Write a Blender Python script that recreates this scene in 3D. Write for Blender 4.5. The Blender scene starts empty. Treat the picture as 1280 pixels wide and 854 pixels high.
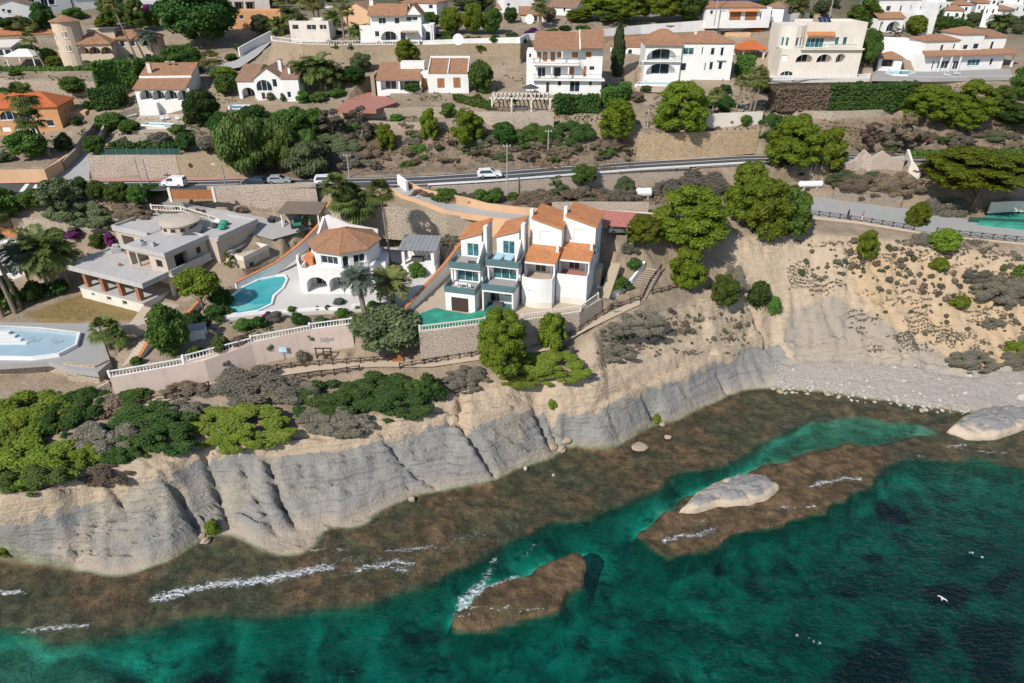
import bpy,math,random
import numpy as np
from mathutils import Vector,Matrix
from mathutils.geometry import delaunay_2d_cdt
SC=bpy.context.scene
COL=SC.collection
PI=math.pi
R=math.radians
# ------------------------------------------------------------------ camera, sky, sun, exposure
CAMZ,PITCH,FPX=66.0,R(30),853.3
cam=bpy.data.cameras.new('camera');camo=bpy.data.objects.new('camera',cam);COL.objects.link(camo)
camo.location=(0,0,CAMZ);camo.rotation_euler=(PI/2-PITCH,0,0)
cam.sensor_fit='HORIZONTAL';cam.sensor_width=36.0;cam.lens=36.0*FPX/1280.0
cam.clip_start=0.5;cam.clip_end=5000
SC.camera=camo
SUN_EL=R(42);SUN_AZ=math.atan2(-0.58,-0.81) # measured from +Y towards +X
sdir=Vector((math.sin(SUN_AZ)*math.cos(SUN_EL),math.cos(SUN_AZ)*math.cos(SUN_EL),math.sin(SUN_EL)))
wd=bpy.data.worlds.new('World');SC.world=wd;wd.use_nodes=True
nt=wd.node_tree;nt.nodes.clear()
wo=nt.nodes.new('ShaderNodeOutputWorld');bg=nt.nodes.new('ShaderNodeBackground');sk=nt.nodes.new('ShaderNodeTexSky')
sk.sky_type='NISHITA';sk.sun_disc=False;sk.sun_elevation=SUN_EL;sk.sun_rotation=SUN_AZ
sk.altitude=50;sk.air_density=1.0;sk.dust_density=0.6;sk.ozone_density=1.4
nt.links.new(sk.outputs[0],bg.inputs[0]);nt.links.new(bg.outputs[0],wo.inputs[0]);bg.inputs[1].default_value=0.11
sl=bpy.data.lights.new('sun','SUN');sl.energy=4.2;sl.angle=R(0.53);sl.color=(1.0,0.945,0.87)
so=bpy.data.objects.new('sun',sl);COL.objects.link(so);so.rotation_euler=(-sdir).to_track_quat('-Z','Y').to_euler();so.location=(-60,-40,150)
SC.view_settings.view_transform='Standard';SC.view_settings.look='None';SC.view_settings.gamma=1
SC.view_settings.use_curve_mapping=False;SC.view_settings.exposure=0.15
SC.cycles.max_bounces=6;SC.cycles.diffuse_bounces=3;SC.cycles.glossy_bounces=2;SC.cycles.transparent_max_bounces=8
SC.cycles.transmission_bounces=2;SC.cycles.caustics_reflective=False;SC.cycles.caustics_refractive=False

# ------------------------------------------------------------------ pixel of the photograph (1280 x 854) -> world
CP,SP=math.cos(PITCH),math.sin(PITCH)
def tdep(py):return math.tan(PITCH+math.atan((py-427.0)/FPX))
def P(px,py,z):
    Y=(CAMZ-z)/tdep(py)
    return Vector(((px-640.0)/FPX*(Y*CP+(CAMZ-z)*SP),Y,z))
def zat(Y,py):return CAMZ-Y*tdep(py)
def mpp(p):return(p[1]*CP+(CAMZ-p[2])*SP)/FPX # metres per photo pixel at a world point
def pix(X,Y,Z):
    d=CAMZ-Z;dep=Y*CP+d*SP
    return 640+FPX*X/dep,427+FPX*(d*CP-Y*SP)/dep

# ------------------------------------------------------------------ numpy noise
def _h(ix,iy,s):
    n=(ix.astype(np.int64)*374761393+iy.astype(np.int64)*668265263+s*1442695041)&0x7fffffff
    n=((n^(n>>13))*1274126177)&0x7fffffff
    return((n^(n>>16))&0xffff)/65535.0
def vnoise(x,y,s=0):
    ix,iy=np.floor(x),np.floor(y);fx,fy=x-ix,y-iy
    fx=fx*fx*(3-2*fx);fy=fy*fy*(3-2*fy)
    a,b,c,d=_h(ix,iy,s),_h(ix+1,iy,s),_h(ix,iy+1,s),_h(ix+1,iy+1,s)
    return a+(b-a)*fx+(c-a)*fy+(a-b-c+d)*fx*fy
def fbm(x,y,o=4,s=0):
    t,a,n=0,0.5,0
    for k in range(o):
        t=t+a*vnoise(x*2**k+17*k,y*2**k-9*k,s+k);n+=a;a*=0.5
    return t/n
def inpoly(px,py,poly):
    r=np.zeros(px.shape,bool);n=len(poly)
    for i in range(n):
        x1,y1=poly[i];x2,y2=poly[(i+1)%n]
        if y1==y2:continue
        c=((y1>py)!=(y2>py))&(px<(x2-x1)*(py-y1)/(y2-y1)+x1)
        r^=c
    return r

# ------------------------------------------------------------------ object helpers
def tag(o,label=None,cat=None,group=None,kind=None):
    if label:o['label']=label
    if cat:o['category']=cat
    if group:o['group']=group
    if kind:o['kind']=kind
    return o
def thing(name,label,cat,loc=(0,0,0),rz=0,group=None):
    o=bpy.data.objects.new(name,None);COL.objects.link(o)
    o.empty_display_size=0.3;o.location=loc;o.rotation_euler=(0,0,rz)
    return tag(o,label,cat,group)
class MB:
    def __init__(s):s.v=[];s.f=[];s.uv=[]
    def face(s,pts,uv=None):
        n=len(s.v);s.v+=[tuple(p)for p in pts];s.f.append(tuple(range(n,n+len(pts))))
        s.uv.append(uv if uv else[(0,0)]*len(pts))
        return s
    def box(s,x0,x1,y0,y1,z0,z1):
        p=[(x0,y0,z0),(x1,y0,z0),(x1,y1,z0),(x0,y1,z0),(x0,y0,z1),(x1,y0,z1),(x1,y1,z1),(x0,y1,z1)]
        for q in((3,2,1,0),(4,5,6,7),(0,1,5,4),(1,2,6,5),(2,3,7,6),(3,0,4,7)):s.face([p[i]for i in q])
        return s
    def prism(s,poly,z0,z1):
        n=len(poly)
        a=sum(poly[i][0]*poly[(i+1)%n][1]-poly[(i+1)%n][0]*poly[i][1]for i in range(n))
        if a<0:poly=poly[::-1]
        s.face([(x,y,z1)for x,y in poly]);s.face([(x,y,z0)for x,y in poly[::-1]])
        for i in range(n):
            (x,y),(u,w)=poly[i],poly[(i+1)%n]
            s.face([(x,y,z0),(u,w,z0),(u,w,z1),(x,y,z1)])
        return s
    def tube(s,pts,rad,n=6,cap=True):
        pts=[Vector(p)for p in pts]
        rad=rad if isinstance(rad,(list,tuple))else[rad]*len(pts)
        rings=[]
        for i,p in enumerate(pts):
            d=(pts[min(i+1,len(pts)-1)]-pts[max(i-1,0)]).normalized()
            a=d.cross(Vector((0,0,1))if abs(d.z)<0.9 else Vector((1,0,0))).normalized();b=d.cross(a)
            rings.append([p+(a*math.cos(2*PI*k/n)+b*math.sin(2*PI*k/n))*rad[i]for k in range(n)])
        for i in range(len(rings)-1):
            for k in range(n):
                s.face([rings[i][k],rings[i+1][k],rings[i+1][(k+1)%n],rings[i][(k+1)%n]])
        if cap:s.face(rings[0]);s.face(rings[-1][::-1])
        return s
    def lathe(s,prof,n=12,c=(0,0,0),cap=True):
        rs=[[(c[0]+r*math.cos(2*PI*k/n),c[1]+r*math.sin(2*PI*k/n),c[2]+z)for k in range(n)]for r,z in prof]
        for i in range(len(rs)-1):
            for k in range(n):s.face([rs[i][k],rs[i][(k+1)%n],rs[i+1][(k+1)%n],rs[i+1][k]])
        if cap:s.face(rs[0][::-1]);s.face(rs[-1])
        return s
    def mesh(s,name,mat,smooth=False):
        me=bpy.data.meshes.new(name);me.from_pydata(s.v,[],s.f)
        u=me.uv_layers.new(name='UVMap')
        flat=[c for f in s.uv for p in f for c in p]
        u.data.foreach_set('uv',flat)
        if mat:me.materials.append(mat)
        if smooth:me.polygons.foreach_set('use_smooth',[True]*len(me.polygons))
        me.update();return me
    def build(s,name,mat,parent=None,loc=None,rz=0,smooth=False):
        return link(name,s.mesh(name,mat,smooth),parent,loc,rz)
def link(name,me,parent=None,loc=None,rz=0):
    o=bpy.data.objects.new(name,me);COL.objects.link(o)
    if parent:o.parent=parent
    if loc is not None:o.location=loc
    if rz:o.rotation_euler=(0,0,rz)
    return o
def npmesh(name,V,F,mat,smooth=False):
    V=np.asarray(V,np.float32).reshape(-1,3);F=np.asarray(F,np.int32);k=F.shape[1]
    me=bpy.data.meshes.new(name);me.vertices.add(len(V));me.vertices.foreach_set('co',V.ravel())
    me.loops.add(F.size);me.loops.foreach_set('vertex_index',F.ravel())
    me.polygons.add(len(F));me.polygons.foreach_set('loop_start',np.arange(0,F.size,k,dtype=np.int32))
    try:me.polygons.foreach_set('loop_total',np.full(len(F),k,np.int32))
    except Exception:pass
    if smooth:me.polygons.foreach_set('use_smooth',np.ones(len(F),bool))
    if mat:me.materials.append(mat)
    me.update(calc_edges=True);me.validate();return me

# ------------------------------------------------------------------ materials
def nmat(name):
    m=bpy.data.materials.new(name);m.use_nodes=True;t=m.node_tree
    b=t.nodes['Principled BSDF'];return m,t,b
def N(t,typ,**k):
    n=t.nodes.new('ShaderNode'+typ)
    for a,v in k.items():
        if a.startswith('i_'):n.inputs[a[2:].replace('_',' ')].default_value=v
        else:setattr(n,a,v)
    return n
def ramp(t,fac,stops):
    r=N(t,'ValToRGB');e=r.color_ramp.elements
    while len(e)<len(stops):e.new(0.5)
    for x,(p,c)in zip(e,stops):x.position=p;x.color=(*c,1)if len(c)==3 else c
    t.links.new(fac,r.inputs[0]);return r.outputs[0]
def mix(t,f,a,b,mode='MIX'):
    m=N(t,'Mix',data_type='RGBA',blend_type=mode)
    for s,v in((m.inputs[0],f),(m.inputs[6],a),(m.inputs[7],b)):
        if isinstance(v,(int,float)):s.default_value=v
        elif isinstance(v,tuple):s.default_value=(*v,1)
        else:t.links.new(v,s)
    return m.outputs[2]
def noise(t,vec,scale,detail=4,rough=0.55,dist=0.0):
    n=N(t,'TexNoise');n.inputs['Scale'].default_value=scale;n.inputs['Detail'].default_value=detail
    n.inputs['Roughness'].default_value=rough;n.inputs['Distortion'].default_value=dist
    if vec is not None:t.links.new(vec,n.inputs['Vector'])
    return n.outputs['Fac']
def mth(t,op,a,b=None,c=None,clamp=False):
    m=N(t,'Math',operation=op);m.use_clamp=clamp
    for i,v in enumerate((a,b,c)):
        if v is None:continue
        if isinstance(v,(int,float)):m.inputs[i].default_value=v
        else:t.links.new(v,m.inputs[i])
    return m.outputs[0]
def bump(t,b,h,dist,strength=1.0,norm=None):
    n=N(t,'Bump');n.inputs['Strength'].default_value=strength;n.inputs['Distance'].default_value=dist
    t.links.new(h,n.inputs['Height'])
    if norm is not None:t.links.new(norm,n.inputs['Normal'])
    if b is not None:t.links.new(n.outputs[0],b.inputs['Normal'])
    return n.outputs[0]
def gpos(t):return N(t,'NewGeometry').outputs['Position']
def vscale(t,vec,s):
    m=N(t,'Mapping');m.inputs['Scale'].default_value=s;t.links.new(vec,m.inputs['Vector']);return m.outputs[0]
def attr(t,name):
    a=N(t,'Attribute');a.attribute_name=name;return a.outputs['Fac']

def m_plain(name,col,rough=0.6,metal=0.0,var=0.12,scale=1.5):
    m,t,b=nmat(name);p=gpos(t)
    n=noise(t,p,scale,5)
    lo=tuple(c*(1-var)for c in col);hi=tuple(min(1,c*(1+var))for c in col)
    t.links.new(ramp(t,n,[(0.3,lo),(0.7,hi)]),b.inputs['Base Color'])
    b.inputs['Roughness'].default_value=rough;b.inputs['Metallic'].default_value=metal
    return m
def m_plaster(name,col,dirt=0.25,dirtcol=(0.30,0.27,0.23)):
    m,t,b=nmat(name);p=gpos(t)
    big=noise(t,p,0.35,5,0.6);streak=noise(t,vscale(t,p,(2.2,2.2,0.16)),1.0,4,0.6);fine=noise(t,p,9,3)
    base=ramp(t,big,[(0.3,tuple(c*0.88 for c in col)),(0.62,col)])
    st=ramp(t,streak,[(0.52,(0,0,0)),(0.78,(1,1,1))])
    c=mix(t,mth(t,'MULTIPLY',st,dirt),base,dirtcol)
    t.links.new(c,b.inputs['Base Color']);b.inputs['Roughness'].default_value=0.85
    bump(t,b,fine,0.02,0.4);return m
def m_stone(name,c1,c2,mortar,scale=1.6,sq=(1,1,1.35),blend=0.06):
    m,t,b=nmat(name);p=vscale(t,gpos(t),sq)
    v=N(t,'TexVoronoi');v.inputs['Scale'].default_value=scale;t.links.new(p,v.inputs['Vector'])
    e=N(t,'TexVoronoi',feature='DISTANCE_TO_EDGE');e.inputs['Scale'].default_value=scale;t.links.new(p,e.inputs['Vector'])
    sep=N(t,'SeparateColor');t.links.new(v.outputs['Color'],sep.inputs[0])
    n=noise(t,gpos(t),5,4)
    big=noise(t,gpos(t),0.25,4)
    st=mix(t,sep.outputs[0],c1,c2)
    st=mix(t,mth(t,'MULTIPLY',n,0.5),st,tuple(c*0.55 for c in c2))
    st=mix(t,ramp(t,big,[(0.45,(0,0,0)),(0.75,(0.45,0.45,0.45))]),st,tuple(c*0.6 for c in c1))
    ed=ramp(t,e.outputs['Distance'],[(0.0,(0,0,0)),(blend,(1,1,1))])
    t.links.new(mix(t,ed,mortar,st),b.inputs['Base Color']);b.inputs['Roughness'].default_value=0.9
    h=mth(t,'ADD',ed,mth(t,'MULTIPLY',n,0.6));bump(t,b,h,0.12,0.8);return m
def m_tile(name,c1,c2,dark):
    m,t,b=nmat(name);uv=N(t,'UVMap').outputs[0]
    w=N(t,'TexWave',wave_type='BANDS',bands_direction='X',wave_profile='SIN');w.inputs['Scale'].default_value=1.25;w.inputs['Distortion'].default_value=0.0
    t.links.new(uv,w.inputs['Vector'])
    br=N(t,'TexBrick');br.inputs['Scale'].default_value=1.0;br.inputs['Brick Width'].default_value=0.25;br.inputs['Row Height'].default_value=0.36
    br.inputs['Mortar Size'].default_value=0.012;br.inputs['Color1'].default_value=(0.25,0.25,0.25,1);br.inputs['Color2'].default_value=(0.9,0.9,0.9,1);br.inputs['Mortar'].default_value=(0,0,0,1)
    br.offset=0.0;t.links.new(uv,br.inputs['Vector'])
    n=noise(t,gpos(t),0.9,5,0.65);n2=noise(t,gpos(t),4.5,3)
    c=mix(t,br.outputs['Color'],c1,c2)
    c=mix(t,ramp(t,n,[(0.45,(0,0,0)),(0.7,(0.8,0.8,0.8))]),c,dark)
    c=mix(t,ramp(t,n2,[(0.5,(0,0,0)),(0.75,(0.5,0.5,0.5))]),c,tuple(min(1,x*1.3)for x in c2))
    t.links.new(c,b.inputs['Base Color']);b.inputs['Roughness'].default_value=0.85
    bump(t,b,w.outputs['Fac'],0.10,1.0);return m
def m_glass(name,col=(0.012,0.02,0.028),rough=0.06):
    m,t,b=nmat(name);n=noise(t,gpos(t),1.1,2)
    t.links.new(ramp(t,n,[(0.35,col),(0.65,tuple(c*2.6 for c in col))]),b.inputs['Base Color'])
    b.inputs['Roughness'].default_value=rough;b.inputs['Specular IOR Level'].default_value=0.6;return m
def m_wood(name,col):
    m,t,b=nmat(name);p=gpos(t)
    n=noise(t,vscale(t,p,(9,9,0.7)),1.0,4);n2=noise(t,p,0.8,3)
    c=ramp(t,n,[(0.3,tuple(c*0.55 for c in col)),(0.7,col)])
    t.links.new(mix(t,mth(t,'MULTIPLY',n2,0.35),c,tuple(x*0.4 for x in col)),b.inputs['Base Color']);b.inputs['Roughness'].default_value=0.7;return m
def m_leaf(name,c1,c2,c3,trans=0.25,clump=0.7,rough=0.6):
    m,t,b=nmat(name);g=N(t,'NewGeometry');oi=N(t,'ObjectInfo')
    n=noise(t,g.outputs['Position'],clump,3)
    c=mix(t,g.outputs['Random Per Island'],c1,c2)
    c=mix(t,ramp(t,n,[(0.42,(0,0,0)),(0.68,(0.75,0.75,0.75))]),c,c3)
    c=mix(t,ramp(t,noise(t,g.outputs['Position'],.33,2),[(.5,(0,0,0)),(.72,(.42,)*3)]),c,tuple(.5*(x+y)+k for x,y,k in zip(c1,c2,(.07,.045,.008))))
    hs=N(t,'HueSaturation');t.links.new(c,hs.inputs['Color'])
    t.links.new(mth(t,'MULTIPLY_ADD',oi.outputs['Random'],0.5,0.75),hs.inputs['Value'])
    t.links.new(mth(t,'MULTIPLY_ADD',oi.outputs['Random'],0.03,0.485),hs.inputs['Hue'])
    t.links.new(hs.outputs[0],b.inputs['Base Color']);b.inputs['Roughness'].default_value=rough;b.inputs['Specular IOR Level'].default_value=0.25
    tr=N(t,'BsdfTranslucent');t.links.new(hs.outputs[0],tr.inputs['Color'])
    mx=N(t,'MixShader');mx.inputs[0].default_value=trans
    t.links.new(b.outputs[0],mx.inputs[1]);t.links.new(tr.outputs[0],mx.inputs[2])
    t.links.new(mx.outputs[0],t.nodes['Material Output'].inputs[0]);return m

M={}
M['white']=m_plaster('white_plaster',(0.80,0.79,0.77),0.22,(0.42,0.39,0.35))
M['whitepaint']=m_plain('white_paint',(0.80,0.80,0.79),0.5,0,0.06)
M['cream']=m_plaster('cream_plaster',(0.62,0.50,0.38),0.2)
M['bluewhite']=m_plaster('bluish_plaster',(0.46,0.60,0.74),0.15,(0.3,0.33,0.36))
M['palecream']=m_plaster('pale_cream_plaster',(0.72,0.66,0.58),0.25,(0.36,0.31,0.25))
M['orangewall']=m_plaster('orange_plaster',(0.60,0.32,0.15),0.2,(0.3,0.17,0.1))
M['peach']=m_plaster('peach_plaster',(0.66,0.42,0.25),0.25,(0.34,0.24,0.17))
M['pink']=m_plaster('pink_render',(0.64,0.51,0.44),0.35,(0.36,0.28,0.24))
M['concrete']=m_plaster('raw_concrete',(0.47,0.455,0.44),0.55,(0.20,0.19,0.18))
M['concretewall']=m_plaster('raw_render',(0.52,0.44,0.36),0.4,(0.25,0.21,0.17))
M['brick']=m_stone('hollow_brick',(0.42,0.17,0.08),(0.50,0.24,0.12),(0.30,0.22,0.17),3.2,(1,1,1.6))
M['stone']=m_stone('pale_stone',(0.50,0.42,0.33),(0.56,0.46,0.34),(0.36,0.31,0.25),1.7)
M['stoneyellow']=m_stone('yellow_stone',(0.62,0.46,0.27),(0.46,0.29,0.15),(0.62,0.52,0.40),1.7,(1,1,1.2),0.09)
M['stonewarm']=m_stone('warm_stone',(0.46,0.36,0.24),(0.50,0.38,0.25),(0.36,0.29,0.21),1.9)
M['stonepink']=m_stone('pinkish_stone',(0.55,0.46,0.37),(0.60,0.48,0.39),(0.44,0.37,0.30),2.0)
M['stonedark']=m_stone('shaded_stone',(0.36,0.30,0.24),(0.33,0.27,0.21),(0.27,0.23,0.19),1.8)  # pale stone darkened throughout, the shade on these walls put into its colour
M['tile']=m_tile('terracotta_tile',(0.36,0.17,0.09),(0.46,0.25,0.14),(0.24,0.14,0.09))
M['tileorange']=m_tile('orange_tile',(0.55,0.20,0.07),(0.66,0.29,0.12),(0.34,0.15,0.08))
M['tilered']=m_tile('red_tile',(0.56,0.13,0.035),(0.62,0.18,0.05),(0.42,0.11,0.04))
M['tilebrown']=m_tile('brown_tile',(0.30,0.17,0.11),(0.38,0.23,0.15),(0.20,0.13,0.09))
M['glass']=m_glass('dark_glass');M['tealglass']=m_glass('teal_glass',(0.02,0.075,0.085),0.08);M['blueglass']=m_glass('blue_glass',(0.02,0.06,0.10),0.06)
M['wood']=m_wood('orange_wood',(0.46,0.19,0.07));M['darkwood']=m_wood('dark_wood',(0.075,0.045,0.03));M['greywood']=m_wood('weathered_wood',(0.24,0.19,0.15));M['paleframe']=m_wood('pale_frame',(0.50,0.40,0.30))
M['black']=m_plain('black_metal_void',(0.02,0.02,0.022),0.45);M['grey']=m_plain('grey_metal',(0.25,0.26,0.27),0.5);M['darkgrey']=m_plain('dark_grey',(0.07,0.07,0.075),0.6)
M['pole']=m_plain('pole_concrete',(0.36,0.34,0.31),0.85)
M['bark']=m_wood('bark',(0.20,0.15,0.11));M['palmbark']=m_wood('palm_bark',(0.30,0.24,0.18));M['deadwood']=m_wood('dead_wood',(0.36,0.33,0.30))
M['rubber']=m_plain('tyre_rubber',(0.02,0.02,0.02),0.9);M['rim']=m_plain('wheel_rim',(0.45,0.45,0.46),0.35,0.7)
M['carwhite']=m_plain('white_car_paint',(0.78,0.79,0.80),0.25,0,0.03);M['cardark']=m_plain('dark_car_paint',(0.03,0.05,0.07),0.25,0,0.03);M['cargrey']=m_plain('silver_car_paint',(0.50,0.51,0.52),0.3,0.3,0.03);M['carred']=m_plain('red_car_paint',(0.30,0.05,0.04),0.3,0,.03)
M['lamp']=m_plain('lamp_glass',(0.7,0.68,0.62),0.2);M['redlamp']=m_plain('tail_lamp',(0.4,0.02,0.02),0.25)
M['greencourt']=m_plain('green_court',(0.03,0.26,0.18),0.8,0,0.3,0.6)
M['turquoise']=m_plain('turquoise_tile',(0.03,0.30,0.34),0.3,0,0.25,0.8)
M['greenglass']=m_plain('green_screen',(0.05,0.15,0.15),0.3,0,0.2);M['greencloth']=m_plain('green_cloth',(0.03,0.25,0.16),0.8)
M['greenmesh']=m_plain('dark_green_mesh',(0.015,0.07,0.055),0.8)
M['cloth']=m_plain('pale_cloth',(0.72,0.70,0.66),0.9);M['orangecloth']=m_plain('orange_awning',(0.60,0.26,0.10),0.85)
M['plastic']=m_plain('white_plastic',(0.75,0.75,0.74),0.4,0,.04);M['blueplastic']=m_plain('blue_plastic',(0.06,0.18,0.26),0.4);M['solar']=m_glass('solar_panel',(0.012,0.02,0.05),0.12)
M['redroof']=m_plain('faded_red_sheet',(0.42,0.16,0.13),0.75,0,0.15)
M['skin']=m_plain('skin',(0.45,0.28,0.20),0.6);M['clothblack']=m_plain('dark_clothes',(0.02,0.022,0.03),0.9);M['clothred']=m_plain('red_clothes',(0.5,0.12,0.10),0.9);M['clothwhite']=m_plain('white_clothes',(0.75,0.74,0.73),0.9)
M['gull']=m_plain('white_feathers',(0.85,0.85,0.86),0.8,0,.05)
M['signblue']=m_plain('blue_sign',(0.35,0.55,0.62),0.5);M['hair']=m_plain('dark_hair',(0.03,0.02,0.015),0.7)
# foliage
M['pine']=m_leaf('pine_needles',(0.098,0.152,0.010),(0.180,0.235,0.016),(0.115,0.142,0.018))
M['pinedark']=m_leaf('dark_pine_needles',(0.061,0.108,0.016),(0.115,0.162,0.024),(0.074,0.101,0.024))
M['leafdark']=m_leaf('dark_leaves',(0.030,0.074,0.016),(0.061,0.135,0.024),(0.041,0.081,0.022))
M['leafgreen']=m_leaf('green_leaves',(0.061,0.128,0.024),(0.115,0.203,0.034),(0.068,0.121,0.027))
M['leafmid']=m_leaf('mid_green_leaves',(0.075,0.135,0.03),(0.125,0.19,0.04),(0.08,0.125,0.03))
M['leafolive']=m_leaf('grey_green_leaves',(0.081,0.115,0.047),(0.149,0.176,0.081),(0.095,0.115,0.061))
M['leafbright']=m_leaf('bright_leaves',(0.115,0.189,0.016),(0.203,0.257,0.027),(0.135,0.176,0.024))
M['leafgrey']=m_leaf('grey_scrub',(0.15,0.135,0.105),(0.255,0.23,0.18),(0.125,0.125,0.085))
M['leafdry']=m_leaf('dry_brown_scrub',(0.18,0.135,0.095),(0.28,0.215,0.155),(0.15,0.12,0.085))
M['palmleaf']=m_leaf('palm_fronds',(0.068,0.115,0.024),(0.149,0.189,0.047),(0.108,0.135,0.041));M['palmblue']=m_leaf('blue_palm_fronds',(0.12,0.17,0.13),(0.20,0.25,0.20),(0.15,0.19,0.15));M['palmolive']=m_leaf('olive_palm_fronds',(0.135,0.162,0.047),(0.230,0.243,0.081),(0.203,0.176,0.068))
M['drygrass']=m_leaf('dry_grass_blades',(0.26,0.19,0.11),(0.40,0.31,0.19),(0.20,0.16,0.09))
M['bougain']=m_leaf('magenta_flowers',(0.16,0.02,0.15),(0.26,0.04,0.24),(0.05,0.06,0.03));M['cypress']=m_leaf('cypress_leaves',(0.034,0.068,0.020),(0.068,0.115,0.034),(0.041,0.074,0.024))
M['coral']=m_leaf('coral_flowers',(0.45,0.09,0.03),(0.55,0.16,0.05),(0.08,0.10,0.03))
# ------------------------------------------------------------------ terrain control lines (photo pixel + height)
CTRL=[]
def _dens(w,step=2.0):
    out=[]
    for a,b in zip(w[:-1],w[1:]):
        n=max(1,int((b-a).length/step))
        out+=[a.lerp(b,k/n)for k in range(n)]
    return out+[w[-1]]
def L(pts):
    w=[P(*p)for p in pts];CTRL.extend(_dens(w));return w
def W2(pts,tops,back=0.5):
    """retaining step: base line and the ground behind it at the top height"""
    w=[P(*p)for p in pts]
    tops=tops if isinstance(tops,(list,tuple))else[tops]*len(w)
    t=[]
    for i,p in enumerate(w):
        d=(w[min(i+1,len(w)-1)]-w[max(i-1,0)]);d.z=0;d.normalize()
        n=Vector((-d.y,d.x,0));t.append(Vector((p.x,p.y,tops[i]))+n*(back+.2));w[i]=p
    CTRL.extend(_dens(w));CTRL.extend(_dens(t));return w
FOOT=[(-700,690),(-300,692),(-80,700),(0,700),(40,705),(90,712),(150,722),(182,712),(215,700),(245,680),(262,668),(290,668),(320,684),(345,696),(387,692),(400,672),(404,658),(441,662),(460,655),(470,640),(517,620),(560,612),(590,608),(622,600),(640,588),(690,573),(710,556),(725,560),(762,564),(785,550),(820,530),(840,529),(877,510),(910,495),(930,488),(960,485),(1000,488),(1040,491),(1080,498),(1120,503),(1160,509),(1195,514),(1240,516),(1290,516),(1400,520),(1700,530),(2100,540)]
L([(x,y,0.25)for x,y in FOOT])
L([(-700,612,9.5),(-200,612,9.5),(0,627,9.5),(60,617,9.6),(100,600,9.5),(150,588,9.3),(205,584,9.3),(250,560,9.0),(300,560,8.8),(350,552,8.6),(400,547,8.5),(450,537,8.5),(500,533,8.2),(560,522,7.8),(590,527,7.6),(640,513,7.3),(670,500,7),(700,508,6.7),(740,507,6.4),(780,497,6.2),(810,483,6),(860,468,5.7),(900,450,5.2),(940,432,5.0),(965,432,4.2)])
# path along the fence
L([(-300,520,11.0),(0,520,11.0),(110,518,11.5),(170,505,11.8),(245,484,12.2),(330,466,12.6),(400,456,12.7),(470,452,12.7),(540,452,12.7),(600,443,12.8),(640,440,13.1),(690,430,13.9),(735,405,15.2),(770,388,15.8),(800,374,16.2)])
L([(120,530,11.3),(245,497,11.9),(330,478,12.3),(470,464,12.4),(600,455,12.5),(690,442,13.4)])
L([(800,374,16.2),(818,335,19.0),(800,318,22)])
L([(742,414,15.1),(775,397,15.7),(803,383,16.1),(825,376,16.0),(860,373,14.8),(885,390,12.5),(930,400,9.5),(950,420,6.5)])
L([(760,440,11.0),(820,430,9.8),(880,425,8.2)])
# bay cliff
L([(850,330,18.3),(880,322,18.8),(905,312,19),(930,300,20.3),(1000,290,20.7),(1060,295,20.2),(1120,303,19.3),(1200,312,18.6),(1290,322,17.8),(1500,340,17),(2000,360,17)])
L([(905,370,14.0),(940,350,14.5),(1000,355,13.0),(1100,370,11.5),(1200,385,10.0),(1290,390,9.8),(1500,400,10)])
L([(985,442,3.2),(1000,450,2.6),(1050,450,2.6),(1100,455,2.5),(1160,460,2.4),(1210,470,2.0),(1240,468,2.2),(1290,458,2.8),(1500,455,3),(2000,460,3)])
PFR=[(960,262,21.9),(997,269,21.4),(1072,277,20.8),(1142,288,20.0),(1197,295,19.5),(1279,303,19.0),(1420,318,18.5),(1800,340,18)]
PBK=[(960,243,21.9),(995,245,21.5),(1052,249,21.0),(1092,254,20.7),(1127,260,20.2),(1210,275,19.5),(1279,281,19.1),(1420,296,18.6),(1800,318,18.1)]
L(PFR);L(PBK)
L([(890,275,23.0),(930,268,22.5)])
L([(1000,232,24.0),(1060,222,25.5),(1100,225,25.5),(1140,245,22.5)])
L([(1140,262,20.3),(1210,262,20.3),(1280,255,21),(1420,250,22),(1210,250,22.0)])
# pink wall and garden
PINK=[(146,498,12.0),(215,485,12.3),(262,477,12.5),(320,456,13.2),(392,441,13.6),(443,434,13.8),(525,430,14.2)]
W2(PINK,[15.3,15.6,16.0,16.6,17.0,17.2,17.6])
# left pool terrace
W2([(-300,475,11.8),(0,468,12.0),(60,462,12.0),(88,472,11.8),(124,478,11.9),(138,462,13.2)],[14.4,14.4,14.4,14.4,14.4,14.6])
L([(-300,400,14.5),(0,402,14.5),(60,404,14.5),(120,405,14.6),(150,430,14.6)])
L([(-300,385,15),(20,385,15),(35,398,15),(120,404,15),(170,402,15)])
L([(105,370,15.2),(187,396,15.2),(240,375,16.5)])
L([(0,345,16),(60,365,15.8),(100,362,15.6)]);L([(-300,340,16.5),(-100,345,16.5)])
L([(190,440,15.5),(240,420,16.5),(300,405,17.0),(360,410,17.2)])
# white house terrace and right-hand house terrace
L([(282,398,17.6),(330,394,17.6),(400,390,17.6),(470,388,17.6),(500,392,17.6)])
L([(260,372,17.6),(330,338,18),(365,318,18),(400,300,18.6),(420,296,19)])
L([(440,380,17.8),(520,375,17.8),(580,330,18.6),(585,310,19.2)])
L([(500,395,17.7),(510,400,17.7)])
BAL2=[(525,414,17.9),(606,404,17.9),(652,400,17.9),(725,389,17.9),(747,373,17.9)]
wb=[P(*p)for p in BAL2]
CTRL.extend(_dens(wb));CTRL.extend(_dens([Vector((p.x+(0.3 if i<4 else .6),p.y-0.55,z))for i,(p,z)in enumerate(zip(wb,(13.6,12.9,13.3,14.6,15.6)))]))
L([(640,385,17.9),(700,380,17.9),(735,372,17.9)])
L([(590,330,18.8),(640,325,19.0),(745,335,18.6)])
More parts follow.
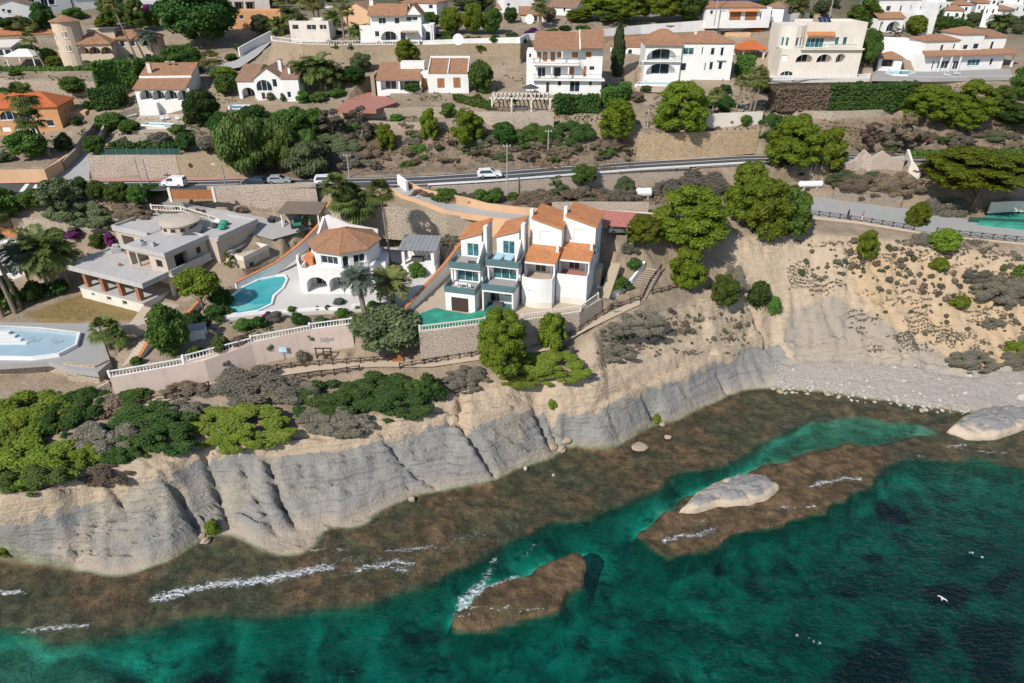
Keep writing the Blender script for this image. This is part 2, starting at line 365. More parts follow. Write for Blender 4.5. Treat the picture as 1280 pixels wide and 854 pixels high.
# behind the two houses: stone wall under the driveway
STW=[(395,286,20.6),(450,292,20.8),(500,297,20.6),(560,299,20.4),(592,296,20.4)]
W2(STW,[23.9,25.4,26.2,24.7,24.1])
W2([(592,296,20.4),(640,296,21.6),(700,296,21.8),(745,300,22.2)],[24.0,23.9,23.8,23.6])
L([(765,302,23.4),(790,300,23.4),(830,300,22.0)])
DRA=[(488,236,27.9),(505,246,27.0),(540,258,26.0),(560,266,24.9),(590,270,24.4),(640,277,24.0),(700,281,23.9),(760,282,23.7),(800,285,23.6)]
DRB=[(508,233,27.9),(530,244,27.0),(565,254,25.9),(585,258,25.2),(610,263,24.8),(650,268,24.3),(705,270,24.1),(765,270,23.9),(800,272,23.7)]
L(DRA);L(DRB)
L([(545,249,26.4),(600,255,25.5),(690,257,24.8),(800,255,24.5),(880,258,24.2)])
W2([(540,246,26.3),(612,246,25.5),(700,243,24.8),(800,236,24.4),(860,228,25.0)],27.95)
# main road
RF=[(-400,262,28),(-60,248,28),(60,243,28),(130,241,28),(200,239,28),(260,238,28),(330,236,28),(400,235,28),(470,234,28),(530,233,28),(612,228,28),(700,221,28),(800,213,28),(930,205,28),(1060,202,28),(1280,202,28),(1700,206,28)]
RB=[(-400,240,28),(-60,231,28),(60,229,28),(130,228,28),(200,227,28),(260,226,28),(330,224,28),(400,223.5,28),(470,222,28),(530,220,28),(612,215,28),(700,208,28),(800,201.5,28),(930,194,28),(1060,192,28),(1280,192,28),(1700,195,28)]
L(RF);L(RB)
L([(930,212,26.9),(1060,209,26.8),(1280,210,26)])
L([(900,232,25.4),(960,228,25.2)])
# below the road, left
W2([(262,250,26.2),(330,261,24.2),(400,270,22.5),(425,264,23.2)],27.9)
L([(190,246,27.6),(215,250,26.6),(250,258,25.6),(300,272,24.4),(350,286,22.6),(390,288,21.5)])
L([(190,258,24.8),(215,262,24.6),(290,286,22.8),(320,305,21.0),(360,306,19.5)])
L([(0,250,27),(100,246,27),(170,246,27)])
W2([(-200,295,21.5),(20,290,21.8),(90,291,21.8),(150,290,21.8),(190,283,22.4)],[24.3,24.3,24.3,24.3,24.6])
L([(-200,325,18),(0,325,18.2),(60,315,19),(130,310,19.5)])
L([(-600,480,12),(-600,400,14.5),(-600,300,20)]);L([(-700,240,28),(-700,200,32),(-700,130,40),(-700,60,46)])
# above the road: stone walls, banks
W2([(117,223,28.1),(160,222.6,28.1),(226,222,28.1),(290,221,28.1),(300,221,28.1)],[32.3,32.3,32.3,32.0,31.5])
SR1=[(62,230,28),(80,215,28.6),(95,200,29.6),(104,185,30.8),(118,165,32.4),(130,150,33.6),(165,138,34.6)]
SR2=[(112,230,28),(112,215,28.6),(118,200,29.6),(122,185,30.8),(130,165,32.4),(140,152,33.6),(172,144,34.6)]
L(SR1);L(SR2)
W2([(-60,230,28.2),(0,229,28.2),(60,226,28.4),(78,213,29),(92,199,29.8)],[30.5,30.5,30.5,30.8,31.2])
L([(-100,165,31.6),(0,168,31.6),(50,168,31.6),(90,165,32.5),(100,150,33.5)])
W2([(-150,128,35.6),(0,127,35.6),(60,127,35.8),(125,126,36),(160,118,36.6)],[40.2,40.2,40.2,40.0,38.5])
L([(120,180,33.0),(180,176,33.2),(240,180,33.0),(280,190,32.5)])
L([(165,160,34.0),(210,158,34.2),(250,152,34.4),(270,150,34.4)])
L([(300,212,28.6),(400,211,28.5),(500,208,28.6),(640,205,28.7),(790,196,28.6)])
L([(300,185,31.5),(380,190,31.0),(450,180,31.6),(500,180,31.8),(640,178,32),(780,178,31.5)])
W2([(796,198.5,28.6),(850,196,28.6),(900,193,28.6),(945,189,28.8)],[33.2,33.4,33.2,33.0])
L([(300,140,36.0),(380,135,36.8),(420,137,36.6),(470,137,36.6),(520,142,36.0),(580,142,36.0),(640,140,36)])
L([(480,165,33.5),(540,168,33.4),(600,165,33.6)])
L([(290,132,36.5),(380,128,37.0),(420,130,37)])
L([(420,128,37.4),(470,119,38.0),(590,118,38.0),(650,118,38.0),(752,118,38.0)])
L([(610,152,34.6),(690,150,34.8),(690,135,37)])
L([(700,160,33.8),(760,165,33.2),(800,162,33.6),(870,165,33.4),(960,156,34)])
L([(690,128,37),(760,128,37),(800,110,38.4),(910,105,38.8),(950,118,37.6)])
L([(800,150,34.8),(900,150,34.8),(960,140,35.6)])
L([(760,97,39.4),(915,95,39.6)]);L([(955,91,39.6),(1080,91,39.4),(1100,90,39.0),(1270,90,38.8),(1500,95,38)])
L([(940,107,37.0),(1000,106,36.9),(1050,105,36.9),(1090,105,36.9),(1120,106,37.2),(1210,107,37.2),(1270,105,37.3)])
W2([(990,148,34.2),(1040,150,34.2),(1100,146,34.6),(1112,142,35)],[35.8,35.8,36,36])
L([(960,122,36.4),(1030,120,36.2),(1140,120,36.2),(1270,118,36.2)])
L([(990,135,36),(1140,138,35.6),(1270,140,35.4),(1500,140,35)])
L([(960,178,30.5),(1060,180,30.2),(1160,178,30.4),(1280,172,30.8),(1500,175,30.5)])
# long stone wall of the upper terrace
UPW=[(343,72,43.2),(380,78,42.8),(430,80,42.5),(480,80,42.4),(530,80,42.4),(590,79,42.4),(650,79,42.4)]
W2(UPW,[46.8,46.6,46.4,46.4,46.4,46.6,46.6])
W2([(650,79,42.4),(660,72,42.6),(750,62,43.5),(800,53,44.5),(880,46,45.2),(960,40,46.0),(1010,30,47)],[46.6,46.8,47.0,47.6,48.2,48.8,49.2])
L([(290,90,40.5),(320,72,42.6),(343,60,44.2),(360,48,45.5)])
L([(150,90,40.6),(250,92,40.4),(300,100,39.4)])
L([(0,84,41.2),(110,86,41.0),(190,84,41)])
L([(0,72,42.6),(40,70,42.8)]);L([(200,66,43.0),(300,62,43.6),(320,58,44)])
L([(0,50,45),(60,48,45),(190,45,45.4),(300,40,46)])
L([(0,25,48.2),(100,20,48.8),(320,22,48.8),(480,22,49),(640,30,48.4),(720,30,48.6),(880,25,49.2),(1000,22,49.4)])
L([(480,53,46.5),(560,52,46.6),(640,47,47)])
L([(1095,62,43.2),(1160,60,43.0)]);L([(1095,40,45.5),(1180,42,44)])
L([(1160,70,41.2),(1280,72,40.6),(1500,75,40)])
L([(1190,45,42.8),(1290,42,43),(1500,45,43)]);L([(1190,15,45.5),(1290,12,45.8),(1500,12,46)])
L([(1050,15,49),(1100,12,49)])
for x,y,z in[(-900,230,50),(-600,230,50),(-300,230,50.5),(-100,232,51),(0,235,51.6),(100,235,52),(-900,320,54),(-300,320,55),(0,320,55),(150,320,54),(260,380,50),(400,400,50),(-900,600,70),(-300,600,72),(0,600,72),(300,600,66),(500,600,60),(900,600,60),(900,300,45),(-900,1200,110),(0,1200,110),(900,1200,105),(-900,30,-4),(900,30,-4),(0,20,-4),(-900,60,0),(900,75,0),(-900,150,32),(900,150,28),(900,200,36),(-900,100,14),(900,110,18)]:
    CTRL.append(Vector((x,y,z)))

# ------------------------------------------------------------------ triangulate, sample on a tensor grid
gx=np.concatenate([-125-np.cumsum(1.0*1.13**np.arange(1,34))[::-1],np.arange(-125,125.01,0.42),125+np.cumsum(1.0*1.13**np.arange(1,34))])
gy=np.concatenate([[20,26,31,35],np.arange(38,56,0.5),np.arange(56,106,0.26),np.arange(106,150,0.4),150+np.cumsum(0.45*1.055**np.arange(0,85))])
gx=gx[(gx>-890)&(gx<890)];gy=gy[gy<1150]
cp=np.array([(v.x,v.y)for v in CTRL])
ov,oe,of,ovi,_,_=delaunay_2d_cdt([Vector(c)for c in cp.tolist()],[],[],0,1e-4)
TV=np.array([(v.x,v.y)for v in ov]);TZ=np.array([CTRL[i[0]].z for i in ovi])
H=np.full((len(gy),len(gx)),np.nan)
for f in of:
    (x0,y0),(x1,y1),(x2,y2)=TV[f[0]],TV[f[1]],TV[f[2]]
    i0,i1=np.searchsorted(gx,min(x0,x1,x2)-1e-6),np.searchsorted(gx,max(x0,x1,x2)+1e-6)
    j0,j1=np.searchsorted(gy,min(y0,y1,y2)-1e-6),np.searchsorted(gy,max(y0,y1,y2)+1e-6)
    if i1<=i0 or j1<=j0:continue
    det=(y1-y2)*(x0-x2)+(x2-x1)*(y0-y2)
    if abs(det)<1e-12:continue
    xx,yy=np.meshgrid(gx[i0:i1],gy[j0:j1])
    a=((y1-y2)*(xx-x2)+(x2-x1)*(yy-y2))/det;b=((y2-y0)*(xx-x2)+(x0-x2)*(yy-y2))/det;c=1-a-b
    ok=(a>-1e-6)&(b>-1e-6)&(c>-1e-6)
    s=H[j0:j1,i0:i1];s[ok]=(a*TZ[f[0]]+b*TZ[f[1]]+c*TZ[f[2]])[ok]
H=np.where(np.isnan(H),0,H)
GX,GY=np.meshgrid(gx,gy)
H0=H.copy()
def hgt(x,y,A=None):
    A=H if A is None else A
    i=int(np.clip(np.searchsorted(gx,x)-1,0,len(gx)-2));j=int(np.clip(np.searchsorted(gy,y)-1,0,len(gy)-2))
    u=(x-gx[i])/(gx[i+1]-gx[i]);v=(y-gy[j])/(gy[j+1]-gy[j])
    return float((A[j,i]*(1-u)+A[j,i+1]*u)*(1-v)+(A[j+1,i]*(1-u)+A[j+1,i+1]*u)*v)
def G(px,py):
    """the ground point seen at a pixel of the photograph"""
    dx,dy,dz=(px-640)/FPX,CP+(427-py)/FPX*SP,-SP+(427-py)/FPX*CP
    t,prev=40.0,40.0
    while t<900:
        x,y,z=dx*t,dy*t,CAMZ+dz*t
        if z<hgt(x,y):
            lo,hi=prev,t
            for _ in range(12):
                m=(lo+hi)/2
                if CAMZ+dz*m<hgt(dx*m,dy*m):hi=m
                else:lo=m
            x,y=dx*hi,dy*hi;return Vector((x,y,hgt(x,y)))
        prev=t;t+=0.5 if t<200 else 2.0
    return Vector((dx*t,dy*t,hgt(dx*t,dy*t)))
PXg,PYg=pix(GX,GY,H)
def blur(A,n):
    for _ in range(n):
        A=(np.roll(A,1,0)+np.roll(A,-1,0)+2*A)/4;A=(np.roll(A,1,1)+np.roll(A,-1,1)+2*A)/4
    return A
# sea and reef (pixels on the water plane)
PX0,PY0=pix(GX,GY,0*GX)
sea=inpoly(PX0,PY0,[(x,y)for x,y in FOOT]+[(2400,540),(2400,2400),(-2400,2400),(-2400,690)])|(GY<40)
REEF=[[(-700,480),(2100,300),(2100,600),(1290,585),(1230,575),(1150,582),(1105,590),(1090,612),(1040,637),(980,656),(920,672),(870,690),(820,692),(795,667),(820,645),(850,625),(890,600),(940,585),(985,575),(1050,556),(1095,560),(1130,545),(1190,540),(1150,528),(1080,522),(1040,522),(1000,535),(960,552),(925,572),(890,582),(850,592),(825,612),(760,640),(700,655),(660,668),(630,682),(590,700),(560,715),(525,735),(480,748),(430,762),(330,772),(250,766),(180,790),(110,803),(60,800),(0,785),(-200,780),(-700,770)],
        [(558,785),(572,765),(600,737),(640,718),(680,705),(715,688),(735,688),(733,735),(700,762),(640,782),(575,798)]]
jx=PX0+26*(fbm(GX*0.45,GY*0.45,5,5)-0.5)*2;jy=PY0+17*(fbm(GX*0.45,GY*0.45,5,9)-0.5)*2
reef=np.zeros_like(sea)
for p in REEF:reef|=inpoly(jx,jy,p)
SHAL=[(1000,500),(1190,515),(1195,540),(1130,548),(1090,562),(1040,560),(985,575),(945,585),(960,552),(1000,535)]
shal=inpoly(jx,jy,SHAL)
rb=blur((reef|~sea).astype(float),26);isl=inpoly(jx,jy,REEF[1])|inpoly(jx,jy,[(790,668),(820,645),(850,625),(890,600),(940,585),(985,572),(1060,552),(1110,560),(1095,610),(1040,637),(980,658),(920,673),(870,692),(820,694)]);rb=np.maximum(np.where(blur(isl.astype(float),30)>.02,0,rb),blur(isl.astype(float),7));rb=np.where(blur(isl.astype(float),30)>.02,np.maximum(rb,blur((reef|~sea).astype(float),12)),rb);rb2=blur((reef&sea).astype(float),90)
bottom=-1.9-2.0*np.clip(1-rb2*1.6,0,1)-1.4*(fbm(GX*0.16,GY*0.16,3,21)-0.3)
bottom=np.where(shal,-0.75-0.5*fbm(GX*.5,GY*.5,3,3),bottom);bottom=bottom-1.6*np.clip((PX0-880)/400,0,1)*np.clip((PY0-600)/80,0,1);MURK=inpoly(jx,jy,[(-300,790),(60,800),(130,822),(170,850),(150,920),(-300,920)]);bottom=np.where(MURK,-.85-.5*fbm(GX*.5,GY*.5,3,3),bottom)
bottom=blur(bottom,10)
bottom+=0.9*(fbm(GX*0.55,GY*0.55,4,33)-0.5)
rough=(fbm(GX*0.9,GY*0.9,5,41)-0.5)*0.5+(fbm(GX*0.2,GY*0.2,3,43)-0.5)*0.45
reefz=np.minimum(-0.13+rough*0.95,0.25)
isl=inpoly(PX0,PY0,REEF[1]);reefz=np.where(blur(isl.astype(float),3)>0.5,reefz+1.1*fbm(GX*.6,GY*.6,4,2)-.05,reefz)
reefz=np.where(inpoly(PX0,PY0,[(800,670),(850,625),(940,590),(1060,555),(1110,560),(1090,610),(980,655),(860,690)]),reefz+0.24,reefz)
w=np.clip((rb-0.12)/0.62,0,1);w=w*w*(3-2*w)
seaz=bottom*(1-w)+reefz*w
seaz=np.minimum(seaz,0.9)
# rock relief on the cliffs and slopes
CLIFF=[(-700,640),(0,622),(60,612),(100,590),(205,575),(250,553),(300,560),(400,545),(500,527),(560,500),(640,470),(690,470),(740,425),(800,392),(880,372),(905,360),(915,305),(1000,300),(1130,330),(1290,345),(2000,380),(2000,470),(1290,460),(1210,470),(1100,462),(1000,470),(960,484),(2100,540),(-700,690)]
land_cliff=inpoly(PXg,PYg,[(-700,600),(0,600),(60,600),(100,585),(205,570),(250,548),(330,545),(420,530),(500,515),(560,495),(640,468),(690,468),(735,425),(770,398),(870,378),(905,350),(905,300),(1000,288),(1130,302),(1290,322),(2000,370),(2000,470),(1290,458),(1210,470),(1100,455),(1000,450),(965,470),(960,484)]+[p for p in FOOT[::-1]if p[0]<960])
lc=blur(land_cliff.astype(float),6)*(~sea)
dirx,diry=0.93,0.36
along=GX*dirx+GY*diry;across=-GX*diry+GY*dirx
ridg=1-np.abs(2*fbm(along*0.14+0.5*fbm(GX*.3,GY*.3,2,7),H*0.25+across*0.05,4,61)-1)
n1=fbm(GX*0.22,GY*0.22,5,71)-0.5
strata=np.sin((H*1.9+1.6*fbm(GX*.12,GY*.12,3,8)*4))*0.10
bed=(H+0.05*along)*0.95+1.1*(fbm(along*.07,across*.1,4,83)-.5);saw=bed-np.floor(bed);led=np.where(saw<.72,saw/.72,(1-saw)/.28)-.5
ledm=np.clip((fbm(along*.05,H*.3,3,87)-.38)*5,0,1)
blk=np.floor(along*.22+.8*fbm(GX*.3,GY*.3,3,93));jog=(_h(blk,np.floor(bed*.5),97)-.5)
rel=lc*(0.40*n1+0.22*(ridg-0.6)+strata*0.5+.8*led*ledm+.7*jog*ledm+0.55*(fbm(GX*1.1,GY*1.1,4,77)-0.5))
edge=np.clip(blur(sea.astype(float),10)*2,0,1)
gq=inpoly(PXg+26*(fbm(GX*.5,GY*.5,4,111)-.5),PYg+18*(fbm(GX*.5,GY*.5,4,113)-.5),[(-700,655),(0,648),(60,640),(130,622),(200,598),(262,570),(340,562),(420,556),(480,548),(560,524),(575,536),(640,520),(680,508),(700,514),(740,511),(780,500),(800,488),(860,472),(900,452),(940,434),(965,430),(1000,452),(960,490),(640,600),(200,740),(-700,740)])
H=H+rel*(1-0.6*edge)-.6*blur(gq.astype(float),1)*lc
# fissures that cut the cliff face (two pixels on the face each)
CRK=[[(205,590),(222,612),(236,640),(250,664)],[(255,566),(270,610),(284,652)],[(335,575),(350,622),(380,672)],[(668,508),(676,530),(690,560)],[(684,505),(692,530),(700,555)],[(806,497),(815,515),(822,527)],[(575,498),(573,522),(600,560),(618,590)],[(898,468),(905,480),(912,492)],[(925,350),(945,400),(965,440),(985,455)]]
for q in CRK:
    wpt=[G(*c)for c in q]
    for a,b in zip(wpt[:-1],wpt[1:]):
        d=b-a;l2=max(d.x*d.x+d.y*d.y,1e-6)
        t=np.clip(((GX-a.x)*d.x+(GY-a.y)*d.y)/l2,0,1);dist=np.hypot(GX-a.x-t*d.x,GY-a.y-t*d.y)
        H=H-np.where(sea,0,1.7*np.exp(-(dist/0.42)**2))
for wd__,dp,q in[(.3,.8,[(130,600),(148,622),(160,645)]),(.3,.7,[(40,640),(120,650),(200,640)]),(.3,.9,[(300,575),(322,620),(345,665)]),(.25,.8,[(430,560),(433,578)]),(.25,.6,[(395,590),(420,600),(440,612)]),(.25,.6,[(470,575),(520,568),(560,572)]),(.3,.9,[(478,542),(492,560),(520,590),(545,608)]),(.3,.7,[(620,535),(660,556),(690,566)]),(.4,1.0,[(690,509),(720,508),(745,503),(790,478),(850,452),(935,414)]),(.35,1.0,[(560,522),(578,505),(568,482),(580,470)]),(.25,.7,[(850,480),(866,500)]),(.25,.7,[(760,512),(775,545)]),(.3,.7,[(740,470),(765,448),(800,425)]),(.3,.7,[(10,670),(90,682),(170,690)]),(.25,.6,[(330,600),(400,606),(470,596)]),(.25,.6,[(1010,330),(1060,352),(1110,380)]),(.25,.6,[(1100,330),(1130,370),(1170,400)]),(.25,.6,[(1060,400),(1120,430),(1180,452)])]:
    wpt=[G(*c)for c in q]
    for a,b in zip(wpt[:-1],wpt[1:]):
        d=b-a;jxx=GX+.8*(fbm(GX*.9,GY*.9,3,401)-.5);jyy=GY+.8*(fbm(GX*.9,GY*.9,3,403)-.5);t=np.clip(((jxx-a.x)*d.x+(jyy-a.y)*d.y)/max(d.x*d.x+d.y*d.y,1e-6),0,1);H=H-np.where(sea,0,dp*np.exp(-(np.hypot(jxx-a.x-t*d.x,jyy-a.y-t*d.y)/wd__)**2))
bay=np.clip((PXg-950)/60,0,1)*lc;gul=np.abs(2*fbm(GX*.33+.35*fbm(GX*.2,GY*.2,3,411)*4,GY*.07,4,413)-1);H=H-bay*.9*np.clip(.35-gul,0,1)*2.2
oth=(1-np.clip(lc*3,0,1))*(~sea)
H=H+oth*0.10*(fbm(GX*0.8,GY*0.8,3,91)-0.5)
ss=blur(sea.astype(float),16);ft=np.clip((ss-.30)/.4,0,1)
H=np.maximum(H,.05)*(1-ft)+np.where(sea,seaz,reefz)*ft;H=H+0
PXg,PYg=pix(GX,GY,H)
# zone attributes (what the ground is made of)
nz=fbm(GX*0.3,GY*0.3,4,101);nf=fbm(GX*1.3,GY*1.3,3,103)
jx=PXg+22*(nz-0.5);jy=PYg+14*(fbm(GX*.35,GY*.35,4,107)-0.5)
greyp=inpoly(jx,jy,[(-700,655),(0,648),(60,640),(130,622),(200,598),(262,570),(340,562),(420,556),(480,548),(560,524),(575,536),(640,520),(680,508),(700,514),(740,511),(780,500),(800,488),(860,472),(900,452),(940,434),(965,430),(1000,452),(960,490),(640,600),(200,740),(-700,740)])
grey2=inpoly(jx,jy,[(985,385),(1040,370),(1100,400),(1160,430),(1200,450),(1180,470),(1000,455),(985,430)])
beach=inpoly(jx,jy,[(975,452),(1100,456),(1210,462),(1275,452),(1300,520),(1200,520),(1000,496),(950,492)])
dry=inpoly(jx,jy,[(290,220),(300,140),(420,138),(500,172),(700,168),(790,175),(800,205),(640,214),(400,222)])|inpoly(jx,jy,[(960,150),(1120,145),(1290,150),(1290,195),(960,195)])|inpoly(jx,jy,[(520,238),(700,233),(905,215),(905,250),(700,262),(540,250)])
warm=inpoly(jx,jy,[(1060,300),(1300,330),(1300,455),(1215,462),(1120,420),(1060,360)])
lawn=inpoly(PXg,PYg,[(32,392),(108,366),(180,392),(168,401),(50,403)])
sealawn=inpoly(jx,jy,[(520,40),(640,35),(720,30),(720,20),(520,20)])
far=np.clip((GY-205)/40,0,1)
ATT={'grey':blur((gq|inpoly(jx,jy,FOOT[3:10]+[(290,600),(0,655)])).astype(float),1),'grey2':blur(grey2.astype(float),3)*0.75,'beach':blur(beach.astype(float),2),'dry':blur(dry.astype(float),3),'warm':blur(warm.astype(float),6),'lawn':blur(lawn.astype(float),1),'green':far,'reef':np.clip(np.maximum(w*1.2,blur((MURK|shal).astype(float),12)*.72),0,1)*np.clip(ft*1.6-.2,0,1),'sea':np.clip(ft*1.6-.2,0,1),
       'rock':lc}
WEED=[[(1060,790),(1100,770),(1150,772),(1160,800),(1130,830),(1080,815)],[(1160,830),(1200,812),(1215,860),(1140,900)],[(1215,745),(1290,735),(1290,860),(1230,800)],[(1245,680),(1290,670),(1290,705),(1260,702)],[(1105,600),(1150,605),(1150,625),(1110,625)],[(1165,750),(1195,750),(1200,780),(1160,785)],[(1000,755),(1025,760),(1020,775),(998,775)],[(885,690),(915,690),(910,702),(890,703)],[(700,775),(740,770),(745,785),(715,785)],[(790,845),(900,830),(960,870),(800,900)],[(190,812),(260,815),(330,845),(220,862)],[(330,810),(380,815),(370,830),(320,826)],[(1050,800),(1075,800),(1110,850),(1060,850)],[(480,760),(560,762),(552,774),(490,772)],[(800,815),(830,805),(845,825),(820,835)],[(1180,690),(1235,700),(1225,725),(1185,715)],[(1060,700),(1090,705),(1085,718),(1062,714)],[(940,700),(965,706),(955,716),(938,712)],[(640,800),(700,806),(690,822),(645,816)],[(560,820),(620,830),(600,846),(562,840)],[(870,745),(905,752),(895,766),(868,758)],[(1090,660),(1125,664),(1118,676),(1092,672)],[(400,800),(450,806),(440,822),(402,816)],[(240,780),(300,785),(290,800),(238,796)]]
jx0=PX0+40*(fbm(GX*.3,GY*.3,5,201)-0.5);jy0=PY0+26*(fbm(GX*.3,GY*.3,5,203)-0.5)
wd_=np.zeros_like(sea)
for p in WEED:wd_|=inpoly(jx0,jy0,p)
ATT['weed']=blur(wd_.astype(float),8)
# ground material
m,t,b=nmat('ground');p=gpos(t)
nb=noise(t,p,0.12,4,0.6);nm_=noise(t,p,0.7,5,0.65);nf_=noise(t,p,4.0,3,0.7)
sepz=N(t,'SeparateXYZ');t.links.new(p,sepz.inputs[0])
strat=noise(t,vscale(t,p,(0.10,0.10,2.6)),1.0,6,0.65,0.6)
soil=mix(t,nm_,(0.30,0.23,0.16),(0.40,0.32,0.24))
soil=mix(t,ramp(t,nb,[(0.4,(0,0,0)),(0.65,(0.7,0.7,0.7))]),soil,(0.19,0.15,0.10))
rock=mix(t,nm_,(0.40,0.31,0.22),(0.55,0.44,0.32))
rock=mix(t,ramp(t,strat,[(0.45,(0,0,0)),(0.7,(0.7,0.7,0.7))]),rock,(0.38,0.29,0.20))
rock=mix(t,ramp(t,nf_,[(0.5,(0,0,0)),(0.8,(0.6,0.6,0.6))]),rock,(0.66,0.56,0.43))
c=mix(t,attr(t,'rock'),soil,rock)
c=mix(t,mth(t,'MULTIPLY',attr(t,'warm'),mth(t,'MULTIPLY',nb,1.1)),c,(0.50,0.35,0.20))
gr=mix(t,strat,(0.20,0.192,0.18),(0.335,0.32,0.298));gr=mix(t,ramp(t,strat,[(.36,(.75,)*3),(.43,(0,0,0))]),gr,(.15,.148,.14))
gr=mix(t,ramp(t,nb,[(0.5,(0,0,0)),(0.72,(0.75,0.75,0.75))]),gr,(0.43,0.36,0.27))
gr=mix(t,ramp(t,noise(t,p,1.8,5,0.7,1.0),[(0.6,(0,0,0)),(0.72,(0.5,0.5,0.5))]),gr,(0.13,0.125,0.12))
gn=mth(t,'ADD',attr(t,'grey'),mth(t,'MULTIPLY',mth(t,'SUBTRACT',nm_,.5),1.3));c=mix(t,ramp(t,gn,[(.42,(0,0,0)),(.58,(1,1,1))]),c,gr);c=mix(t,mth(t,'MULTIPLY',ramp(t,mth(t,'ADD',attr(t,'grey2'),mth(t,'MULTIPLY',mth(t,'SUBTRACT',nm_,.5),.9)),[(.3,(0,0,0)),(.6,(1,1,1))]),.6),c,gr)
# pale salt line and damp foot of the cliff
foot=mth(t,'MULTIPLY',ramp(t,mth(t,'ADD',sepz.outputs[2],mth(t,'MULTIPLY',nm_,1.2)),[(0.0,(0,0,0)),(0.9,(0,0,0)),(1.0,(1,1,1))]),1)
cl=mth(t,'SUBTRACT',1.0,mth(t,'DIVIDE',mth(t,'ADD',sepz.outputs[2],mth(t,'MULTIPLY',nm_,0.9)),2.2),clamp=True)
c=mix(t,mth(t,'MULTIPLY',cl,0.85),c,(0.43,0.34,0.25))
v=N(t,'TexVoronoi');v.inputs['Scale'].default_value=2.4;t.links.new(p,v.inputs['Vector'])
peb=mix(t,v.outputs['Color'],(0.26,0.235,0.21),(0.42,0.39,0.35));peb=mix(t,nm_,peb,(0.36,0.32,0.28))
c=mix(t,attr(t,'beach'),c,peb)
dg=mix(t,nf_,(0.17,0.12,0.085),(0.32,0.245,0.175));dg=mix(t,ramp(t,nm_,[(0.45,(0,0,0)),(0.62,(0.85,0.85,0.85))]),dg,(0.12,0.105,0.085))
c=mix(t,attr(t,'dry'),c,dg)
c=mix(t,attr(t,'lawn'),c,mix(t,nm_,(0.26,0.17,0.08),(0.20,0.17,0.06)))
c=mix(t,attr(t,'green'),c,mix(t,nm_,(0.05,0.07,0.03),(0.16,0.13,0.08)))
sand=mix(t,ramp(t,noise(t,p,0.22,6,0.66,0.4),[(.34,(0,0,0)),(.68,(1,1,1))]),(0.085,0.145,0.11),(0.70,0.80,0.60))
sand=mix(t,ramp(t,noise(t,vscale(t,p,(1,1.5,1)),0.30,6,0.68,0.3),[(0.50,(0,0,0)),(0.66,(.9,.9,.9))]),sand,(0.05,0.07,0.06))
sand=mix(t,ramp(t,mth(t,'ADD',attr(t,'weed'),mth(t,'MULTIPLY',mth(t,'SUBTRACT',nm_,.5),.9)),[(.15,(0,0,0)),(.7,(1,1,1))]),sand,(0.004,0.008,0.014))
c=mix(t,attr(t,'sea'),c,sand)
rf=mix(t,noise(t,p,2.4,6,0.8),(0.065,0.042,0.022),(0.31,0.205,0.115))
rf=mix(t,ramp(t,nb,[(0.4,(0,0,0)),(0.65,(0.8,0.8,0.8))]),rf,(0.115,0.078,0.045))
rf=mix(t,ramp(t,noise(t,p,0.3,4),[(0.5,(0,0,0)),(0.75,(0.6,0.6,0.6))]),rf,(0.085,0.09,0.03))
rf=mix(t,ramp(t,noise(t,p,0.55,5,.7),[(.42,(.75,)*3),(.6,(0,0,0))]),rf,(.045,.034,.022));rf=mix(t,ramp(t,attr(t,'reef'),[(.55,(.8,)*3),(.98,(0,0,0))]),rf,(.13,.14,.05));c=mix(t,attr(t,'reef'),c,rf)
t.links.new(c,b.inputs['Base Color']);b.inputs['Roughness'].default_value=0.9;b.inputs['Specular IOR Level'].default_value=0.2
cn=noise(t,vscale(t,p,(0.09,0.13,0.30)),1.0,5,0.7,0.2)
crk=ramp(t,mth(t,'ABSOLUTE',mth(t,'SUBTRACT',cn,0.5)),[(0.0,(0,0,0)),(0.022,(1,1,1))])
hh=mth(t,'ADD',mth(t,'MULTIPLY',nm_,0.8),mth(t,'MULTIPLY',nf_,0.25));hh=mth(t,'ADD',hh,mth(t,'MULTIPLY',strat,0.4))
hh=mth(t,'ADD',hh,mth(t,'MULTIPLY',crk,mth(t,'MULTIPLY',attr(t,'rock'),mth(t,'MULTIPLY',ramp(t,nb,[(0.5,(0,0,0)),(0.62,(1,1,1))]),0.16))))
bump(t,b,hh,0.55,1.0)
M['ground']=m
# ground mesh
ny,nx=H.shape
V=np.stack([GX,GY,H],-1).reshape(-1,3)
ii,jj=np.meshgrid(np.arange(nx-1),np.arange(ny-1));a=(jj*nx+ii).ravel()
F=np.stack([a,a+1,a+1+nx,a+nx],1)
gme=npmesh('ground',V,F,M['ground'],True)
for k,A in ATT.items():
    at=gme.attributes.new(k,'FLOAT','POINT');at.data.foreach_set('value',np.clip(A,0,1).astype(np.float32).ravel())
ground_o=link('ground',gme);tag(ground_o,'sloping coastal ground of pale cliffs, dry terraces and reef',kind='structure')

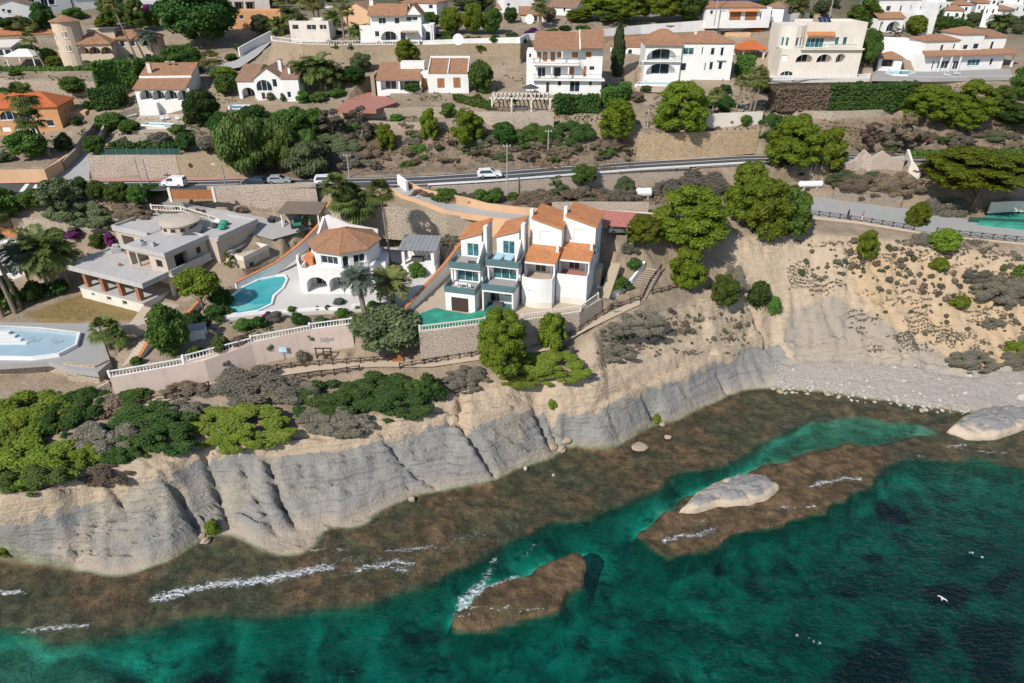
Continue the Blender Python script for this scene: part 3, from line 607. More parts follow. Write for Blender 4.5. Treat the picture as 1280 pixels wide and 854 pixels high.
# walls, roads and terraces cut their own bed into the ground
def carve_quad(q,z):
    xs,ys=[p[0]for p in q],[p[1]for p in q]
    i0,i1=np.searchsorted(gx,min(xs)-.3),np.searchsorted(gx,max(xs)+.3);j0,j1=np.searchsorted(gy,min(ys)-.3),np.searchsorted(gy,max(ys)+.3)
    if i1<=i0 or j1<=j0:return
    xx,yy=np.meshgrid(gx[i0:i1],gy[j0:j1]);m_=blur(inpoly(xx,yy,[(p[0],p[1])for p in q]).astype(float),1)>.05 if xx.shape[0]>2 and xx.shape[1]>2 else np.ones(xx.shape,bool)
    s=H[j0:j1,i0:i1];s[m_]=np.minimum(s,z)[m_]
def carve_wall(w,zb,tops,th):
    for k in range(len(w)-1):
        a,b=w[k],w[k+1];dx,dy=b.x-a.x,b.y-a.y;L_=max(math.hypot(dx,dy),1e-6);ux,uy=dx/L_,dy/L_
        i0,i1=np.searchsorted(gx,min(a.x,b.x)-4),np.searchsorted(gx,max(a.x,b.x)+4);j0,j1=np.searchsorted(gy,min(a.y,b.y)-4),np.searchsorted(gy,max(a.y,b.y)+4)
        xx,yy=np.meshgrid(gx[i0:i1],gy[j0:j1]);t_=(xx-a.x)*ux+(yy-a.y)*uy;d=-(xx-a.x)*uy+(yy-a.y)*ux;u=np.clip(t_/L_,0,1)
        s=H[j0:j1,i0:i1];on=(t_>-.35)&(t_<L_+.35);base=zb[k]*(1-u)+zb[k+1]*u;tp=tops[k]*(1-u)+tops[k+1]*u
        lim=np.where(d<.22,base+.02+np.maximum(0,-d-1.2)*.9,tp-.06+np.maximum(0,d-th-.4)*.9)
        ok=on&(d>-4)&(d<3.5);s[ok]=np.minimum(s,lim)[ok]
# ------------------------------------------------------------------ water
wx=np.arange(-130,150.1,0.4);wy=np.concatenate([np.arange(20,38,1.5),np.arange(38,118,0.35)])
WX,WY=np.meshgrid(wx,wy)
ix=np.clip(np.searchsorted(gx,WX),1,len(gx)-1);iy=np.clip(np.searchsorted(gy,WY),1,len(gy)-1)
depth=np.maximum(0,-blur(H,1)[iy,ix]);WPX,WPY=pix(WX,WY,0*WX)
FL=[(.75,1,[(190,750),(235,738),(270,732),(330,726),(375,715),(412,711)]),(.45,.9,[(440,714),(480,708),(508,716)]),(.5,.9,[(470,712),(495,702),(515,706)]),(.3,.8,[(483,690),(520,685),(560,684)]),(1.0,1,[(580,768),(583,752),(600,738)]),(.35,1,[(600,738),(622,730),(645,723)]),(.6,.7,[(600,738),(608,720),(618,700)]),(.4,.8,[(590,762),(625,764),(640,760)]),(.35,.9,[(35,788),(75,785),(112,781)]),(.3,.9,[(-20,741),(32,741)]),(.4,.9,[(1010,608),(1045,600),(1075,598)]),(.4,.9,[(1185,558),(1208,557)]),(.3,.8,[(1150,570),(1168,577)]),(.35,.8,[(1220,564),(1258,566)]),(.5,.9,[(830,677),(860,669),(890,664)]),(.4,.8,[(972,636),(992,637)]),(.25,.9,[(998,634),(1018,634)]),(.3,.7,[(872,655),(882,650)]),(.3,.7,[(385,689),(435,685)]),(.3,.7,[(640,772),(680,760)]),(.25,.7,[(655,697),(668,680)]),(.5,.5,[(1095,550),(1165,535)]),(.8,.45,[(350,716),(400,700),(470,700)]),(.8,.42,[(300,720),(240,725),(200,715)]),(.7,.42,[(560,672),(600,668),(650,655)]),(.14,1.2,[(997,794),(1001,795)]),(.14,1.2,[(1013,799),(1018,800)]),(.12,1.2,[(1022,803),(1024,804)]),(.13,1.2,[(1212,691),(1216,691)]),(.12,1.2,[(1226,697),(1229,698)])]
wxj=WX+.9*(fbm(WX*.5,WY*.5,4,301)-.5);wyj=WY+.9*(fbm(WX*.5,WY*.5,4,303)-.5);fo=np.zeros(WX.shape)
for wd__,am,ln in FL:
    q=[P(*c,0)for c in ln]
    for a,b in zip(q[:-1],q[1:]):
        d=b-a;u=np.clip(((wxj-a.x)*d.x+(wyj-a.y)*d.y)/max(d.x**2+d.y**2,1e-6),0,1);fo=np.maximum(fo,am*np.exp(-((wxj-a.x-u*d.x)**2+(wyj-a.y-u*d.y)**2)/wd__**2/1.6))
thin=np.exp(-((depth-0.16)/0.12)**2)*np.clip((fbm(WX*.12,WY*.12,3,305)-0.52)*6,0,1)*0.45
foam=np.clip(np.maximum(fo,thin*.62),0,1.2)
m,t,b=nmat('sea_water');p=gpos(t)
dA=attr(t,'depth')
def chan(k):return mth(t,'POWER',math.exp(-k),dA)
cc=N(t,'CombineColor')
for i,k in enumerate((0.95,0.165,0.185)):t.links.new(chan(k),cc.inputs[i])
tr=N(t,'BsdfTransparent');t.links.new(cc.outputs[0],tr.inputs[0])
gl=N(t,'BsdfGlossy');gl.inputs['Roughness'].default_value=0.08;gl.inputs['Color'].default_value=(0.9,0.95,1,1)
df=N(t,'BsdfDiffuse');df.inputs[0].default_value=(0.002,0.030,0.040,1)
wn=mth(t,'ADD',noise(t,vscale(t,p,(1.3,2.1,1)),1.1,5,0.6,0.5),mth(t,'MULTIPLY',noise(t,vscale(t,p,(0.3,0.6,1)),1.0,3),1.2))
bn=bump(t,None,wn,0.32,1.0);t.links.new(bn,gl.inputs['Normal'])
fr=N(t,'Fresnel');fr.inputs[0].default_value=1.33;t.links.new(bn,fr.inputs['Normal'])
sc_=N(t,'MixShader');t.links.new(mth(t,'SUBTRACT',1.0,mth(t,'POWER',0.93,dA),clamp=True),sc_.inputs[0]);t.links.new(tr.outputs[0],sc_.inputs[1]);t.links.new(df.outputs[0],sc_.inputs[2])
m1=N(t,'MixShader');t.links.new(mth(t,'MULTIPLY',fr.outputs[0],.36),m1.inputs[0]);t.links.new(sc_.outputs[0],m1.inputs[1]);t.links.new(gl.outputs[0],m1.inputs[2])
fd=N(t,'BsdfDiffuse');fd.inputs[0].default_value=(0.80,0.83,0.86,1)
fn=noise(t,vscale(t,p,(.7,1.5,1)),2.0,6,.78,1.2);fm=mth(t,'MULTIPLY',mth(t,'SUBTRACT',mth(t,'ADD',mth(t,'MULTIPLY',attr(t,'foam'),0.62),mth(t,'MULTIPLY',fn,2.4)),1.62),2.2,clamp=True)
m2=N(t,'MixShader');t.links.new(fm,m2.inputs[0]);t.links.new(m1.outputs[0],m2.inputs[1]);t.links.new(fd.outputs[0],m2.inputs[2])
t.links.new(m2.outputs[0],t.nodes['Material Output'].inputs[0])
M['water']=m
WZ=0.03*(fbm(WX*.5,WY*.8,3,311)-.5)+foam*0.10*fbm(WX*1.5,WY*1.5,2,313)
WZ=np.where(foam>0.5,np.maximum(WZ,np.minimum(H[iy,ix]+0.06,0.5)),WZ)
V=np.stack([WX,WY,WZ],-1).reshape(-1,3);ny,nx=WX.shape
ii,jj=np.meshgrid(np.arange(nx-1),np.arange(ny-1));a=(jj*nx+ii).ravel()
F=np.stack([a,a+1,a+1+nx,a+nx],1)
keep=(H[iy,ix]<1.0).ravel()[F].any(1)
wme=npmesh('water',V,F[keep],M['water'],True)
for k,A in(('depth',depth),('foam',foam)):
    at=wme.attributes.new(k,'FLOAT','POINT');at.data.foreach_set('value',A.astype(np.float32).ravel())
tag(link('water',wme),'teal sea water with foam over the reef',kind='structure')
# ------------------------------------------------------------------ paved sheets
def ribbon(name,A,B,mat,label,lift=0.06,n=80):
    def rs(line):
        w=[P(*p)for p in line];d=[0]
        for a,b in zip(w[:-1],w[1:]):d.append(d[-1]+(b-a).length)
        out=[]
        for k in range(n+1):
            s=d[-1]*k/n;i=max(0,min(len(w)-2,int(np.searchsorted(d,s))-1));u=(s-d[i])/max(d[i+1]-d[i],1e-6)
            out.append(w[i].lerp(w[i+1],u))
        return out
    a,b=rs(A),rs(B);V=[];F=[];m=6
    for k in range(n+1):
        for j in range(m+1):
            q=a[k].lerp(b[k],j/m);V.append((q.x,q.y,q.z+lift))
    for k in range(n):
        carve_quad([a[k],a[k+1],b[k+1],b[k]],min(a[k].z,b[k].z,a[k+1].z,b[k+1].z)-.05)
        for j in range(m):
            i=k*(m+1)+j;F.append((i,i+1,i+m+2,i+m+1))
    o=link(name,npmesh(name,V,[f[::-1]for f in F],mat,True));return tag(o,label,kind='structure')
def slab(name,poly,z,mat,label,thick=0.8,lift=0.05):
    wp=[(P(x,y,z).x,P(x,y,z).y)for x,y in poly];carve_quad(wp,z-.15);mb=MB().prism(wp,z-thick,z+lift)
    return tag(mb.build(name,mat),label,kind='structure')
def m_pave(name,c1,c2,spots=0.4,scale=0.5):
    m,t,b=nmat(name);p=gpos(t);n=noise(t,p,scale,6,0.65);f=noise(t,p,6,3)
    c=mix(t,n,c1,c2);c=mix(t,ramp(t,f,[(0.55,(0,0,0)),(0.8,(spots,)*3)]),c,tuple(x*0.6 for x in c1))
    t.links.new(c,b.inputs['Base Color']);b.inputs['Roughness'].default_value=0.9;bump(t,b,f,0.02,0.4);return m
M['asphalt']=m_pave('asphalt',(0.055,0.057,0.062),(0.085,0.085,0.09));M['paleasphalt']=m_pave('worn_asphalt',(0.30,0.30,0.30),(0.40,0.39,0.375))
M['path']=m_pave('compacted_path',(0.46,0.37,0.27),(0.55,0.45,0.34));M['terrace']=m_pave('pale_terrace_paving',(0.52,0.50,0.47),(0.60,0.575,0.54));M['beigepave']=m_pave('beige_paving',(0.40,0.32,0.24),(0.50,0.42,0.32))
M['redpave']=m_pave('red_paving',(0.33,0.13,0.10),(0.44,0.21,0.16));M['roadpaint']=m_pave('road_paint',(0.68,0.68,0.67),(0.78,0.78,0.77),0.6);M['greypave']=m_pave('grey_paving',(0.30,0.29,0.28),(0.38,0.37,0.36));M['redwalk']=m_pave('red_sidewalk',(0.38,0.19,0.16),(0.46,0.27,0.23))
ribbon('road',RF,RB,M['asphalt'],'two lane asphalt coast road',0.06,160)
def lerpline(A,B,u):return[(a[0]*(1-u)+b[0]*u,a[1]*(1-u)+b[1]*u,a[2])for a,b in zip(A,B)]
ribbon('road_marking',lerpline(RF[3:],RB[3:],0.52),lerpline(RF[3:],RB[3:],0.56),M['roadpaint'],'white centre line along the asphalt road',0.075,160)
ribbon('road_marking',lerpline(RF[8:],RB[8:],0.14),lerpline(RF[8:],RB[8:],0.19),M['roadpaint'],'white edge line on the sea side of the road',0.075,120)
ribbon('road_marking',lerpline(RF[3:],RB[3:],0.87),lerpline(RF[3:],RB[3:],0.91),M['roadpaint'],'white edge line on the hill side of the road',0.075,160)
ribbon('sidewalk',[(-60,231,28.12),(60,229,28.12),(130,227.8,28.12),(200,226.8,28.12),(260,225.8,28.12),(330,224,28.12)],[(-60,229.2,28.15),(60,226.6,28.15),(130,223.6,28.15),(200,222.8,28.15),(260,222,28.15),(330,221.5,28.15)],M['redwalk'],'reddish pavement beside the coast road',0.1,60)
ribbon('side_road',SR1,SR2,M['paleasphalt'],'grey side road climbing from the coast road',0.07,40)
for k in range(7):
    q=[(24+k*13+a,b)for a,b in((0,240),(6,240),(13,230.5),(8,230.5))]
    mb=MB().prism([(P(x,y,28).x,P(x,y,28).y)for x,y in q],28.05,28.09)
    tag(mb.build('crosswalk_stripe',M['roadpaint']),'white zebra crossing stripes painted at the side road junction',kind='structure')
ribbon('sea_path',PFR,PBK,M['paleasphalt'],'wide pale paved path above the bay',0.05,60)
ribbon('driveway',DRA,DRB,M['paleasphalt'],'grey driveway dropping from the coast road',0.05,50)
ribbon('driveway',[(190,258,24.8),(215,262,24.6),(290,286,22.8),(340,300,21.2)],[(215,250,26.6),(250,258,25.6),(310,268,24.0),(390,286,21.8)],M['greypave'],'grey drive behind the unfinished villa',0.05,30)
FP1=[(110,518,11.5),(170,505,11.8),(245,484,12.2),(330,466,12.6),(400,456,12.7),(470,452,12.7),(540,452,12.7),(600,443,12.8),(640,440,13.1),(690,430,13.9),(735,405,15.2),(770,388,15.8),(800,374,16.2)]
ribbon('footpath',[(x,y+7,z)for x,y,z in FP1],[(x,y-1,z)for x,y,z in FP1],M['path'],'pale earth footpath along the cliff top',0.05,90)
ribbon('upper_road',[(255,92,40.4),(300,85,41.4),(322,70,43.0),(340,52,45)],[(262,84,41.2),(296,76,42.2),(312,64,43.6),(328,48,45.2)],M['paleasphalt'],'grey lane between white walls on the upper slope',0.12,30)
slab('terrace',[(272,399),(330,393),(400,389.5),(470,387),(520,380),(560,345),(530,315),(430,300),(380,318),(330,340),(300,360)],17.6,M['terrace'],'pale paved terrace round the white villa and its pool')
slab('terrace',[(525,413),(606,403),(652,399),(725,388),(747,372),(752,350),(590,325),(545,350),(510,388)],17.85,M['beigepave'],'beige paved terrace below the terraced white houses')
slab('terrace',[(-40,402),(60,404),(122,405),(138,452),(122,466),(88,461),(60,452),(0,456),(-40,458)],14.45,M['greypave'],'grey paved terrace round the empty pool')
slab('terrace',[(420,136),(470,137),(497,128),(470,113),(440,122)],37.6,M['redpave'],'red paved forecourt beside the low white house')
slab('tennis_court',[(1222,278.5),(1300,284),(1300,268),(1240,264)],19.9,M['greencourt'],'green hard court beside the pale path',1.5)

# ------------------------------------------------------------------ wall panels with openings
def panel(mb,o,u,W,z0,z1,ops,n):
    """vertical face from point o along u (unit, 2D) of width W between z0 and z1, holes ops=(a,b,c,d,depth,arch); n = inward 2D normal"""
    xs=sorted({0,W,*[q for op in ops for q in op[:2]]});zs=sorted({z0,z1,*[q for op in ops for q in op[2:4]]})
    def pt(a,z,d=0):return(o[0]+u[0]*a+n[0]*d,o[1]+u[1]*a+n[1]*d,z)
    for i in range(len(xs)-1):
        for j in range(len(zs)-1):
            cx,cz=(xs[i]+xs[i+1])/2,(zs[j]+zs[j+1])/2
            if any(a<cx<b and c<cz<d for a,b,c,d,*_ in ops):continue
            mb.face([pt(xs[i],zs[j]),pt(xs[i+1],zs[j]),pt(xs[i+1],zs[j+1]),pt(xs[i],zs[j+1])])
    for a,b,c,d,dep,arch in ops:
        if arch:
            r=(b-a)/2;sp=d-min(r*0.85,(d-c)*0.75);N_=8
            prof=[(a+r-r*math.cos(PI*k/N_),sp+(d-sp)*math.sin(PI*k/N_))for k in range(N_+1)]
            for k in range(N_):
                (p,q),(s,v)=prof[k],prof[k+1]
                mb.face([pt(p,q),pt(s,v),pt(s,d),pt(p,d)])
                mb.face([pt(p,q),pt(p,q,dep),pt(s,v,dep),pt(s,v)])
            mb.face([pt(a,c),pt(a,c,dep),pt(a,sp,dep),pt(a,sp)]);mb.face([pt(b,c),pt(b,sp),pt(b,sp,dep),pt(b,c,dep)])
            mb.face([pt(a,c),pt(b,c),pt(b,c,dep),pt(a,c,dep)])
        else:
            mb.face([pt(a,c),pt(b,c),pt(b,c,dep),pt(a,c,dep)]);mb.face([pt(a,d),pt(a,d,dep),pt(b,d,dep),pt(b,d)])
            mb.face([pt(a,c),pt(a,c,dep),pt(a,d,dep),pt(a,d)]);mb.face([pt(b,c),pt(b,d),pt(b,d,dep),pt(b,c,dep)])
    return mb
class Q(tuple):pass
class House:
    def __init__(s,name,label,A,B,z,cat='house',group=None):
        a,b=P(*A,z),P(*B,z);s.a=a;s.rz=math.atan2(b.y-a.y,b.x-a.x);s.W=math.hypot(b.x-a.x,b.y-a.y);s.z=z
        s.t=thing(name,label,cat,a,s.rz,group);s.mpp=mpp((a+b)/2)
    def w(s,x,y,z):
        c,n=math.cos(s.rz),math.sin(s.rz);return Vector((s.a.x+x*c-y*n,s.a.y+x*n+y*c,s.z+z))
    def block(s,x0,x1,y0,y1,z0,z1,mat,front=(),right=(),left=(),back=(),top=True,name='wall',bottom=False,inner=None):
        mb=MB();win=[]
        sides=(('f',(x0,y0),(1,0),x1-x0,(0,1),front),('r',(x1,y0),(0,1),y1-y0,(-1,0),right),('b',(x1,y1),(-1,0),x1-x0,(0,-1),back),('l',(x0,y1),(0,-1),y1-y0,(1,0),left))
        for key,o,u,W,n,ops in sides:
            q=[]
            for op in ops:
                k,a,b,c,d=op[:5]
                if isinstance(op,Q):a-=x0;b-=x0
                dep={'w':0.16,'s':0.10,'d':0.14,'a':1.9,'o':1.9,'v':1.0,'p':0.18,'W':0.16,'aw':0.22,'D':.14}[k]if len(op)<6 else op[5]
                q.append((a,b,c,d,dep,k in('a','aw')));win.append((k,o,u,n,a,b,c,d,dep))
            panel(mb,o,u,W,z0,z1,q,n)
        if top:mb.face([(x0,y0,z1),(x1,y0,z1),(x1,y1,z1),(x0,y1,z1)])
        if bottom:mb.face([(x0,y1,z0),(x1,y1,z0),(x1,y0,z0),(x0,y0,z0)])
        # back walls of recessed porches
        for k,o,u,n,a,b,c,d,dep in win:
            if k in('a','o'):
                pt=lambda x,z,e:(o[0]+u[0]*x+n[0]*e,o[1]+u[1]*x+n[1]*e,z)
                mb.face([pt(a,c,dep),pt(b,c,dep),pt(b,d,dep),pt(a,d,dep)])
        wl=mb.build(name,mat,s.t)
        for k,o,u,n,a,b,c,d,dep in win:s._win(k,o,u,n,a,b,c,d,dep)
        return wl
    def _win(s,k,o,u,n,a,b,c,d,dep):
        pt=lambda x,z,e:(o[0]+u[0]*x+n[0]*e,o[1]+u[1]*x+n[1]*e,z)
        def bar(mb,x0,x1,z0,z1,e0,e1):
            p=[pt(x0,z0,e0),pt(x1,z0,e0),pt(x1,z0,e1),pt(x0,z0,e1),pt(x0,z1,e0),pt(x1,z1,e0),pt(x1,z1,e1),pt(x0,z1,e1)]
            for q in((3,2,1,0),(4,5,6,7),(0,1,5,4),(1,2,6,5),(2,3,7,6),(3,0,4,7)):mb.face([p[i]for i in q])
        def quad(a,b,c,d,e,nm,mat,par):return MB().face([pt(a,c,e),pt(b,c,e),pt(b,d,e),pt(a,d,e)]).build(nm,mat,par)
        if k in('w','W','aw'):
            f=MB();t=0.07
            bar(f,a,b,c,c+t,dep-0.06,dep);bar(f,a,b,d-t,d,dep-0.06,dep);bar(f,a,a+t,c+t,d-t,dep-0.06,dep);bar(f,b-t,b,c+t,d-t,dep-0.06,dep)
            nm=max(1,round((b-a)/1.1))
            for i in range(1,nm):x=a+(b-a)*i/nm;bar(f,x-t/2,x+t/2,c+t,d-t,dep-0.055,dep)
            bar(f,a-0.08,b+0.08,c-0.1,c-0.003,-0.08,0.05)
            fr=f.build('window',M['whitepaint'],s.t);quad(a,b,c,d,dep-0.012,'pane',M['tealglass']if k=='W' else M['glass'],fr)
        elif k=='s':
            f=MB();nn=max(2,round((b-a)/0.7))
            for i in range(nn):bar(f,a+(b-a)*i/nn+0.02,a+(b-a)*(i+1)/nn-0.02,c+.02,d-.02,dep-0.06,dep)
            f.build('shutter',M['wood'],s.t)
        elif k in('d','D'):
            f=MB();bar(f,a,b,c,d,dep-0.05,dep);f.build('door',M['darkwood']if k=='d' else M['wood'],s.t)
        elif k=='v':quad(a,b,c,d,dep,'opening',M['black'],s.t)  # black sheet at the back paints in the dark of the empty room
        elif k=='p':quad(a,b,c,d,dep,'shutter_panel',M['whitepaint'],s.t)
        elif k in('a','o'):
            w_=b-a;g=MB();x0,x1=a+w_*0.2,a+w_*0.8;zt=c+min(2.2,(d-c)*0.86)
            bar(g,x0-0.07,x1+0.07,zt,zt+0.09,dep-0.08,dep-0.003);bar(g,x0-.07,x0,c,zt,dep-.08,dep-.003);bar(g,x1,x1+.07,c,zt,dep-.08,dep-.003);bar(g,(x0+x1)/2-.04,(x0+x1)/2+.04,c,zt,dep-.08,dep-.003)
            fr=g.build('patio_door',M['whitepaint'],s.t);quad(x0,x1,c,zt,dep-0.02,'pane',M['glass'],fr)
    def roof(s,pts,faces,mat,thick=0.18,name='roof'):
        """faces: lists of 3D local points, first edge is the eave"""
        mb=MB()
        for f in faces:
            q=[Vector(p)for p in f];e=(q[1]-q[0]);e.normalize();nn=e.cross(q[2]-q[1]);nn.normalize();up=nn.cross(e)
            mb.face(q,[((p-q[0]).dot(e),(p-q[0]).dot(up))for p in q])
            low=[p-Vector((0,0,thick))for p in q]
            mb.face(low[::-1])
            for i in range(len(q)):
                j=(i+1)%len(q);mb.face([low[i],low[j],q[j],q[i]])
        return mb.build(name,mat,s.t)
    def shed(s,x0,x1,y0,y1,zf,zb,mat,ov=0.35,side=None):
        side=ov if side is None else side;g=(zb-zf)/(y1-y0)
        return s.roof(None,[[(x0-side,y0-ov,zf-g*ov+0.2),(x1+side,y0-ov,zf-g*ov+0.2),(x1+side,y1,zb+0.2),(x0-side,y1,zb+0.2)]],mat)
    def gable(s,x0,x1,y0,y1,z,rise,mat,wall,axis='x',ov=0.35):
        if axis=='x':
            ym=(y0+y1)/2;g=rise/(ym-y0)
            r=s.roof(None,[[(x0-ov,y0-ov,z-g*ov+.2),(x1+ov,y0-ov,z-g*ov+.2),(x1+ov,ym,z+rise+.2),(x0-ov,ym,z+rise+.2)],[(x1+ov,y1+ov,z-g*ov+.2),(x0-ov,y1+ov,z-g*ov+.2),(x0-ov,ym,z+rise+.2),(x1+ov,ym,z+rise+.2)]],mat)
            g=[[(x1,y0,z),(x1,y1,z),(x1,ym,z+rise)],[(x0,y1,z),(x0,y0,z),(x0,ym,z+rise)]]
        else:
            xm=(x0+x1)/2;g=rise/(xm-x0)
            r=s.roof(None,[[(x0-ov,y1,z-g*ov+.2),(x0-ov,y0-ov,z-g*ov+.2),(xm,y0-ov,z+rise+.2),(xm,y1,z+rise+.2)],[(x1+ov,y0-ov,z-g*ov+.2),(x1+ov,y1,z-g*ov+.2),(xm,y1,z+rise+.2),(xm,y0-ov,z+rise+.2)]],mat)
            g=[[(x0,y0,z),(x1,y0,z),(xm,y0,z+rise)],[(x1,y1,z),(x0,y1,z),(xm,y1,z+rise)]]
        for q in g:MB().face(q).build('gable_wall',wall,s.t)
        return r
    def hip(s,x0,x1,y0,y1,z,rise,mat,ov=0.4):
        x0-=ov;x1+=ov;y0-=ov;y1+=ov;a=(x1-x0)/2;b=(y1-y0)/2;zt=z+rise+.15;zz=z+.15
        if a>=b:r0,r1=(x0+b*0.95,y0+b,zt),(x1-b*0.95,y0+b,zt)
        else:r0,r1=(x0+a,y0+a*0.95,zt),(x0+a,y1-a*0.95,zt)
        if a>=b:fs=[[(x0,y0,zz),(x1,y0,zz),r1,r0],[(x1,y1,zz),(x0,y1,zz),r0,r1],[(x1,y0,zz),(x1,y1,zz),r1],[(x0,y1,zz),(x0,y0,zz),r0]]
        else:fs=[[(x0,y0,zz),(x1,y0,zz),r0],[(x1,y1,zz),(x0,y1,zz),r1],[(x1,y0,zz),(x1,y1,zz),r1,r0],[(x0,y1,zz),(x0,y0,zz),r0,r1]]
        return s.roof(None,fs,mat)
    def box(s,name,x0,x1,y0,y1,z0,z1,mat,label=None):
        o=MB().box(x0,x1,y0,y1,z0,z1).build(name,mat,s.t)
        if label:o['label']=label
        return o
    def parapet(s,x0,x1,y0,y1,z,h,mat,t=0.22,name='parapet',sides='frbl'):
        mb=MB()
        if 'f' in sides:mb.box(x0,x1,y0,y0+t,z,z+h)
        if 'b' in sides:mb.box(x0,x1,y1-t,y1,z,z+h)
        if 'l' in sides:mb.box(x0,x0+t,y0+t+.003,y1-t-.003,z,z+h-.004)
        if 'r' in sides:mb.box(x1-t,x1,y0+t+.003,y1-t-.003,z,z+h-.004)
        return mb.build(name,mat,s.t)
    def rail(s,pts,z,h=0.95,mat=None,name='railing',step=0.25):
        mb=MB()
        for(x,y),(u,v)in zip(pts[:-1],pts[1:]):
            mb.tube([(x,y,z+h),(u,v,z+h)],0.035,4);mb.tube([(x,y,z+0.12),(u,v,z+0.12)],0.02,4)
            n=max(1,int(math.hypot(u-x,v-y)/step))
            for i in range(n+1):a=x+(u-x)*i/n;b=y+(v-y)*i/n;mb.tube([(a,b,z),(a,b,z+h)],0.018,3,False)
        return mb.build(name,mat or M['black'],s.t)
    def chimney(s,x,y,z0,z1,mat,w=0.7):
        c=MB().box(x-w/2,x+w/2,y-w/2,y+w/2,z0,z1).build('chimney',mat,s.t)
        MB().box(x-w/2-.08,x+w/2+.08,y-w/2-.08,y+w/2+.08,z1+.003,z1+.12).build('chimney_cap',M['tile'],c);return c
# ------------------------------------------------------------------ free-standing walls, balustrades, fences
def wall(name,label,w,tops,mat,t=0.45,z0=None,coping=None,cat='wall',group=None,batter=0.0):
    """w: world base points, tops: heights of the top"""
    w=[Vector(p)for p in w];tops=tops if isinstance(tops,(list,tuple))else[tops]*len(w)
    carve_wall(w,[p.z for p in w],tops,t);c=sum(w,Vector())/len(w);mb=MB();cp_=MB();fr=[]
    for i,p in enumerate(w):
        d=(w[min(i+1,len(w)-1)]-w[max(i-1,0)]);d.z=0;d.normalize();n=Vector((-d.y,d.x,0))
        zb=(p.z if z0 is None else z0)-0.5
        fr.append((Vector((p.x,p.y,zb))-c,Vector((p.x,p.y,tops[i]))-c+n*batter,Vector((p.x,p.y,tops[i]))-c+n*(t+batter),Vector((p.x,p.y,zb))-c+n*(t+batter),n))
    for(a,b,e,f,n),(a2,b2,e2,f2,n2)in zip(fr[:-1],fr[1:]):
        mb.face([a,a2,b2,b]);mb.face([b,b2,e2,e]);mb.face([f2,f,e,e2])
        if coping:
            k=Vector((0,0,0.14));o1=Vector((0,0,.004))
            q=[b-n*.07+o1,b2-n2*.07+o1,e2+n2*.07+o1,e+n*.07+o1]
            cp_.face([p+k for p in q]);cp_.face([q[0],q[1],q[1]+k,q[0]+k]);cp_.face([q[2],q[3],q[3]+k,q[2]+k]);cp_.face(q[::-1])
    a,b,e,f,n=fr[0];mb.face([f,a,b,e]);a,b,e,f,n=fr[-1];mb.face([a,f,e,b])
    if coping:
        r=thing(name,label,cat,c,0,group);mb.build('masonry',mat,r);cp_.build('coping',coping,r);return r
    o=mb.build(name,mat,None,c);return tag(o,label,cat,group)
BALME={}
def balustrade(label,w,h=0.9,mat=None,step=0.42,group='white balustrades on the terrace walls',post_every=1):
    mat=mat or M['whitepaint'];w=[Vector(p)for p in w];r=thing('balustrade',label,'balustrade',w[0],0,group);o=w[0]
    key=(mat.name,round(h,2))
    if key not in BALME:
        BALME[key]=(MB().lathe([(0.05,0.1),(0.085,0.28*h),(0.04,0.55*h),(0.05,0.72*h),(0.055,h-.1)],6,cap=False).mesh('baluster',mat,True),MB().box(-.14,.14,-.14,.14,0,h+.12).mesh('post',mat))
    rl=MB();br=MB()
    for a,b in zip(w[:-1],w[1:]):
        d=b-a;n=Vector((-d.y,d.x,0)).normalized()*0.11;k=Vector((0,0,1))
        for mb,z0,z1 in((rl,h-.1,h),(br,0.0,0.1)):
            q=[a-o-n,b-o-n,b-o+n,a-o+n]
            mb.face([p+k*z1 for p in q]);mb.face([p+k*z0 for p in q[::-1]])
            mb.face([q[0]+k*z0,q[1]+k*z0,q[1]+k*z1,q[0]+k*z1]);mb.face([q[2]+k*z0,q[3]+k*z0,q[3]+k*z1,q[2]+k*z1])
        m_=max(1,int(d.length/step))
        for i in range(1,m_):link('baluster',BALME[key][0],r,a-o+d*(i/m_))
    rl.build('rail',mat,r);br.build('base_rail',mat,r)
    for p in w[::post_every]:link('post',BALME[key][1],r,p-o)
    return r
def wood_fence(label,w,h=1.05,step=1.9,group='rustic timber fences along the cliff path'):
    w=[Vector(p)for p in w];pts=[]
    d=[0]
    for a,b in zip(w[:-1],w[1:]):d.append(d[-1]+(b-a).length)
    n=max(1,round(d[-1]/step))
    for k in range(n+1):
        s=d[-1]*k/n;i=max(0,min(len(w)-2,int(np.searchsorted(d,s))-1));q=w[i].lerp(w[i+1],(s-d[i])/max(1e-6,d[i+1]-d[i]))
        q.z=max(q.z,hgt(q.x,q.y));pts.append(q)
    r=thing('timber_fence',label,'fence',pts[0],0,group);o=pts[0]
    if 'fp' not in BALME:BALME['fp']=MB().tube([(0,0,-.3),(0,0,h),(0,0,h+.04)],[0.1,0.1,0.05],7).mesh('post',M['darkwood'])
    for p in pts:link('post',BALME['fp'],r,p-o)
    up=Vector((0,0,1))
    for a,b in zip(pts[:-1],pts[1:]):
        mb=MB();mb.tube([a-o+up*(h-.12),b-o+up*(h-.12)],0.06,5);mb.build('rail',M['darkwood'],r)
        mb=MB();mb.tube([a-o+up*0.15,b-o+up*(h-.2)],0.045,5);mb.tube([a-o+up*(h-.2)+Vector((0,.05,0)),b-o+up*.15+Vector((0,.05,0))],0.045,5);mb.build('cross_brace',M['darkwood'],r)
    return r
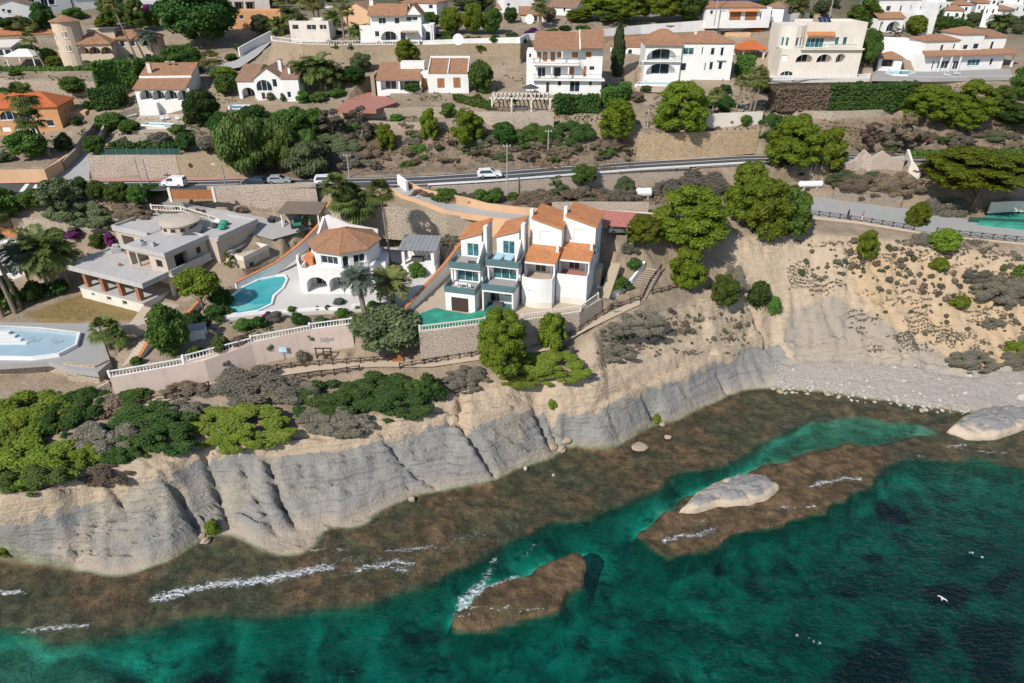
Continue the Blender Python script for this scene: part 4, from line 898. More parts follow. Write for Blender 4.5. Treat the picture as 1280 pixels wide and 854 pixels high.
# ------------------------------------------------------------------ houses
def _q(s,k,x0,y0,x1,y1,y=0.0,extra=None):
    """an opening of the front face given as a pixel rectangle"""
    c,n=math.cos(s.rz),math.sin(s.rz);pp=s.w(0,y,0);nv=Vector((-n,c,0));uv=Vector((c,n,0));o=[]
    for px,py in((x0,y1),(x1,y0)):
        d=Vector(((px-640)/FPX,CP+(427-py)/FPX*SP,-SP+(427-py)/FPX*CP));cam_=Vector((0,0,CAMZ))
        w=cam_+d*(nv.dot(pp-cam_)/nv.dot(d));o.append(((w-s.a).dot(uv),w.z-s.a.z))
    r=(k,o[0][0],o[1][0],o[0][1],o[1][1])
    return Q(r+(extra,)if extra else r)
House.q=_q
def _qz(s,py,y=0.0,x=0.0):p=s.w(x,y,0);return zat(p.y,py)-s.a.z
House.qz=_qz
def _qx(s,px,py=None,y=0.0):
    c=s.q('w',px,300 if py is None else py,px+1,(300 if py is None else py)+1,y);return c[1]
House.qx=_qx
# --- white three-storey house
h=House('tall_house','white three storey house with orange shutters, two long balconies and a brown tiled roof',(667,118),(751,119),38)
E=h.qz(61.5);W_=h.W;b1=h.qz(79.5);b2=h.qz(98.5);xm=h.qx(714)
h.block(0,W_,0,9,-1.5,b2,M['white'],[h.q('d',682.6,103,686.5,116),h.q('w',697,101,702,107.5),h.q('w',712,100,725,115),h.q('w',736,99,740.5,107)],right=[('w',3,4,.8,2)])
h.block(0,W_,1.2,9,b2+.003,b1,M['white'],[h.q('w',672,84,682,96,1.2),h.q('w',692,84,701.5,96,1.2),h.q('s',711.5,84,718,93,1.2),h.q('D',729,83,733.5,96,1.2),h.q('w',736.5,83,743.5,88,1.2)],right=[('w',3,4.2,b2+.9,b2+2.1)])
h.block(0,W_,1.2,9,b1+.003,E,M['white'],[h.q('s',671,65,676.5,72.5,1.2),h.q('s',678.5,65,684,77,1.2),h.q('s',688,65,694,77,1.2),h.q('s',696.5,65,702.5,72,1.2),h.q('s',715,65,722.5,72,1.2),h.q('s',732,65,739.5,72,1.2)],top=False)
h.box('balcony',-.3,W_+.6,-.9,1.19,b2-.25,b2+.12,M['white']);h.box('balcony',-.3,xm,-.9,1.19,b1-.25,b1+.12,M['white'])
h.rail([(-.2,-.8),(W_+.5,-.8),(W_+.5,1.1)],b2+.12);h.rail([(-.2,1.1),(-.2,-.8),(xm-.1,-.8),(xm-.1,1.1)],b1+.12)
for x in(0.1,xm*.38,xm*.75):h.box('column',x,x+.3,-.6,-.3,b2+.12,b1-.25,M['whitepaint'])
for x in(0.1,xm*.6):h.box('column',x,x+.22,-.6,-.38,b1+.12,E,M['whitepaint'])
h.box('ceiling',0,xm,-.8,1.19,E-.05,E+.04,M['white'])
h.shed(0,xm-.15,-.7,8.6,E+.1,E+2.5,M['tile'],.2,.1);h.shed(xm+.15,W_+.2,-.2,8.6,E+.3,E+2.9,M['tile'],.2,.1)
h.box('roof_divider',xm-.17,xm+.13,-.9,8.8,E+.05,E+3.1,M['white'])if False else h.roof(None,[[(xm-.15,-.9,E+.35),(xm+.13,-.9,E+.35),(xm+.13,8.8,E+3.1),(xm-.15,8.8,E+3.1)]],M['whitepaint'],.3,'roof_verge')
h.block(-1.7,-.01,1.5,8,0,E-.6,M['white'],[('w',.5,1.1,b1+1,b1+1.8)],left=[('w',2,3,b2+.9,b2+2)])
# --- arcaded white villa on the right of it
h=House('arcaded_villa','long white villa with two wide arched balconies and a brown hipped roof',(803,98),(912,99),39.4)
E=h.qz(55);W_=h.W;xl=h.qx(849.5,80);fl=h.qz(75)
h.block(xl,W_,0,10,-1.5,E+.3,M['white'],[h.q('W',853.5,60,868,68.5),h.q('w',876.5,59,879.7,68),h.q('w',888,60,894,69),h.q('w',900,59.5,905.5,70),h.q('w',850.5,79,858.5,88.5),h.q('w',880,78.5,883.2,88),h.q('w',886,77.5,892,87.5),h.q('w',897.5,77,903.7,87)],right=[('w',3,4,1,2.2)])
h.block(0,xl-.003,-.8,9,-1.5,E-.1,M['white'],[h.q('a',808.5,61,846.5,75,-.8),h.q('a',807.5,79.5,845.5,93.5,-.8)],left=[('a',1.2,6,.5,3)])
h.box('balcony',-.6,xl-.01,-1.5,-.803,fl-.22,fl+.1,M['white']);h.rail([(.2,-1.4),(xl-.3,-1.4)],fl+.1)
h.box('shelf',h.qx(896,72),h.qx(907,72),-.5,-.003,h.qz(74.5),h.qz(73),M['whitepaint'])
h.hip(xl-.2,W_,0,10,E+.3,1.9,M['tile'],.35);h.hip(-.1,xl+1,1,9,E+.2,2.4,M['tile'],.3);h.shed(-.1,xl-.1,-1.2,1.2,E-.15,E+.6,M['tile'],.2,.3)
h.box('vent_block',h.qx(871,45),h.qx(874,45),3.2,3.8,E+1.0,E+2.3,M['palecream'])
MB().lathe([(0.1,0),(1.0,.25),(1.1,.4)],14,(xl*.72,5,E+3.0)).build('satellite_dish',M['grey'],h.t)
h2=House('arched_annexe','low white annexe with two dark arches beside the cypress',(762,75),(801,76),41.2,'building')
h2.block(0,h2.W,0,6,-2.5,h2.qz(58),M['white'],[h2.q('aw',776.5,62,782.5,73),h2.q('aw',784.5,62,790.5,73)])
h2.shed(0,h2.W,0,6,h2.qz(57.5),h2.qz(57.5)+1.6,M['tile'],.3)
# --- cream castle-like villa
h=House('castle_villa','pale cream villa with a round tower bay, blue glazing and three low arches',(972,91),(1072,91),39.6)
E=h.qz(33);W_=h.W;f1=h.qz(61);xr=h.qx(1006,60)
h.block(xr,W_,.6,10,f1+.003,E+.3,M['palecream'],[h.q('W',1006.5,47.5,1031,59.5,.6),h.q('p',1031.5,47.5,1037,59.5,.6),h.q('W',1037.5,47,1040.5,58,.6),h.q('W',1043,46.5,1050,56.6,.6),h.q('W',1052.5,46.5,1060,56.6,.6),h.q('w',1063.4,46,1066.2,56.5,.6)])
h.block(0,W_,0,10,-2,f1,M['palecream'],[h.q('a',994,68,1017.5,78.5),h.q('a',1020,68,1041.5,78.5),h.q('a',1044,67.5,1058,78.5),h.q('p',976,69,984.5,76),h.q('aw',975,89,992,95)])
cx=xr/2+.1;rr=xr/2+.4;seg=[(cx+rr*math.cos(a),3.2+rr*math.sin(a))for a in[PI+PI*k/8 for k in range(9)]]
mb=MB();win=[]
for i in range(8):
    (x0,y0),(x1,y1)=seg[i],seg[i+1];L_=math.hypot(x1-x0,y1-y0);u=((x1-x0)/L_,(y1-y0)/L_);n_=(-u[1],u[0]);ops=[(L_*.2,L_*.8,f1+.5,f1+2.4,.2,False)]if i in(1,2,4,5,6)else[]
    panel(mb,(x0,y0),u,L_,f1+.006,E+.1,ops,n_);win+=[((x0,y0),u,n_,*op[:5])for op in ops]
mb.face([(x,y,E+.1)for x,y in seg]);mb.build('tower_bay',M['palecream'],h.t)
for o,u,n_,a,b,c,d,dep in win:h._win('W',o,u,n_,a,b,c,d,dep)
h.block(0,xr-.003,3.2,10,f1+.006,E+.1,M['palecream'])
h.shed(xr+.1,h.qx(1043,45),-.4,.6,h.qz(45),h.qz(41),M['tileorange'],.1);h.box('balcony',xr-1,W_,-.7,-.003,f1-.2,f1+.12,M['palecream']);h.rail([(xr-.5,-.6),(W_-2,-.6)],f1+.12,.9,M['greenglass'])
for i in range(3):h.roof(None,[[(9.4+i*1.0,4.2,E+.45),(10.3+i*1.0,4.2,E+.45),(10.3+i*1.0,5.9,E+1.5),(9.4+i*1.0,5.9,E+1.5)]],M['solar'],.06,'solar_panel')
h.chimney(h.qx(1020,25,8),8,E,E+1.9,M['stonewarm'],1.1);h.parapet(xr,W_,.6,10,E+.3,.5,M['palecream'])
b_=[P(960,100,38.6),P(990,100,38.6),P(1012,99,38.6),P(1036,98.5,38.6),P(1060,98,38.6),P(1086,97.5,38.6)]
slab('terrace',[(958,100),(1088,98),(1086,91),(965,91)],38.55,M['terrace'],'pale terrace in front of the cream tower villa')
wall('terrace_wall','pale stone terrace wall under the white balustrade of the cream villa',[P(958,106,37.3),P(1000,105.5,37.3),P(1050,104.5,37.3),P(1088,104,37.3)],[38.6]*4,M['stonewarm'])
balustrade('white balustrade in front of the cream tower villa',b_,.9,None,.5)
# --- white two-storey villa at right
h=House('hip_roof_villa','white two storey villa with brown hipped roofs and a tiled veranda strip',(1165,89),(1251,86),38.9)
W_=h.W;f1=h.qz(68);xa=h.qx(1203,60);xb=h.qx(1231,60)
h.block(-3.5,W_,0,9,-1.5,f1,M['white'],[h.q('w',1163.5,76,1169,87),h.q('w',1170.5,76,1187,86),h.q('w',1189.5,76,1200,87),h.q('W',1208,74,1226.5,82.5),h.q('w',1236,73,1242.5,81.5)])
h.block(W_+.003,W_+3.2,0,6,f1-.7,f1,M['white']);h.box('column',W_+2.8,W_+3.2,0,.4,-.5,f1-.7,M['whitepaint']);h.box('floor',W_+.003,W_+3.2,0,6,-1.5,0,M['greypave'])
h.roof(None,[[(-4,-1.4,f1-.1),(W_+3.6,-1.4,f1-.1),(W_+3.2,1.6,f1+.75),(-3.2,1.6,f1+.75)]],M['tile'])
for x in(.7,3.6,6.2):h.box('column',x,x+.28,-1.2,-.92,-.6,f1-.2,M['whitepaint'])
zt=h.qz(51,2)
h.block(-2.5,xa,1.6,8,f1+.003,zt,M['white'],[h.q('w',1174,56,1180.5,65.5,1.6),h.q('w',1190.5,55,1195,61.5,1.6)],left=[('w',3,4,f1+1,f1+2.6)])
h.block(xa,xb,1.2,8.5,f1+.003,h.qz(43.5,1.2),M['white'],[h.q('w',1203,56,1211,62,1.2),h.q('w',1215.5,54.5,1224.5,61.5,1.2)])
h.block(xb+.003,W_+.4,1.6,8,f1+.003,h.qz(48,2),M['white'],[h.q('w',1236.5,52,1243.5,62,1.6)])
h.hip(-2.5,xa,1.6,8,zt,1.1,M['tile']);h.hip(xa,xb+.5,1.2,8.5,h.qz(43.5,1.2),1.3,M['tile']);h.shed(xb+.3,W_+.4,1.6,8,h.qz(48,2),h.qz(48,2)+1.0,M['tile'])
wall('terrace_wall','grey banded terrace wall below the white hip roofed villa',[P(1120,104,37.5),P(1165,105,37.4),P(1210,105,37.4),P(1265,103,37.5)],[38.95,38.9,38.9,38.9],M['stone'],coping=M['concrete'])
h=House('terrace_building','white walled roof terrace block with a small tiled pool house',(1096,86),(1142,88),39.3,'building')
h.block(0,h.W+1.5,5,14,-1,h.qz(55,5),M['white'],[h.q('w',1103,60,1106,63,5)]);h.parapet(0,h.W+1.5,5,14,h.qz(55,5)-.004,.8,M['white'])
h.block(0,h.qx(1127,80),0,4.9,-1,h.qz(73),M['white'],[h.q('v',1101,75,1118,84,0,2.5)]);h.hip(0,h.qx(1127,80),0,4.9,h.qz(73),1.3,M['tile'],.5)
# --- upper right white house
h=House('upper_house','white house with a tiled porch above the white roof terrace',(1094,44),(1150,43),44.6)
h.block(1.0,h.W,3,12,-2,h.qz(-1,3),M['white'],[h.q('w',1107,7.5,1114.5,14,3),h.q('w',1124,7,1128.5,14.5,3),h.q('w',1137.5,6.5,1140.5,11.5,3)]);h.hip(1,h.W,3,12,h.qz(-1,3),1.5,M['tile'])
h.block(0,h.qx(1130,25),0,2.997,-2,h.qz(24),M['white'],[h.q('a',1107,26.5,1127,40),h.q('a',1098,27,1105,40)]);h.shed(0,h.qx(1130,25),0,2.9,h.qz(23),h.qz(16,2.9),M['tile'])
h.block(h.W+.003,h.W+4.5,1,9,-3,h.qz(14,1),M['white'],[('w',1.2,2.6,.6,2)])
h=House('shuttered_house','white bungalow with two bays of orange shutters under orange awnings',(882,28),(962,27),48.8)
h.block(0,h.W,0,8,-1.5,h.qz(10),M['white'],[h.q('w',887.5,13,892,18),h.q('p',899,13.5,908.5,24),h.q('s',911,14,927,25.5),h.q('s',930.5,14,947,25.5),h.q('w',949.5,14,953,24)])
h.hip(0,h.W-2,0,8,h.qz(9.5),1.3,M['tile']);h.roof(None,[[(h.qx(910,15),-1,h.qz(14.5)),(h.qx(948,15),-1,h.qz(14.5)),(h.qx(948,15),-.05,h.qz(11.5)),(h.qx(910,15),-.05,h.qz(11.5))]],M['orangecloth'],.05,'awning')
for i in range(4):h.roof(None,[[(3+i*3.2,3.5,h.qz(9)+1.2),(6+i*3.2,3.5,h.qz(9)+1.2),(6+i*3.2,5,h.qz(9)+2.2),(3+i*3.2,5,h.qz(9)+2.2)]],M['solar'],.06,'solar_panel')
h=House('garden_pavilion','open pavilion with a bright orange tiled roof beside the clipped hedge',(926,78),(954,77),41.0,'pavilion')
for x,y in((.2,0),(h.W-.3,0),(.2,4),(h.W-.3,4)):h.box('column',x,x+.35,y,y+.35,-1.5,3.0,M['palecream'])
h.block(-2,h.W,4.4,5,-1.5,3,M['palecream']);h.hip(-.3,h.W,0,4.4,2.9,1.7,M['tilered'],.5)
h=House('stone_house','peach walled house with small red roof turrets behind the orange pavilion',(905,57),(960,57),43.0)
h.block(0,6.8,0,4,-1,3.2,M['peach'],[('w',.8,1.8,1,2.3)]);h.shed(1,4,0.5,3,3.1,3.5,M['tilebrown'])
h.block(7.5,10,2,5,-1,3.4,M['stone'],[('v',.8,1.5,.5,2)]);h.hip(7.5,10,2,5,3.4,.9,M['tilered']);h.block(10.01,14,3,6,-1,2.4,M['stone'],[('w',1,1.8,.6,1.8)])
# --- low white house in the middle
h=House('low_house','low white house with orange doors and three separate brown tiled roofs',(472,118),(586,118),38)
E1=h.qz(99.5);xa=h.qx(526,105);xb=h.qx(535,105);W_=h.W
h.block(0,xa,0,8,-2.2,E1,M['white'],[h.q('o',476.5,101.5,497.5,113),h.q('o',500.5,101.5,524.5,113),h.q('w',483,119.5,490.5,125)])
h.shed(0,xa,0,8,E1,E1+2.3,M['tile'],.3,.1);h.box('roof_screen',xa*.5,xa+.4,4.6,7.6,E1+.5,E1+2.9,M['white'])
h.block(xa+.003,xb,2.2,8,-2,E1+1.2,M['white'],[h.q('D',527,98,534,111,2.2)])
h.block(xb+.003,W_,.4,8,-2,h.qz(92),M['white'],[h.q('s',547,98,555.5,110,.4),h.q('s',567,97,575.5,110,.4)],right=[('w',2,3,1,2)])
xm=(xb+W_)/2;z9=h.qz(92)
h.shed(xb+.2,xm-.12,.4,8,z9-.1,z9+1.9,M['tile'],.1,0);h.shed(xm+.12,W_-.2,.4,8,z9-.1,z9+1.9,M['tile'],.1,0)
for x in(xb,xm-.12,W_-.2):h.roof(None,[[(x,.3,z9+.35),(x+.2,.3,z9+.35),(x+.2,8.1,z9+2.35),(x,8.1,z9+2.35)]],M['whitepaint'],.4,'roof_verge')
h.box('roof_screen',xb,W_,8.003,8.3,z9,z9+2.5,M['white']);h.box('side_wall',-1.2,-.4,-.2,7,-2.2,E1+.9,M['stonewarm'])
# --- upper white house with balcony, centre left
h=House('balcony_house','two storey white house with a gabled roof, long balcony and ground floor arches',(450,52),(528,52),46.6)
W_=h.W;f1=h.qz(37);x0=h.qx(460,25);E=h.qz(19.5)
h.block(x0-2.2,W_,0,9,-1,f1,M['white'],[h.q('w',469,39,474,46),h.q('a',476.5,39,497,51),h.q('aw',501,39,507,50)])
h.block(x0,W_-.3,2.5,9,f1+.003,E,M['white'],[h.q('w',473.5,22,482,30,2.5),h.q('w',493.5,22,499,30,2.5),h.q('w',508,21,522,26,2.5)])
h.gable(x0,x0+8.6,1.6,9,E,2.0,M['tile'],M['white']);h.gable(x0+8.7,W_-.2,1.9,9,E,2.1,M['tile'],M['white'],'y',.2)
h.parapet(x0-2.2,W_,0,2.3,f1+.003,.9,M['white'],.2,'balcony_wall','flr');h.chimney(x0+.3,5,E,E+3,M['white'],.9)
h.roof(None,[[(x0+8,-1.5,f1-.4),(W_-1,-1.5,f1-.4),(W_-1,-.01,f1-.2),(x0+8,-.01,f1-.2)]],M['stonewarm'],.15,'porch_roof')
h.block(W_+.003,W_+2.6,2,7,-1,f1+.9,M['white'],[('aw',.6,1.8,0,2)])
# --- white villa with chimneys, left of centre
h=House('chimney_villa','white villa with stepped brown roofs, one wide arch and small white chimneys',(322,127),(378,127),36.9)
W_=h.W;E=h.qz(99)
h.block(0,W_*.62,0,8,-1.5,E,M['white'],[h.q('aw',321.5,100,338.5,114),h.q('w',341.5,99,345.5,109),h.q('d',328,116,331,124)])
h.gable(-.2,W_*.62,0,9,E,2.2,M['tilebrown'],M['white'],'y',.25)
h.block(W_*.62+.003,W_,-1,6,-1.5,h.qz(97),M['white'],[('w',1,1.8,1,2.2)]);h.shed(W_*.62,W_,-1,6,h.qz(97),h.qz(97)+1.7,M['tilebrown'],.3,.2)
h.block(-4.2,-.003,1.2,8,-1.5,E-.5,M['white'],[('a',.7,3.5,.2,2.7)]);h.shed(-4.2,-.2,1.2,8,E-.5,E+1.8,M['tilebrown'],.3,.2)
h.block(W_*.62,W_*.9,6.01,10,-1.5,E+1,M['white']);h.shed(W_*.62,W_*.9,6.2,10,E+1,E+1.9,M['tilebrown'],.2,.2)
h.chimney(W_*.5,4,E,E+3.4,M['white'],.7);h.chimney(W_*.78,1,E,E+2.2,M['white'],.5)
# --- white villa with four arches
h=House('four_arch_villa','white villa with four arches in a row, an outside stair and two-step tiled roof',(176,143),(238,142),34.4)
W_=h.W;E=h.qz(111.5);D_=11
h.block(0,W_,0,D_,-1,E,M['white'],[h.q('a',175.8,112.8,189.3,125),h.q('a',191.2,112.8,204.6,125),h.q('a',206.5,112.8,220.6,125),h.q('a',222.5,113,236.6,125.5)],right=[('w',6.5,7.4,2.6,3.8)],top=False)
h.shed(0,W_,0,4.6,E,E+1.3,M['tile'],.35,.3);h.shed(0,W_,4.9,D_,E+1.75,E+3.6,M['tile'],.0,.3);h.box('roof_band',-.3,W_+.3,4.6,4.9,E+1.2,E+1.9,M['whitepaint'])
mb=MB();mb.face([(W_,0,E),(W_,D_,E),(W_,D_,E+3.6),(W_,4.7,E+1.6)]);mb.face([(0,D_,E),(0,0,E),(0,4.7,E+1.6),(0,D_,E+3.6)]);mb.face([(W_,D_,E),(0,D_,E),(0,D_,E+3.6),(W_,D_,E+3.6)]);mb.build('gable_wall',M['bluewhite']if False else M['white'],h.t)
mb=MB()
for i in range(9):mb.box(.6+i*.42,.6+(i+1)*.42,-1.3,-.01,0,.28*(i+1))
mb.build('stair',M['white'],h.t);h.box('stair_wall',.5,4.5,-1.5,-1.303,0,1.2,M['white'])
h.chimney(1.6,6.5,E+2,E+4.4,M['palecream'],.8)
for x in(W_*.43,W_*.55):MB().lathe([(.05,0),(.45,.12),(.5,.2)],12,(x,9.5,E+4)).build('satellite_dish',M['plastic'],h.t)
# --- cream house with a round tower
h=House('tower_house','cream house with a round corner tower, arched loggia and tiled roofs',(76,87),(143,85),41.0)
W_=h.W;T=h.qz(28);rT=3.0
mb=MB().lathe([(rT,-1),(rT,T)],20,(2.9,3.0,0));mb.build('tower',M['cream'],h.t,smooth=False)
mb=MB();n_=8
for k in range(n_):
    a,b=2*PI*k/n_,2*PI*(k+1)/n_;q=[Vector((2.9+(rT+.6)*math.cos(a),3+(rT+.6)*math.sin(a),T)),Vector((2.9+(rT+.6)*math.cos(b),3+(rT+.6)*math.sin(b),T)),Vector((2.9,3,T+1.3))]
    e=(q[1]-q[0]).normalized();mb.face(q,[((p-q[0]).dot(e),(p-q[0]).length)for p in q])
mb.build('tower_roof',M['tile'],h.t)
for zc in(h.qz(44),h.qz(61)):
    for a in(-PI/2+.05,-PI/2-.9):h._win('w',(2.9+rT*math.cos(a)+.5*math.sin(a),3+rT*math.sin(a)-.5*math.cos(a)),(-math.sin(a),math.cos(a)),(-math.cos(a),-math.sin(a)),0,1.0,zc-.7,zc+.7,.05)
xs_=h.qx(95,60);E=h.qz(57);h.block(xs_,W_,.8,8,-1,E,M['cream'],[h.q('a',98,58.5,110,68,.8),h.q('a',112,58.5,124,68,.8),h.q('a',127,58.5,139,68,.8),h.q('a',102,75,115,85,.8)],right=[('w',2,3.2,4,5.4)])
h.hip(xs_-1,W_,.8,8,E,2.1,M['tile']);h.block(W_+.003,W_+9.5,6,13,-1,E+.4,M['cream'],[('w',1,2,4,5.3),('w',3.3,4.3,4,5.3),('w',6,7.2,4,5.3),('w',2,3.4,1,2.2),('w',6,7.4,1,2.2)]);h.hip(W_-2,W_+9.5,6,13,E+.4,1.7,M['tile'])
h.block(6,12,6,11,E,E+2.6,M['cream']);h.box('flat_roof',8.6,12.5,5.5,11,E+2.61,E+2.8,M['darkgrey'])
# --- orange house lower left
h=House('orange_house','orange plastered house with a bright red hipped roof behind tall palms',(-30,171),(81,167),31.5)
W_=h.W;E=h.qz(137)
h.block(0,W_,0,9,-1,E,M['orangewall'],[h.q('aw',1,138.5,21.5,150.5),h.q('aw',24.5,138.5,37,150.5),h.q('p',2.5,158,12,165),h.q('p',20.5,159.5,30.5,166.5),h.q('p',36.5,160.5,45.5,167),h.q('w',60,150,66,158)],right=[('w',3.5,4.5,3.2,4.3),('v',6.5,8,0,2.2)])
h.hip(0,W_,0,9,E,2.4,M['tilered'],.4);h.chimney(h.qx(20,120,5),5,E+1,E+3.6,M['orangewall'],.7);h.box('annexe_wall',W_+.01,W_+3.2,5,9,-1,3.4,M['peach'])
# --- other background houses
def simple(name,label,A,B,z,d,eave,mat,roof,rise=1.4,ops=(),kind='hip',cat='house',group=None):
    h=House(name,label,A,B,z,cat,group);E=h.qz(eave)
    h.block(0,h.W,0,d,-2,E,mat,[h.q(*o)for o in ops])
    if kind=='hip':h.hip(0,h.W,0,d,E,rise,roof)
    elif kind=='gable':h.gable(0,h.W,0,d,E,rise,roof,mat)
    elif kind=='gabley':h.gable(0,h.W,0,d,E,rise,roof,mat,'y')
    elif kind=='shed':h.shed(0,h.W,0,d,E,E+rise,roof)
    else:h.parapet(0,h.W,0,d,E-.004,.5,mat)
    return h
simple('garden_house','small white house with a flat beige roof behind the white gazebo',(-12,72),(17,71),42.6,9,60,M['white'],M['palecream'],.7,[('w',0,62,3,70),('w',8,62,13,70)],'shed')
simple('orange_annexe','long low orange roofed building behind the small white house',(-10,50),(66,47),44.8,6,45,M['peach'],M['tileorange'],1.1,[],'shed','building')
simple('blue_house','white shaded house with a dark window and tiled lean-to at the left edge',(-8,30),(46,28),48.2,10,8,M['white'],M['tilebrown'],1.6,[('w',3,11,6,15),('w',10,12,14,17),('aw',-2,21,4,29),('aw',8,21,18,29)],'gabley')
simple('arched_house','large white house with tall dark arches at the top left',(34,17),(92,14),49.6,12,-8,M['white'],M['tile'],1.6,[('aw',37,-3,42,8),('aw',53,-3,58,8),('aw',62,-3,67,6)],'flat')
simple('window_house','white house with two small windows at the top edge left of the pines',(93,12),(136,10),50,10,-4,M['white'],M['tile'],1.6,[('w',118,3,123,7),('w',127,3,131,7)],'hip')
simple('purple_side_house','white house half hidden behind the magenta bougainvillea',(176,18),(208,17),49,9,3,M['white'],M['tile'],1.3,[('w',180,6,185,12)],'flat')
simple('columned_house','cream house with a row of columns at the top edge beside the big dark tree',(276,14),(338,12),50,10,0,M['palecream'],M['tile'],1.4,[('o',280,2,290,12),('o',294,2,304,12),('o',308,2,318,12)],'flat')
simple('orange_wall_house','orange walled house behind the row of fan palms',(290,27),(352,27),48.4,7,16,M['orangewall'],M['tileorange'],.8,[('w',300,19,304,24)],'flat')
simple('palm_house','cream and white house among the tall fan palms above the stone wall',(363,42),(412,42),47.6,9,29,M['palecream'],M['tile'],.6,[('w',366,31,373,37),('w',384,31,395,37.5),('w',400,31,408,37)],'flat')
simple('grey_roof_house','tan house with a broad blank gable left of the balcony house',(430,27),(462,28),48.6,9,12,M['peach'],M['tilebrown'],1.8,[],'gabley')
simple('blue_shade_house','white house with a rounded bay right behind the balcony house',(503,16),(546,17),50,9,3,M['white'],M['tile'],1.5,[('w',512,5,520,12),('w',536,6,541,11)],'hip')
simple('brown_roof_shed','small white house with a brown roof above the round bright trees',(611,14),(628,15),50,7,11,M['white'],M['tilebrown'],1.6,[],'hip')
simple('edge_house','white house with a dark window at the top edge right of the bright trees',(631,16),(668,15),50,8,-2,M['white'],M['tile'],1.2,[('w',634,4,638,8)],'flat')
simple('gabled_cottage','white cottage with a brown gable roof between the palms and the pine wood',(686,17),(720,18),50,8,8.5,M['white'],M['tilebrown'],1.4,[('w',690,9,692,14),('w',704,9,707,15)],'gable')
simple('porch_house','peach house with a tiled porch roof behind the bougainvillea hedge',(650,30),(684,30),48.2,8,18,M['palecream'],M['tile'],1.5,[('o',660,20,672,29)],'gable')
simple('corner_house','white house with a tiled porch at the top edge left of the palm clump',(955,24),(978,25),49,8,9,M['white'],M['tilebrown'],1.2,[('w',961,13,966,20)],'hip')
rg=random.Random(11)
far_spots=[(1187,34,22),(1200,25,20),(1213,17,18),(1206,9,18),(1224,26,18),(1228,10,20),(1240,20,16),(1247,6,18),(1256,29,16),(1262,14,18),(1275,8,20),(1273,24,18),(1232,34,16),(1178,20,18),(1190,6,20),(1150,8,18),(1290,16,20)]
FARL=['pale wall and brown hip roof','two dark windows and flat roof','tall blank gable','terracotta roof seen from the front','boxy upper storey']
for i,(x,y,w_)in enumerate(far_spots):
    g=G(x,y);k=rg.random();zz=g.z
    a=(x-w_/2,y);hh_=rg.uniform(3.2,6.0)
    h=House('hillside_house','small white house far off in the cluster on the upper right hillside',a,(x+w_/2,y+rg.uniform(-1,1)),zz,'house','distant white houses on the right hillside')
    h.block(0,h.W,0,7,-2,hh_,M['white'],[('w',h.W*.15,h.W*.3,hh_-2,hh_-.8),('w',h.W*.6,h.W*.78,hh_-2,hh_-.7)])
    if k<.5:h.hip(0,h.W,0,7,hh_,1.2,M['tile'])
    else:h.block(h.W*.3,h.W*.8,2,7,hh_+.003,hh_+2.4,M['white'],[('w',.5,1.4,hh_+.6,hh_+1.7)],name='upper_storey')
# ------------------------------------------------------------------ the white octagonal villa
h=House('octagon_villa','white villa with an octagonal terracotta roof, tall arches and a pointed rear wall',(380,367),(441,367),17.65)
W_=h.W
h.block(-.1,W_,0,4.2,0,3.55,M['white'],[h.q('a',385,346.5,407.5,365.5,0,3.4),h.q('a',413,346.5,433,365.5,0,3.4)])
h.block(.6,11,4.203,11,0,3.55,M['white'])
cx,cy,rr=6.0,6.2,5.5
oc=[(cx+rr*math.cos(R(-112.5-22.5+45*k)),cy+rr*math.sin(R(-112.5-22.5+45*k)))for k in range(8)]
oc=[(cx+rr*math.cos(R(-130+45*k)),cy+rr*math.sin(R(-130+45*k)))for k in range(8)]
mb=MB();win=[];z0,z1=3.553,6.75
for i in range(8):
    (x0,y0),(x1,y1)=oc[i],oc[(i+1)%8];L_=math.hypot(x1-x0,y1-y0);u=((x1-x0)/L_,(y1-y0)/L_);n_=(-u[1],u[0])
    ops=[(L_*.14,L_*.86,z0+.95,z0+2.35,.35,False)]if i in(0,)else[(L_*.06,L_*.30,z0+.2,z0+2.5,.35,True),(L_*.48,L_*.93,z0+.95,z0+2.35,.35,False)]if i==1 else[]
    panel(mb,(x0,y0),u,L_,z0,z1,ops,n_)
    win+=[((x0,y0),u,n_,*op)for op in ops]
mb.build('upper_wall',M['white'],h.t)
for o,u,n_,a,b,c,d,dep,ar in win:h._win('aw',o,u,n_,a,b,c,d,dep)
re_=rr+.55;oe=[(cx+re_*math.cos(R(-130+45*k)),cy+re_*math.sin(R(-130+45*k)))for k in range(8)]
h.roof(None,[[(*oe[i],z1+.05),(*oe[(i+1)%8],z1+.05),(cx,cy,z1+2.15)]for i in range(8)],M['tile'],.2)
rdg=MB()
for i in range(8):rdg.tube([(*oe[i],z1+.06),(cx,cy,z1+2.16)],.07,5)
rdg.build('ridge_tiles',M['tile'],h.t)
h.parapet(-.1,W_,0,4.2,3.553,.85,M['white'],.22,'balcony_wall','fl')
mb=MB() # curved flank wall at left and pointed wall at the rear
cur=[(-.15,.4),(-.9,1.6),(-1.4,3.4),(-1.7,5.6)];hh=[4.3,4.9,5.2,4.6]
for(a,b),(c,d),e,f in zip(cur[:-1],cur[1:],hh[:-1],hh[1:]):
    mb.face([(a,b,0),(a,b,e),(c,d,f),(c,d,0)]);mb.face([(a+.35,b,0),(c+.35,d,0),(c+.35,d,f),(a+.35,b,e)]);mb.face([(a,b,e),(a+.35,b,e),(c+.35,d,f),(c,d,f)])
mb.build('curved_wall',M['white'],h.t)
mb=MB()
q=[(2.4,11.2,0),(10.5,11.8,0),(10.5,11.8,6.4),(6,11.5,7.4),(2.6,11.2,9.2),(1.9,11.2,9.0)]
mb.face(q);mb.face([(x,y+.4,z)for x,y,z in q[::-1]])
